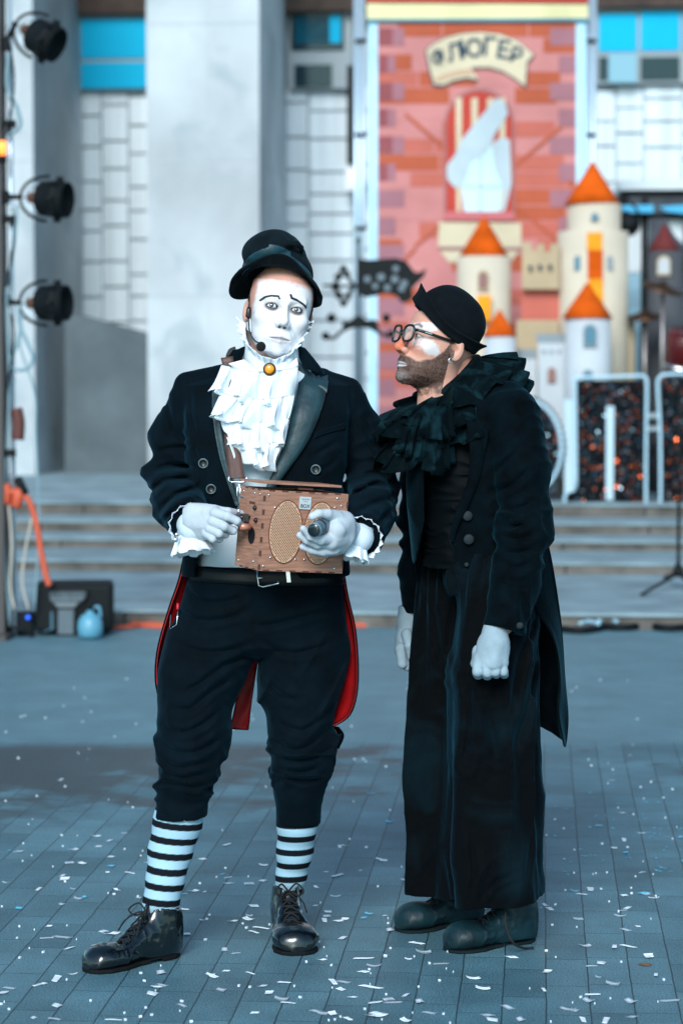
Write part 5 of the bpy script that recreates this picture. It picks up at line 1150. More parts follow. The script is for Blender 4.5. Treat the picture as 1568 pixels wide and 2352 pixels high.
# --- gloved hands
def handf(palm, fingers, k=.0035):
    def f(p):
        d = None
        for a, b, ra, rb_ in palm:
            e = cap(p, a, b, ra * .94, rb_ * .94); d = e if d is None else smin(d, e, .018)
        for pts, rs in fingers:
            e = chain(p, pts, [rs[0]] + [r * .93 for r in rs[1:]], .004); d = smin(d, e, k)
        return d - .0006 * vnoise(p * 60) - .0007 * fold(p * np.array([40, 40, 40])) * 1
    return f
def HL(x, y, Y): return P(392 + x * .12097, 1125.4 + y * .12097, Y)
r_ = PX(6.0)
palm = [(HL(250, 620, 6.07), HL(420, 520, 6.03), .030, .031), (HL(460, 430, 6.02), HL(820, 430, 5.985), .029, .021), (HL(470, 620, 6.02), HL(780, 650, 5.985), .030, .021), (HL(520, 760, 6.03), HL(740, 830, 6.0), .024, .018)]
fing = [([HL(840, 400, 5.99), HL(1090, 420, 5.985), HL(1330, 450, 6.02)], [.0155, .0115, .0095]),
        ([HL(860, 440, 5.97), HL(1080, 500, 5.945), HL(1260, 590, 5.95), HL(1350, 690, 5.985)], [.0150, .0118, .0108, .0085]),
        ([HL(820, 600, 5.97), HL(1020, 690, 5.95), HL(1190, 770, 5.965), HL(1150, 790, 5.99)], [.0150, .0118, .0098, .009]),
        ([HL(760, 730, 5.975), HL(920, 830, 5.955), HL(1040, 850, 5.98), HL(1000, 860, 6.0)], [.0140, .0110, .0092, .008]),
        ([HL(680, 820, 5.985), HL(800, 930, 5.965), HL(930, 940, 5.985), HL(890, 930, 6.005)], [.0130, .0100, .0082, .007]),
        ([HL(560, 640, 6.05), HL(900, 640, 6.03), HL(1200, 560, 6.02), HL(1340, 600, 6.01)], [.02, .0135, .011, .0095])]
gl = sdf('glove', handf(palm, fing), HL(150, 1080, 5.88), HL(1480, 250, 6.13), .0016, M_glove, perA)
def HR(x, y, Y): return P(663.9 + x * .12097, 1138 + y * .12097, Y)
palm = [(HR(1230, 720, 6.04), HR(1060, 660, 6.0), .030, .033), (HR(1030, 560, 5.97), HR(900, 640, 5.93), .030, .026), (HR(1020, 800, 5.97), HR(800, 880, 5.93), .030, .022), (HR(980, 960, 5.98), HR(780, 1040, 5.95), .022, .016), (HR(1020, 480, 5.98), HR(880, 430, 5.945), .025, .017)]
fing = [([HR(900, 420, 5.945), HR(730, 350, 5.915), HR(570, 340, 5.90), HR(440, 395, 5.895)], [.0175, .0135, .0115, .0100]),
        ([HR(860, 800, 5.935), HR(600, 850, 5.90), HR(400, 770, 5.885), HR(270, 630, 5.875)], [.019, .0135, .0110, .0090]),
        ([HR(800, 900, 5.94), HR(540, 930, 5.915), HR(330, 850, 5.905), HR(205, 755, 5.90)], [.0165, .0125, .0105, .0088]),
        ([HR(860, 1020, 5.95), HR(640, 1070, 5.935), HR(420, 1030, 5.93), HR(255, 975, 5.925)], [.0150, .0118, .0100, .0088]),
        ([HR(880, 1040, 5.97), HR(700, 1090, 5.965), HR(500, 1070, 5.96), HR(400, 1040, 5.95)], [.013, .011, .0095, .008])]
sdf('glove', handf(palm, fing), HR(60, 1280, 5.82), HR(1380, 200, 6.12), .0016, M_glove, perA)
# the lens tube he grips
a0, a1 = HR(470, 660, 5.858), HR(650, 560, 5.925)
axl = a1 - a0; Ll = np.linalg.norm(axl)
tb = thing('lens_tube', a0 - [0, 0, .02], 'short grey lens tube with dark glass front, gripped in his gloved hand before the box', 'lens tube')
MB().lathe(a0, [(.0155, .0), (.0168, 0), (.0172, .003), (.0172, Ll * .45), (.0182, Ll * .47), (.0182, Ll * 1.25), (.016, Ll * 1.3)], 32, axl).build('barrel', mat('grey_blue_barrel', (.12, .2, .25), .35, metal=.4), tb, True)
MB().lathe(a0, [(.0157, -.0008), (.014, -.0022), (.008, -.0032), (.001, -.0036)], 32, axl).build('glass', mat('dark_lens_glass', (.002, .008, .011), .03, coat=1), tb, True)
MB().lathe(a0, [(.0176, .004), (.0176, .006)], 32, axl).build('ring', M_alu, tb, True); MB().lathe(a0, [(.0187, Ll * .5), (.0187, Ll * .62)], 32, axl).build('ring', M_black, tb, True)
# --- headset microphone
hs = MB().tube([to_w(MA, np.array(p)) for p in cat([(-.080, .03, .02), (-.083, .012, .026), (-.083, -.006, .012), (-.081, -.010, -.004), (-.079, -.008, -.018)], 6)], .0022, 8).build('headset', M_black, perA, True)
MB().tube([to_w(MA, np.array(p)) for p in ((-.080, -.012, -.006), (-.080, -.012, -.012), (-.079, -.012, -.030), (-.076, -.014, -.036))], [.004, .0062, .0068, .003], 12).build('earpiece', M_black, hs, True)
mc = P(599.5, 796, 6.085)
MB().tube(cat([to_w(MA, np.array((-.078, -.016, -.034))), P(573, 760, 6.17), P(585, 782, 6.11), mc + np.array([-.002, .004, .008])], 8), .0019, 8).build('boom', M_black, hs, True)
MB().lathe(mc, [(.001, .0125), (.0065, .011), (.0108, .006), (.0122, 0), (.0108, -.006), (.0065, -.011), (.001, -.0125)], 24).build('foam_tip', M_foam, hs, True)
MB().tube(cat([to_w(MA, np.array((-.08, .018, -.03))), P(566, 742, 6.25), P(566, 770, 6.26), P(560, 800, 6.27)], 6), .0011, 6).build('wire', M_black, hs, True)
MB().tube([to_w(MA, np.array(p)) for p in cat([(.080, .02, .026), (.0815, .0, .02), (.079, -.006, .0), (.078, -.004, -.02)], 6)], .0022, 8).build('ear_hook', M_black, hs, True)
# --- hat
def HA(x, y, Y=6.27): return P((700 + x / 2.613) / 1.5816, (780 + y / 2.613) / 1.5816, Y)
px_ = PX(6.27) / 2.613 / 1.5816
hc = HA(800, 610, 6.28)
RH = np.array(Matrix.Rotation(R(8), 3, 'Y') @ Matrix.Rotation(R(-20), 3, 'X'))
rtop = np.array(Matrix.Rotation(R(-14), 3, 'Y'))
def hatf(p):
    low = ell(p, HA(810, 560, 6.285), (340 * px_, .108, 250 * px_), RH)
    topl = ell(p, HA(735, 335, 6.26), (268 * px_, .088, 185 * px_), rtop)
    rl = ell(p, HA(950, 400, 6.30), (130 * px_, .075, 235 * px_), np.array(Matrix.Rotation(R(-22), 3, 'Y')))
    d = smin(low, rl, .012); d = smin(d, topl, .006)
    cr = [HA(690, 415, 6.165), HA(800, 405, 6.165), HA(905, 372, 6.175), HA(975, 310, 6.19), HA(1010, 285, 6.21)]
    d = smax(d, -chain(p, cr, [.005, .010, .014, .013, .006], .004), .010)
    d = smin(d, chain(p, [HA(870, 235, 6.2), HA(905, 268, 6.19), HA(985, 278, 6.195), HA(1030, 310, 6.21), HA(1040, 345, 6.23)], [.003, .007, .009, .007, .004], .004), .012)
    return d - .0016 * vnoise(p * 25) - .002 * vnoise(p * 11 + 4)
def hplane(p): q = (p - hc) @ RH; return q[..., 2]
hat = sdf('hat', lambda p: np.maximum(smax(hatf(p), -(hplane(p) + .004), .003), -ell(p, hc + [0, .01, 0], (.078, .1, .03), RH)), hc - [.15, .16, .07], hc + [.15, .14, .19], .0028, M_feltA, perA)
def bandf(p):
    q = (p - hc) @ RH; top = .040 - .35 * np.abs(q[..., 0] + .005) ** 1.0 * (np.abs(q[..., 0]) > .03) + .0
    return np.maximum(np.maximum(hatf(p) - .003, -(hatf(p) + .003)), np.maximum(q[..., 2] - top, -.006 - q[..., 2]))
sdf('hat_band', bandf, hc - [.15, .16, .05], hc + [.15, .14, .08], .0026, M_band, hat)
n, m_ = 120, 11; g = np.zeros((n, m_, 3))
for i in range(n):
    th = 2 * math.pi * i / n; c, s = math.cos(th), math.sin(th)
    for j in range(m_):
        t = j / (m_ - 1); side = abs(c) ** 2
        ro = .020 + .022 * side + .003 * math.sin(3 * th + 1)
        rx, ry = .083 + ro * t - .006 * t * t, .104 + ro * t
        z = -.006 + (-.030 * side * t ** 1.4 + .020 * (1 - side) * t) + .004 * math.sin(4 * th + .6) * t - (.014 if s > 0 else 0) * t + .009 * side * math.sin(math.pi * t)
        q = np.array([rx * c, ry * s, z]); g[i, j] = hc + RH @ q
sheet('hat_brim', g, .0035, M_feltA, hat, closed=True)
MB().tube([g[i % n, m_ - 1] for i in range(n + 1)], .0024, 8, caps=False).build('brim_piping', M_feltA, hat, True)

# ------------------------------------------------------------------ the wooden crank box
YB = 5.93
BM = Matrix.Translation(tuple(P(608, 1125, YB))) @ Matrix.Rotation(R(4.6), 4, 'Y') @ Matrix.Rotation(R(29), 4, 'Z')
BWd, BD, BH = .236, .128, .2
def bx(x, y, z): return to_w(BM, np.array((x, y, z), float))
bax = [np.array((BM.to_3x3() @ Vector(v))) for v in ((1, 0, 0), (0, 1, 0), (0, 0, 1))]
box = thing('crank_box', bx(BWd / 2, BD / 2, -BH), 'brown plywood music box with two round grilles and a crank, hung from a strap', 'music box')
def slab(nm, x0, x1, y0, y1, z0, z1, m, parent=None, r=.0):
    c = bx((x0 + x1) / 2, (y0 + y1) / 2, (z0 + z1) / 2); return MB().obox(c, bax, ((x1 - x0) / 2, (y1 - y0) / 2, (z1 - z0) / 2)).build(nm, m, parent or box)
T = .004
fp = slab('front_panel', 0, BWd, 0, T, -BH, 0, M_wood); sp2 = slab('side_panel', 0, T, T, BD, -BH + .001, -.001, M_wood); slab('side_panel', BWd - T, BWd, T, BD, -BH + .001, -.001, M_wood)
slab('back_panel', .001, BWd - .001, BD, BD + T, -BH, 0, M_wood); slab('bottom_panel', T, BWd - T, T, BD, -BH + .001, -BH + .005, M_wood)
slab('top_panel', T, BWd - T, T, BD, -.006, -.002, M_wood)
# lid lying open at a slant above the top
lc = bx(.110, .075, .016); la = Matrix.Rotation(R(0), 3, 'X')
lid = MB().obox(lc, [bax[0], bax[1] + bax[2] * -.02, bax[2] + bax[1] * .02], (.112, .062, .0028)).build('lid', M_wood, box)
MB().obox(bx(.125, .022, .006), bax, (.02, .003, .0022)).build('lid_lip', M_wood_edge, lid)
# burnt finger joints
for k in range(6):
    z0 = -.014 - k * .034; slab('finger_joint', -.0006, .0045, -.0006, .0035, z0 - .014, z0, M_wood_edge, fp)
for k in range(6):
    x0 = .012 + k * .037; slab('finger_joint', x0, x0 + .017, -.0006, .004, -BH - .0006, -BH + .0035, M_wood_edge, fp); slab('finger_joint', x0, x0 + .017, -.0006, .004, -.003, .0006, M_wood_edge, fp)
for k in range(3):
    y0 = .02 + k * .034; slab('finger_joint', -.0006, .004, y0, y0 + .016, -BH - .0006, -BH + .0035, M_wood_edge, sp2); slab('finger_joint', -.0006, .004, y0, y0 + .016, -.0035, .0006, M_wood_edge, sp2)
for k in range(5):
    z0 = -.02 - k * .036; slab('finger_joint', BWd - .0035, BWd + .0006, -.0006, .004, z0 - .016, z0, M_wood_edge, fp)
M_gril = bpy.data.materials.new('perforated_light_wood'); M_gril.use_nodes = True
N = M_gril.node_tree.nodes; L = M_gril.node_tree.links; b_ = N['Principled BSDF']; b_.inputs['Roughness'].default_value = .6; b_.inputs['Base Color'].default_value = (.62, .37, .24, 1)
def grille(cx, cz, rx, rz):
    q = [(cx + rx * math.cos(2 * math.pi * i / 40), cz + rz * math.sin(2 * math.pi * i / 40)) for i in range(40)]
    a = MB(); vs = [bx(x, -.0022, z) for x, z in q] + [bx(x, .002, z) for x, z in q]; a.add(vs, [tuple(range(40)), tuple(range(79, 39, -1))] + [(i, (i + 1) % 40, 40 + (i + 1) % 40, 40 + i) for i in range(40)])
    o = a.build('speaker_grille', M_gril, fp)
    MB().tube([bx(x, -.0022, z) for x, z in q + q[:1]], .0012, 6, caps=False).build('grille_rim', M_wood_edge, o, True)
    h = MB(); st = .0066; i0 = -12
    for i in range(-14, 15):
        for j in range(-26, 27):
            x, z = cx + (i + (.5 if j % 2 else 0)) * st, cz + j * st * .55
            if ((x - cx) / (rx - .004)) ** 2 + ((z - cz) / (rz - .004)) ** 2 < 1:
                h.add([bx(x + .0017 * math.cos(a_ * math.pi / 3), -.0026, z + .0017 * math.sin(a_ * math.pi / 3)) for a_ in range(6)] + [bx(x, -.0015, z)], [(0, 1, 2, 3, 4, 5)] + [(k, 6, (k + 1) % 6) for k in range(6)])
    props(h.build('grille_holes', mat('dark_hole', (.012, .006, .004), .9), o), kind='stuff')
grille(.066, -.101, .046, .078); grille(.162, -.101, .046, .078)
for x, z in ((.012, -.012), (.205, -.012), (.218, -.03), (.032, -.042), (.012, -.188), (.03, -.166), (.1, -.168), (.125, -.168), (.212, -.188), (.113, -.03), (.2, -.035)):
    MB().lathe(bx(x, -.0012, z), [(.0028, .001), (.003, -.0006), (.002, -.0016), (.0005, -.002)], 10, bax[1]).build('screw', M_metal, fp, True)
for y, z in ((.11, -.012), (.05, -.012), (.02, -.012), (.11, -.185), (.03, -.18)):
    MB().lathe(bx(-.0012, y, z), [(.0028, .001), (.003, -.0006), (.002, -.0016), (.0005, -.002)], 10, bax[0]).build('screw', M_metal, sp2, True)
npl = slab('name_plate', .098, .130, -.0035, -.0008, -.043, -.012, M_metal if False else mat('brushed_silver_plate', (.62, .68, .72), .4, metal=.3), fp)
tc = bpy.data.curves.new('t', 'FONT'); tc.body = 'BOX'; tc.size = .0125; tc.extrude = .0003; tc.align_x = 'CENTER'
to_ = bpy.data.objects.new('t', tc); COL.objects.link(to_); me = bpy.data.meshes.new_from_object(to_.evaluated_get(bpy.context.evaluated_depsgraph_get())); bpy.data.objects.remove(to_)
mk('plate_lettering', [bx(.114 + v_.co[0], -.0041 + v_.co[2], -.039 + v_.co[1]) for v_ in me.vertices], [tuple(p.vertices) for p in me.polygons], M_black, npl, False)
MB().tube([bx(.103 + .0022 * k, -.0041, -.018 + .0016 * math.sin(k * 2.1)) for k in range(11)], .0004, 5).build('plate_lettering', M_black, npl, True)
MB().tube([bx(.108 + .0015 * k, -.0041, -.0235 + .0009 * math.sin(k * 2.3)) for k in range(9)], .0003, 5).build('plate_lettering', M_black, npl, True)
# crank on the side panel
cr = thing_part = MB().tube([bx(0, .07, -.075), bx(-.028, .07, -.075)], .005, 12).build('crank', M_black, box, True)
MB().obox(bx(-.014, .07, -.075), bax, (.008, .007, .009)).build('crank_nut', mat('dark_steel', (.12, .13, .14), .35, metal=.8), cr)
MB().tube([bx(-.03, .07, -.075), bx(-.032, .07, -.062), bx(-.032, .068, -.055)], .004, 10).build('crank_arm', M_metal, cr, True)
MB().tube([bx(-.008, .05, -.098), bx(-.034, .05, -.096)], .0085, 14).build('crank_knob', mat('copper_knob', (.5, .22, .15), .4, metal=.3), cr, True)
for y, z in ((.04, -.048), (.03, -.078)): MB().lathe(bx(-.001, y, z), [(.006, .0), (.0065, -.003), (.004, -.006), (.001, -.007)], 14, bax[0]).build('bolt', M_black, sp2, True)
q = []; 
for k in range(40): rr = .017 + (.0025 if k % 2 else -.0015); q.append((.05 + rr * math.cos(k * math.pi / 20), -.118 + 1.1 * rr * math.sin(k * math.pi / 20)))
a = MB(); vs = [bx(-.0018, y, z) for y, z in q] + [bx(.001, y, z) for y, z in q]; a.add(vs, [tuple(range(40)), tuple(range(79, 39, -1))] + [(i, (i + 1) % 40, 40 + (i + 1) % 40, 40 + i) for i in range(40)]); a.build('cog', M_black, sp2)
slab('vent_slot', -.0012, .001, .045, .075, -.04, -.034, M_wood_edge, sp2)
# strap and clasp
sy = lambda v: 6.16 - .0 if v < 1000 else 6.16 - (v - 1000) / 130 * .08
strip('strap', [(507, 822), (520, 880), (516, 960), (517, 1020), (525, 1092), (527, 1098)], [(535, 818), (545, 880), (545, 960), (550, 1020), (561, 1090), (563, 1098)], lambda u, v: min(sy(v), jfront(u, v, .004)) - .004, .003, M_strap, box, .001)
yk = 6.085
for path, rad in (([(526, 1093), (525, 1104), (532, 1107), (558, 1107), (567, 1102), (566, 1093)], .0024), ([(546, 1110), (544, 1138), (550, 1143), (566, 1141)], .0018)):
    MB().tube([P(u, v, yk) for u, v in path], rad, 8).build('buckle', M_metal, box, True)
MB().tube([P(549, 1108, yk), P(550, 1116, yk), P(552, 1122, yk - .005), P(552, 1138, yk - .015)], [.004, .006, .0045, .0045], 12).build('swivel_clasp', M_metal, box, True)
MB().tube([P(552, 1139, 6.06), P(556, 1141, 6.03), P(572, 1140, 6.02)], .0022, 8).build('clasp_pin', M_metal, box, True)
MB().tube(cat([P(520, 825, 6.2), P(526, 812, 6.28), P(540, 806, 6.36)], 5), .012, 8, flat=.2).build('strap', M_strap, box, True)
# ------------------------------------------------------------------ the stooping man in black
baseB = np.array([P(1120, 1176, 6.33)[0], 6.33, 0])
SB = .99
Rm = Matrix.Rotation(R(-64), 4, 'Z') @ Matrix.Rotation(R(-15), 4, 'X')
earw = P(1050, 803, 6.24)
o_ = earw - np.array((Rm.to_3x3() @ Vector((.084, .018, -.012))) * SB)
MBh = Matrix.Translation(tuple(o_)) @ Rm @ Matrix.Scale(SB, 4)
SK = (.62, .32, .24)
def beard_top(y): return np.interp(y, [-.12, -.098, -.088, -.07, -.05, -.03, -.012, .004, .012], [-.058, -.052, -.055, -.064, -.056, -.044, -.020, .016, .03])
def colB(v):
    x, y, z = v.T; n = len(v); c = np.tile([SK], (n, 1)).astype(float); nz = vnoise(v * 80) * .6 + vnoise(v * 200) * .4
    c *= (1 + .07 * nz)[:, None]
    c = mixc(c, (.62, .24, .17), ss(-np.hypot(y + .07, z + .03), -.035, -.01) * .5)
    nose = ss(-np.sqrt((x / .019) ** 2 + ((y + .104) / .022) ** 2 + ((z + .034) / .026) ** 2), -1.15, -.75); c = mixc(c, (.62, .17, .09), nose * .9)
    wh = np.maximum(ss(-np.sqrt(((y + .068) / .034) ** 2 + ((z - .026 - .25 * (y + .068)) / .014) ** 2) + .25 * nz, -1.15, -.7), ss(-np.sqrt(((y + .053) / .034) ** 2 + ((z + .024 + .3 * (y + .052)) / .021) ** 2) + .3 * nz, -1.2, -.6)) * (np.abs(x) > .012)
    c = mixc(c, (.70, .70, .72), wh * .85)
    for s in (-1, 1):
        e = np.sqrt(((x - s * .0315) / .018) ** 2 + ((z) / .009) ** 2); c = mixc(c, (.3, .2, .17), (y < -.05) * np.clip(1 - (e - .75) / .4, 0, 1) * .7)
    c = mixc(c, (.09, .05, .035), ss(-dpoly(np.abs(x), z, [(.014, .024), (.03, .03), (.044, .024)]), -.005, -.002) * (y < -.05) * .75)
    bt = beard_top(y + .004 * nz); m = ss(bt - z + .003 * nz, -.002, .006) * (y < .012 + .1 * np.clip(-z - .05, 0, 1))
    m = m * ss(z + .135 + .02 * nz, -.01, .02)
    grey = ss(-y, .06, .09) * ss(-z, .085, .11)
    bc = np.where((vnoise(v * 420) > .0)[:, None], np.array([.022, .015, .013]), np.array([.085, .052, .042])); bc = bc * (1 - grey[:, None] * .5) + grey[:, None] * .5 * np.array([.25, .27, .28])
    c = c * (1 - (m * .88)[:, None]) + bc * (m * .88)[:, None]
    lip = np.sqrt((x / .026) ** 2 + ((z + .0805) / .0066) ** 2); c = mixc(c, (.46, .49, .51), ss(-lip, -1.2, -.85) * (y < -.074))
    lip = np.sqrt((x / .026) ** 2 + ((z + .0802) / .0016) ** 2); c = mixc(c, (.25, .1, .1), ss(-lip, -1.2, -.8) * (y < -.078))
    c = mixc(c, (.42, .17, .11), ss(-np.hypot(y - .012, z + .009), -.012, -.004) * (np.abs(x) > .078))
    return c
def Bq(u, v, y=6.32): return P(u, v, y)
def bodyB(p):
    ch = lambda *a: chain(p, [Bq(*t[:3]) for t in a], [t[3] for t in a], .03)
    d = ch((1046, 842, 6.34, .047), (1068, 880, 6.35, .060), (1110, 960, 6.36, .10), (1110, 1150, 6.34, .11), (1110, 1290, 6.34, .09))
    for a in (((1168, 980, 6.2, .03), (1202, 1210, 6.14, .025), (1157, 1440, 6.07, .022)), ((1003, 995, 6.47, .028), (964, 1190, 6.52, .024), (964, 1400, 6.5, .02)),
              ((1130, 1340, 6.27, .05), (1140, 1700, 6.25, .045), (1190, 2110, 6.28, .026)), ((1070, 1340, 6.42, .05), (1060, 1700, 6.42, .045), (1085, 2090, 6.42, .026))):
        d = smin(d, ch(*a), .03)
    return d
perB = person('stooping bearded man in baggy black clothes and small black hat, seen from the side', baseB, MBh, dict(nose=1.03, up=.0035, cran=.96), colB, bodyB, np.array([xu(890), 5.98, .08]), np.array([xu(1300), 6.62, 1.6]))
eyes(MBh, perB, (0, 0), (.06, .05, .04))
# beard hair
v, q = None, None
vv = np.array([w_.co for w_ in perB.data.vertices]) + baseB; lv = to_l(MBh, vv); sel = (lv[:, 1] < .012) & (lv[:, 2] < .03) & (lv[:, 2] > -.145) & (lv[:, 2] < beard_top(lv[:, 1]) - .001) & (np.abs(lv[:, 0]) < .08) & ~((np.abs(lv[:, 2] + .08) < .0105) & (np.abs(lv[:, 0]) < .026) & (lv[:, 1] < -.076)) & ((lv[:, 2] > -.128) | (np.abs(lv[:, 1] + .03) < .07))
nn = np.array([w_.normal for w_ in perB.data.vertices]); idx = np.where(sel)[0]; rb_ = np.random.RandomState(3); idx = rb_.choice(idx, 3600); bmb = MB(); cols = []
for i in idx:
    p = vv[i] - nn[i] * .001; l = lv[i]; ln = rb_.uniform(.003, .0065) * (1.3 if l[1] < -.06 and l[2] < -.09 else 1)
    d = nn[i] * .8 + np.array([-.25, 0, -.75]) + rb_.normal(0, .25, 3); d /= np.linalg.norm(d); sdv = np.cross(d, [0, -1, 0.01]); sdv /= np.linalg.norm(sdv) + 1e-6
    w_ = .00042; bmb.add([p - sdv * w_, p + sdv * w_, p + d * ln, p + nn[i] * w_], [(0, 1, 2), (1, 3, 2), (3, 0, 2)])
    cc = (.13, .13, .13) if (rb_.rand() < (.45 if l[1] < -.06 and l[2] < -.085 else .08)) else (.022, .014, .011); cols += [cc] * 4
bmb.build('beard', mat('beard_hair', vcol=True, rough=.6), perB, True, colors=np.array(cols))
# spectacles
def gl_(p): return to_w(MBh, np.array(p, float))
gY = -.1065
def ringl(cx, sx):
    pts = []
    for i in range(33):
        th = 2 * math.pi * i / 32; c, s_ = math.cos(th), math.sin(th); e = 2 / 3.0
        pts.append(gl_((cx + .0235 * abs(c) ** e * np.sign(c), gY + .004 * abs(c) ** 2 * (1 if c * sx > 0 else -.2), -.001 + .0215 * abs(s_) ** e * np.sign(s_) - .003 * (s_ < 0) * 0)))
    return pts
sg = MB().tube(ringl(.0325, 1), .0033, 8, caps=False).build('spectacles', M_black, perB, True)
MB().tube(ringl(-.0325, -1), .0033, 8, caps=False).build('rim', M_black, sg, True)
MB().tube([gl_((-.010, gY - .001, .004)), gl_((0, gY - .004, .006)), gl_((.010, gY - .001, .004))], .0028, 8).build('bridge', M_black, sg, True)
for s in (-1, 1):
    MB().tube([gl_((s * .055, gY + .004, .009)), gl_((s * .066, gY + .012, .009)), gl_((s * .073, gY + .03, .008)), gl_((s * .078, -.03, .006)), gl_((s * .082, .004, .004))], .0038, 8, flat=.6).build('temple', M_black, sg, True)
    MB().obox(gl_((s * .0745, gY + .035, .0078)), [np.array(Rm.to_3x3() @ Vector(a_)) for a_ in ((1, 0, 0), (.08, 1, 0), (0, 0, 1))], (.0033, .010, .0012)).build('hinge_plate', M_metal, sg)
    rr = ringl(s * .0325, s)[:-1]; MB().add(rr + [p + 0 for p in [sum(rr) / len(rr)]], [(k, (k + 1) % 32, 32) for k in range(32)]).build('lens', mat('clear_lens', (.8, .85, .85), .05, alpha=.16), sg, True)
MB().tube([gl_((.0835 + .000, .006 + .0055 * math.cos(t), -.045 + .0075 * math.sin(t))) for t in np.linspace(0, 6.1, 14)], .0013, 8).build('earring', M_metal, perB, True)
# hat
mid = P(1031, 738, 6.325); e1 = np.array([.742, 0, -.672]); e2 = np.array([0, 1., 0]); e3 = np.array([.672, 0, .742]); RHB = np.stack([e1, e2, e3], 1)
e1y = np.array([.742, .12, -.672]); 
def hatB(p):
    q = (p - mid) @ RHB; qq = q / np.array([.0975, .0885, .097]) - np.array([0, 0, -.09]); rho = (np.abs(qq[..., 0]) ** 2.3 + np.abs(qq[..., 1]) ** 2.3 + np.abs(qq[..., 2]) ** 2.3) ** (1 / 2.3)
    d = (rho - 1) * .088 - .0008 * vnoise(p * 40) - .0015 * vnoise(p * 14)
    d = np.maximum(d, -.03 - q[..., 2]); ins = ell(p, mid + e3 * -.02, (.09, .082, .075), RHB); return np.maximum(d, -ins)
hB = sdf('hat', hatB, mid - .15, mid + .15, .0028, M_felt, perB)
n, m_ = 128, 12; g = np.zeros((n, m_, 3))
for i in range(n):
    th = 2 * math.pi * i / n; c, s = math.cos(th), math.sin(th); s2 = s * s
    nl, nh = -.020 - .014 * s2, .024 - .034 * s2 - .006 * max(0, c)
    for j in range(m_):
        t = j / (m_ - 1)
        if t < .3: r_ = .0 + .012 * (t / .3); zz_ = nl + .006 * (1 - t / .3) ** 2
        else: k = (t - .3) / .7; r_ = .012 + .009 * k + .004 * math.sin(math.pi * k) * -1; zz_ = nl + (nh - nl) * k
        g[i, j] = mid + RHB @ np.array([(.097 + r_) * c - .002, (.087 + r_) * s, zz_ + .0012 * math.sin(5 * th) * t])
sheet('hat_brim', g, .0042, M_felt, hB, closed=True)
# --- trousers
def keyY(v, u0, u1, hy, y): k = PX(y); return (P(784, v, y)[2], P((u0 + u1) / 2, 1176, y)[0], y, (u1 - u0) / 2 * k, hy)
nearK = [keyY(1262, 1015, 1225, .12, 6.27), keyY(1330, 1020, 1236, .125, 6.25), keyY(1400, 1038, 1240, .125, 6.235), keyY(1560, 1028, 1238, .13, 6.225), keyY(1770, 1028, 1240, .135, 6.225), keyY(1950, 1041, 1246, .135, 6.23), keyY(2130, 1056, 1253, .135, 6.235)]
farK = [keyY(1262, 968, 1150, .11, 6.40), keyY(1330, 960, 1150, .11, 6.41), keyY(1408, 951, 1150, .11, 6.42), keyY(1560, 940, 1140, .115, 6.43), keyY(1770, 930, 1140, .12, 6.43), keyY(1950, 938, 1140, .12, 6.43), keyY(2130, 948, 1140, .12, 6.43)]
hN = P(784, 2070, 6.2)[2]; hF = P(784, 2046, 6.43)[2]; zt_ = P(784, 1262, 6.3)[2]
def flute(p, cx, cy, sd, amp=.02):
    th = np.arctan2(p[..., 1] - cy, p[..., 0] - cx); z = p[..., 2]
    g_ = np.clip((zt_ - z) / .75, 0, 1); a = np.sin(th * 5 + sd + 1.5 * vnoise(np.stack([z * 3, z * 0, z * 0 + sd], -1))) * .5 + fold(np.stack([np.cos(th) * 2.1, np.sin(th) * 2.1, z * 2.0], -1) + sd) * .7
    top = np.exp(-((z - zt_ + .06) / .09) ** 2) * np.sin(th * 17 + sd) * .28
    diag = fold(np.stack([p[..., 0] * 9 + z * 5, p[..., 1] * 3, z * 4 - p[..., 0] * 6], -1) + sd) * .55 * np.exp(-((z - hN - .12) / .2) ** 2)
    return -.011 + amp * (a * (.25 + .75 * g_) + top + diag * .8) + .0018 * vnoise(p * 28)
def leg(K, hem, sd, tilt):
    KI = [(k[0], k[1], k[2], k[3] - .016, k[4] - .016) for k in K]; cx, cy = K[2][1], K[2][2]
    def f(p):
        dd = flute(p, cx, cy, sd, .027); d = loft(p, K, 2.2, disp=dd, ends=False); h = hem + tilt * (p[..., 0] - cx) + .0025 * vnoise(p * 60)
        d = smax(d, h - p[..., 2], .003); d = np.maximum(d, p[..., 2] - zt_); return np.maximum(d, -np.maximum(loft(p, KI, 2.2, disp=dd, ends=False), p[..., 2] - hem - .05))
    return f
fN, fF = leg(nearK, hN, 1, .12), leg(farK, hF, 5, .02)
def troB(p):
    d = smin(fN(p), fF(p), .012); return d + creases(p, [([(976, 1302), (982, 1367), (1002, 1463), (1023, 1560)], 6.15), ([(1014, 1302), (1002, 1341), (994, 1392)], 6.15), ([(1053, 1328), (1047, 1431), (1034, 1528)], 6.15), ([(1221, 1444), (1195, 1502), (1182, 1560), (1173, 1625)], 6.15), ([(1227, 1544), (1205, 1641), (1176, 1721)], 6.15), ([(1105, 1609), (1124, 1673), (1140, 1738)], 6.15), ([(1073, 1560), (1079, 1657), (1066, 1754)], 6.15), ([(1150, 1431), (1147, 1528), (1137, 1592)], 6.15)], .010, .011, 6.34) + creases(p, [([(1180, 2001), (1141, 2021), (1113, 2055)], 6.12), ([(1182, 2018), (1146, 2044), (1127, 2072)], 6.12), ([(1127, 1981), (1113, 2024), (1107, 2066)], 6.12), ([(1220, 1925), (1211, 1981), (1203, 2032)], 6.12), ([(1081, 1925), (1087, 1996), (1081, 2066)], 6.12)], .006, .006, 6.3)
tB = sdf('trousers', troB, np.array([xu(905, 6.3), 6.02, hN - .05]), np.array([xu(1275, 6.3), 6.62, zt_ + .02]), .0042, M_velvet, perB)
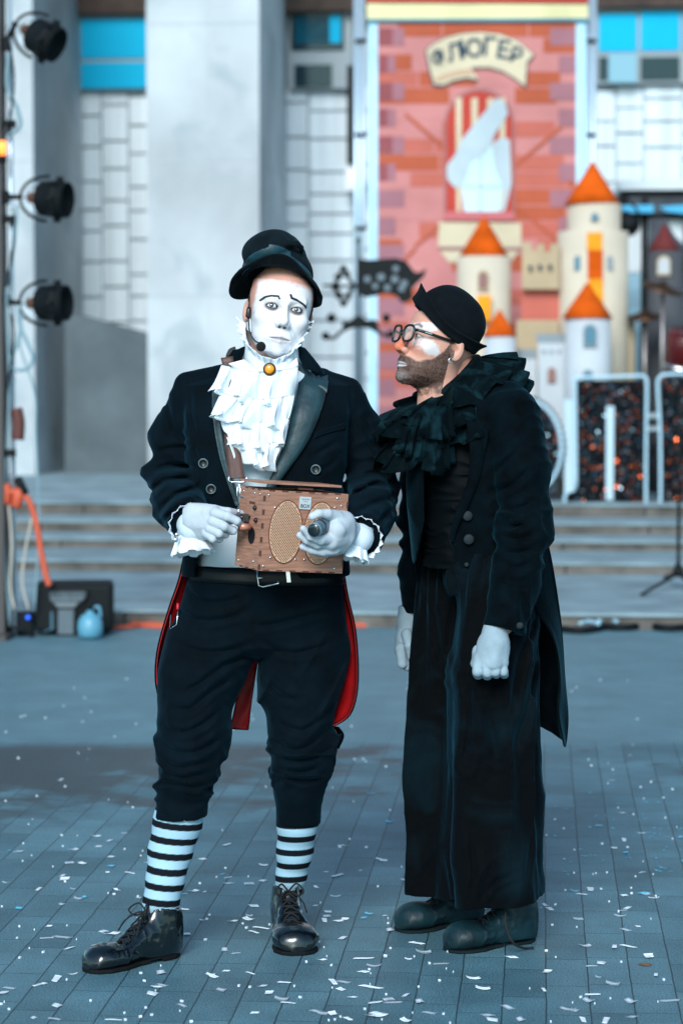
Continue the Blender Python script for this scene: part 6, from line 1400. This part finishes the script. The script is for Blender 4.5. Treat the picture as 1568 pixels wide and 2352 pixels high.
strip('side_seam', [(1190, 1560), (1184, 1700), (1180, 1850), (1183, 2000), (1186, 2092)], [(1193, 1560), (1187, 1700), (1183, 1850), (1186, 2000), (1189, 2092)], lambda u, v: nearK[3][2] - nearK[3][4] * (1 - abs((P(u, v, 6.12)[0] - nearK[4][1]) / nearK[4][3]) ** 2.2) ** (1 / 2.2) - .010, .003, M_velvet, tB) if False else None
# --- undershirt, gathered satin
inK = [keyY(905, 1010, 1150, .10, 6.36), keyY(1000, 975, 1180, .15, 6.34), keyY(1110, 975, 1180, .155, 6.33), keyY(1200, 972, 1190, .15, 6.33), keyY(1300, 975, 1200, .14, 6.32)]
sdf('undershirt', lambda p: loft(p, inK, 2.3, disp=.006 * fold(np.stack([p[..., 0] * 9, p[..., 1] * 6, p[..., 2] * 52 + 1.5 * vnoise(p * 14)], -1))), np.array([xu(940), 6.1, zv(1310)]), np.array([xu(1230), 6.55, zv(890)]), .004, mat('gathered_black_satin', (.0006, .0022, .0034), .7, spec=.08), perB)
# --- coat
aN = [P(1172, 962, 6.20), P(1196, 1080, 6.16), P(1205, 1215, 6.13), P(1184, 1330, 6.10), P(1156, 1448, 6.07)]; rN = [.080, .071, .066, .060, .053]
aF = [P(1005, 985, 6.48), P(972, 1090, 6.51), P(963, 1190, 6.52), P(963, 1310, 6.51), P(966, 1408, 6.50)]; rF = [.060, .055, .053, .052, .050]
coK = [keyY(900, 1040, 1170, .10, 6.34), keyY(925, 985, 1200, .16, 6.34), keyY(970, 950, 1215, .185, 6.33), keyY(1060, 935, 1222, .19, 6.33), keyY(1160, 935, 1228, .185, 6.33), keyY(1250, 945, 1232, .175, 6.33), keyY(1350, 955, 1245, .165, 6.33)]
opB = [(972, 930), (1092, 930), (1094, 1020), (1079, 1108), (1038, 1205), (1034, 1246), (1063, 1321), (1111, 1302), (1150, 1330), (1190, 1420), (900, 1420), (958, 1300), (975, 1200)]
opBw = [(xu(u, 6.16), P(u, v, 6.16)[2]) for u, v in opB]
def coatB(p):
    x, z = p[..., 0], p[..., 2]
    q = np.stack([x * 11 + z * 5, p[..., 1] * 5, z * 5 - x * 4], -1)
    d = loft(p, coK, 2.5, disp=.004 * vnoise(p * 12) + .005 * fold(q + 3), ends=False)
    d = np.maximum(d, z - zv(905)); d = np.maximum(d, zv(1345) - z)
    d = smin(d, cap(p, P(1085, 915, 6.36), P(1158, 940, 6.24), .050, .075), .04); d = smin(d, cap(p, P(1060, 905, 6.38), P(1005, 960, 6.47), .05, .055), .04)
    ins = loft(p, [(k[0], k[1], k[2], k[3] - .010, k[4] - .010) for k in coK], 2.5, ends=False)
    o = np.maximum(poly2(x, z, opBw), p[..., 1] - 6.40); d = smax(d, -o, .003)
    d = np.maximum(d, -np.maximum(ins, z - zv(1262)))
    for arm, rs, sd in ((aN, rN, 2), (aF, rF, 8)): d = smin(d, sleeve(p, arm, rs, sd, .010), .010)
    d = np.maximum(d, -loft(p, [(k[0], k[1], k[2], k[3] - .004, k[4] - .004) for k in inK], 2.3))
    d = d + creases(p, [([(1137, 1192), (1169, 1212), (1218, 1192)], 6.1), ([(1140, 1218), (1179, 1237), (1231, 1221)], 6.1), ([(1131, 1092), (1163, 1060), (1195, 1031)], 6.1), ([(1134, 1131), (1182, 1108), (1221, 1070)], 6.1), ([(1144, 1257), (1182, 1267), (1231, 1250)], 6.1), ([(1140, 1163), (1179, 1173), (1221, 1154)], 6.1), ([(1150, 1296), (1182, 1302), (1221, 1289)], 6.1), ([(1192, 1334), (1195, 1383), (1202, 1431)], 6.1)], .007, .008, 6.17)
    d = d + .0022 * np.exp(-(dpoly(x, z, [(xu(1118, 6.12), zv(960)), (xu(1128, 6.12), zv(1060)), (xu(1138, 6.12), zv(1130))]) / .003) ** 2) * (p[..., 1] < 6.25)
    d = d + .0016 * np.exp(-(dpoly(x, z, [(xu(1128, 6.06), zv(1318)), (xu(1180, 6.06), zv(1328)), (xu(1236, 6.06), zv(1334))]) / .0022) ** 2) * (p[..., 1] < 6.14)
    return d
cB = sdf('coat', coatB, np.array([xu(890, 6.4), 5.98, zv(1470)]), np.array([xu(1290, 6.2), 6.62, zv(850)]), .0042, M_coatB, perB)
def tailB(outer, inner, y0, y1, m, nm='coat_tail', wv_=.008):
    n = 34; o = np.array(cat([(u, v, 0) for u, v in outer], 8)); i_ = np.array(cat([(u, v, 0) for u, v in inner], 8)); g = np.zeros((n, 9, 3))
    for a in range(n):
        t = a / (n - 1); po = [np.interp(t * (len(o) - 1), np.arange(len(o)), o[:, c]) for c in (0, 1)]; pi_ = [np.interp(t * (len(i_) - 1), np.arange(len(i_)), i_[:, c]) for c in (0, 1)]
        for b in range(9):
            s = b / 8; g[a, b] = P(po[0] + (pi_[0] - po[0]) * s, po[1] + (pi_[1] - po[1]) * s, y0 + (y1 - y0) * s + wv_ * math.sin(t * 7 + s * 5))
    return sheet(nm, g, .004, m, cB)
tailB([(1252, 1225), (1266, 1290), (1279, 1370), (1289, 1450), (1296, 1560), (1303, 1640), (1301, 1690), (1297, 1716)], [(1212, 1225), (1215, 1290), (1222, 1386), (1262, 1448), (1279, 1500), (1284, 1570), (1280, 1630), (1294, 1712)], 6.33, 6.22, M_coatB)
tailB([(1262, 1280), (1275, 1370), (1284, 1450), (1290, 1560), (1286, 1640), (1292, 1700)], [(1180, 1280), (1180, 1370), (1190, 1450), (1200, 1560), (1215, 1655), (1240, 1666)], 6.40, 6.46, M_coatB)
def cfront(u, v, off=.006, y_=6.16):
    K = np.array(sorted([(-(k[0]), k[1], k[2], k[3], k[4]) for k in coK])); z = P(u, v, y_)[2]; f = [np.interp(-z, K[:, 0], K[:, i]) for i in range(1, 5)]
    x = (P(u, v, y_)[0] - f[0]) / f[2]; return f[1] - f[3] * max(.02, 1 - abs(x) ** 2.5) ** (1 / 2.5) - off
strip('lapel', [(1068, 960), (1078, 1020), (1074, 1100), (1050, 1165), (1036, 1210), (1034, 1240)], [(1108, 980), (1112, 1030), (1098, 1100), (1072, 1165), (1050, 1210), (1040, 1244)], lambda u, v: cfront(u, v, .012), .004, M_coatB, cB, .003)
strip('lapel', [(1108, 985), (1112, 1000), (1112, 1030)], [(1118, 985), (1120, 1000), (1114, 1032)], lambda u, v: cfront(u, v, .014), .004, M_coatB, cB)
for u, v, r in ((1073, 1185, .013), (1076, 1239, .0135), (1071, 1297, .006)):
    MB().lathe(P(u, v, cfront(u, v, .006)), [(r, .004), (r, -.002), (r * .8, -.005), (.001, -.0055)], 16, (-.1, 1, 0)).build('button', mat('cloth_button', (.004, .012, .017), .8, bump=(200, .6, .002)), cB, True)
MB().lathe(P(1193, 1437, 6.028), [(.0085, .004), (.009, -.003), (.006, -.006), (.001, -.0065)], 14, (.35, 1, 0)).build('button', mat('cloth_button'), cB, True)
# --- black tulle ruff
rc_ = P(1040, 876, 6.335); ed = np.array([.757, 0, .653]); ring = []; outs = []; nrs = []
for i in range(61):
    th = 2 * math.pi * i / 60; c, s = math.cos(th), math.sin(th)
    p = rc_ + ed * .082 * c + np.array([0, .078 * s, 0]) + np.array([.0, 0, -.012 * (s < 0) * s * s]); ring.append(p)
    nearf = max(0, -s); fr = max(0, -c); bk = max(0, c)
    outs.append(np.array([.112 * c - .038 * fr + .02 * bk, .125 * s, -.045 - .045 * nearf - .01 * fr + .045 * bk])); nn_ = np.cross(outs[-1], np.array([-s * .75, c, -.6 * s])); nrs.append(nn_ / np.linalg.norm(nn_))
rf = frill('ruff', ring, nrs, outs, 420, .024, 12, M_tulle, perB, 11, .0009, seed=5, jit=.5, droop=.02)
outs2 = [o * .8 + np.array([0, 0, .006]) for o in outs]
frill('ruff_layer', [p + [0, 0, .008] for p in ring], nrs, outs2, 420, .022, 11, M_tulle, rf, 10, .0009, seed=9, jit=.7, droop=.012)
outs3 = [o * 1.0 + np.array([-.01 * max(0, -o[0] / .1), 0, -.035 - .03 * max(0, -o[0] / .1)]) for o in outs]
frill('ruff_layer', [p - [0, 0, .008] for p in ring], nrs, outs3, 420, .020, 13, M_tulle, rf, 11, .0009, seed=13, jit=.5, droop=.02)
MB().tube([p + np.array([0, 0, .006]) for p in ring], .012, 10, caps=False).build('ruff_band', M_tulle, rf, True)
# hanging ends at the front
for k, (tp, bt, yy, wv_, sd) in enumerate([(((975, 935), (1040, 930)), [(968, 1000), (990, 1008), (1020, 1010), (1045, 1000)], 6.14, 2.2, 1), (((930, 960), (1000, 950)), [(902, 1025), (925, 1045), (950, 1060), (985, 1070)], 6.20, 3.2, 4), (((975, 985), (1040, 985)), [(960, 1050), (985, 1085), (1010, 1090), (1040, 1060)], 6.16, 2.6, 7)]):
    n, m_ = 110, 9; bb = np.array(cat([(u, v, 0) for u, v in bt], 10)); g = np.zeros((n, m_, 3))
    for i in range(n):
        s = i / (n - 1); ut = tp[0][0] + (tp[1][0] - tp[0][0]) * s; vt = tp[0][1] + (tp[1][1] - tp[0][1]) * s; ub, vb = [np.interp(s * (len(bb) - 1), np.arange(len(bb)), bb[:, c]) for c in (0, 1)]; ph = 2 * math.pi * wv_ * s + sd + math.sin(6 * s + sd)
        for j in range(m_):
            t = j / (m_ - 1); q = P(ut + (ub - ut) * t, vt + (vb - vt) * t, yy - .02 * math.sin(math.pi * s) - .018 * t * math.sin(ph)); q[0] += .012 * t * math.sin(2 * ph); g[i, j] = q
    sheet('ruff_end', g, .001, M_tulle, rf)
# --- gloves
def HN(x, y, Y): return P(872.5 + x * .32267, 1011.6 + y * .32267, Y)
palm = [(HN(825, 1330, 6.07), HN(805, 1430, 6.055), .034, .036), (HN(760, 1470, 6.05), HN(725, 1590, 6.045), .026, .022), (HN(830, 1460, 6.045), HN(800, 1590, 6.03), .028, .024), (HN(860, 1450, 6.06), HN(866, 1580, 6.045), .020, .018)]
fing = []
for fx, tx, by, ty, r0, yk_ in ((706, 694, 1590, 1668, .0150, 6.036), (757, 760, 1600, 1676, .0142, 6.024), (812, 820, 1600, 1668, .0132, 6.024), (862, 878, 1600, 1672, .0118, 6.034)):
    fing.append(([HN(fx, by - 40, yk_ + .01), HN(tx, ty - 24, yk_), HN(tx + 4, ty - 6, yk_ + .024), HN(tx, ty - 46, yk_ + .045)], [r0 * 1.05, r0 * .98, r0 * .92, r0 * .8]))
fing.append(([HN(700, 1500, 6.07), HN(680, 1590, 6.085), HN(720, 1640, 6.09)], [.016, .013, .011]))
sdf('glove', handf(palm, fing, .003), HN(600, 1760, 5.96), HN(960, 1280, 6.16), .0017, M_gloveB, perB)
palm = [(HN(205, 1200, 6.5), HN(195, 1300, 6.49), .031, .032), (HN(180, 1400, 6.48), HN(165, 1490, 6.47), .030, .026), (HN(230, 1400, 6.5), HN(225, 1500, 6.5), .028, .024)]
fing = [([HN(150, 1480, 6.45), HN(158, 1590, 6.445), HN(200, 1600, 6.46)], [.016, .0135, .011]), ([HN(190, 1500, 6.46), HN(195, 1610, 6.455), HN(230, 1590, 6.48)], [.015, .0128, .010]), ([HN(235, 1500, 6.48), HN(232, 1600, 6.475), HN(260, 1560, 6.49)], [.014, .012, .01]), ([HN(265, 1490, 6.5), HN(262, 1580, 6.5), HN(270, 1540, 6.52)], [.013, .011, .009]), ([HN(190, 1380, 6.45), HN(205, 1460, 6.425), HN(218, 1540, 6.43)], [.015, .013, .011])]
sdf('glove', handf(palm, fing, .003), HN(60, 1700, 6.38), HN(330, 1150, 6.6), .0018, M_gloveB, perB)
# --- shoes
h1, t1 = G(1226, 2160), G(1010, 2188)
sh1, M1 = shoe(perB, 'shoe', h1, t1, .268, .050, .122, M_leather, toe_h=.067, lace=False, st=.5, sole_m=mat('dark_teal_sole', (.005, .011, .014), .8, spec=.15))
h2, t2_ = G(1104, 2114), G(896, 2143)
sh2, M2 = shoe(perB, 'shoe', h2, t2_, .268, .050, .122, M_leather, toe_h=.067, lace=False, st=.5, sole_m=mat('dark_teal_sole'))
for o, M_ in ((sh1, M1), (sh2, M2)):
    for i in range(4):
        x0 = .105 + i * .016; z0 = .096 - i * .008
        for s in (-1, 1): MB().tube([to_w(M_, np.array(p)) for p in cat([(x0, s * -.018, z0 - .004), (x0 + .008, 0, z0 + .004), (x0 + .014, s * .018, z0 - .006)], 4)], .0023, 6).build('lace', M_lace, o, True)
    for s in (-1, 1): MB().tube([to_w(M_, np.array(p)) for p in cat([(.11, 0, .102), (.125, s * .018, .118), (.15, s * .03, .104), (.13, s * .015, .098)], 5)], .0023, 6).build('lace', M_lace, o, True)
ll = [P(1160, 2092, 6.16), P(1162, 2130, 6.15), P(1178, 2166, 6.14), G(1204, 2183) + [0, 0, .006], G(1224, 2181) + [0, 0, .005]]
MB().tube(cat(ll, 6), .0032, 8).build('lace', M_lace, sh1, True)
MB().lathe(P(1115, 2085, 6.17), [(.004, .002), (.0045, -.001), (.003, -.003)], 10, (0, 1, 0)).build('eyelet', M_metal, sh1, True)
# ------------------------------------------------------------------ confetti on the ground
big = [(44,60),(22,374),(8,385),(92,366),(130,353),(131,414),(90,146),(142,181),(180,168),(160,86),(145,115),(148,125),(190,87),(228,48),(255,72),(270,149),(258,250),(227,274),(161,282),(143,257),(108,259),(370,339),(372,367),(350,387),(360,371),(425,193),(444,151),(426,250),(484,343),(492,348),(508,378),(516,285),(583,185),(571,216),(605,127),(572,134),(525,133),(605,91),(522,44),(465,77),(600,236),(583,245),(653,361),(617,386),(604,369),(662,408),(646,399),(783,377),(765,360),(788,360),(728,428),(741,432),(765,434),(835,306),(858,323),(852,372),(862,407),(892,400),(903,407),(932,390),(963,405),(862,432),(865,438),(932,449),(985,431),(775,115),(790,217),(745,218),(750,208),(770,163),(727,143),(1012,318),(972,291),(957,271),(895,241),(1108,375),(1165,418),(1130,447),(1195,447),(1255,337),(1303,423),(1327,215),(1175,303),(1262,192),(1252,184),(1380,316),(1406,364),(1350,403),(1360,389),(1447,405),(1390,449),(1450,440),(1338,447),(1490,302),(1505,345),(1410,281),(1442,278),(1436,240),(1423,208),(1440,190),(1433,161),(1480,158),(1500,167),(1355,147),(1335,158),(1537,403),(1432,33),(880,80)]
M_conf = mat('white_paper', (.72, .8, .86), .6); M_confb = mat('blue_foil_paper', (.12, .5, .72), .35); M_confo = mat('brown_foil_paper', (.35, .12, .03), .4)
rc = np.random.RandomState(21); shapes = []
for k in range(9):
    L_, W_ = [(.034, .022), (.05, .013), (.03, .026), (.045, .018), (.036, .012), (.028, .02), (.055, .016), (.025, .025), (.04, .024)][k]; n = 6
    g = np.zeros((n, 3, 3)); sk = rc.uniform(-.5, .5)
    for i in range(n):
        for j in range(3):
            t = i / (n - 1) - .5; s = j / 2 - .5
            g[i, j] = (t * L_ + s * W_ * sk, s * W_ * (1 + .2 * t), .0015 + rc.uniform(.2, 1) * .0 + (.0035 * (t * 2) ** 2 if k % 4 == 0 else .0006 * math.sin(t * 5 + k) + .0006) + .001 * s)
    g[..., 2] -= g[..., 2].min() - .0008
    shapes.append(g)
base_me = {}
GRP = 'paper confetti scattered on the paving'
def where(u, v):
    if v > 2255: return 'in the front row ' + ('before the shiny shoes' if u < 520 else 'below the middle' if u < 1020 else 'below the stooping man' if u < 1280 else 'near the lower right corner')
    if v > 2080: return 'on the paving ' + ('left of the shiny pointed shoe' if u < 330 else 'between the two shiny shoes' if u < 640 else 'between the two men' if u < 900 else 'beside the round teal shoes' if u < 1250 else 'right of the round teal shoes')
    if v > 1880: return 'on the paving ' + ('left of the striped socks' if u < 340 else 'between the striped socks' if u < 640 else 'between socks and wide trousers' if u < 950 else 'right of the wide trousers')
    return 'on the far paving ' + ('at the damp dark patch' if u < 640 else 'behind the two men' if u < 1250 else 'at the right')
SHP = ('oblong', 'long curled', 'squarish', 'long bent', 'narrow curled', 'small squarish', 'long wavy', 'square', 'broad')
def confetti(u, v, sz, m, k=None, label='white'):
    k = rc.randint(9) if k is None else k; p = G(u, v, 0)
    if (k, m.name) not in base_me:
        o = sheet('confetti_piece', shapes[k], .0005, m, None); base_me[(k, m.name)] = o.data
    else:
        o = bpy.data.objects.new('confetti_piece', base_me[(k, m.name)]); COL.objects.link(o)
    o.location = (p[0], p[1], .001); o.rotation_euler = (rc.uniform(-.12, .12) * 0, 0, rc.uniform(0, 6.28)); o.scale = (sz, sz, sz)
    if label in ('white', 'blue'): label = (SHP[k] + ' white paper confetti scrap ' if label == 'white' else 'fleck of bright blue foil confetti ') + where(u, v)
    return props(o, label, 'confetti', GRP)
for u, y in big: confetti(u, y + 1897, rc.uniform(.7, 1.05), M_conf)
for n in range(34): confetti(rc.uniform(0, 1568), rc.uniform(2100, 2345), rc.uniform(.5, .95), M_conf)
LB = 'blue'
n = 0
while n < 84:                             # farther small pieces
    v = rc.uniform(1620, 2120); u = rc.uniform(-10, 1580)
    if rc.rand() > (v - 1560) / 420: continue
    blue = rc.rand() < (.5 if u > 1200 else .2)
    confetti(u, v, rc.uniform(.35, .85), M_confb if blue else M_conf, label='blue' if blue else 'white'); n += 1
for n in range(60):
    u = 1568 - abs(rc.normal(0, 190)); v = rc.uniform(1830, 2010)
    confetti(u, v, rc.uniform(.2, .42), M_confb, label=LB)
o = confetti(1480, 2217, .9, M_confo, 2); o['label'] = 'single brown foil square lying near the lower right corner'; del o['group']
o = confetti(1478, 2053, 1.0, M_confb, 7); o['label'] = 'crumpled bright blue foil scrap at the joint of two pavers, right of the wide trousers'; del o['group']
a = MB()                                  # countless tiny crumbs of paper
for n in range(260):
    u = rc.uniform(-20, 1590); v = rc.uniform(1560, 2352); p = G(u, v, 0); s = rc.uniform(.0008, .0025); an = rc.uniform(0, 3)
    e1 = np.array([math.cos(an), math.sin(an), 0]) * s * 1.6; e2 = np.array([-math.sin(an), math.cos(an), 0]) * s
    vs = [p + [0, 0, .0045] + i * e1 + j * e2 for i, j in ((-1, -1), (1, -1), (1, 1), (-1, 1))] + [p + i * e1 + j * e2 for i, j in ((-1, -1), (1, -1), (1, 1), (-1, 1))]
    a.add(vs, [(0, 1, 2, 3), (0, 4, 5, 1), (1, 5, 6, 2), (2, 6, 7, 3), (3, 7, 4, 0)])
props(a.build('confetti_crumbs', M_conf, None, loc=(0, 6, 0)), 'tiny crumbs of paper strewn over the paving', 'confetti', kind='stuff')
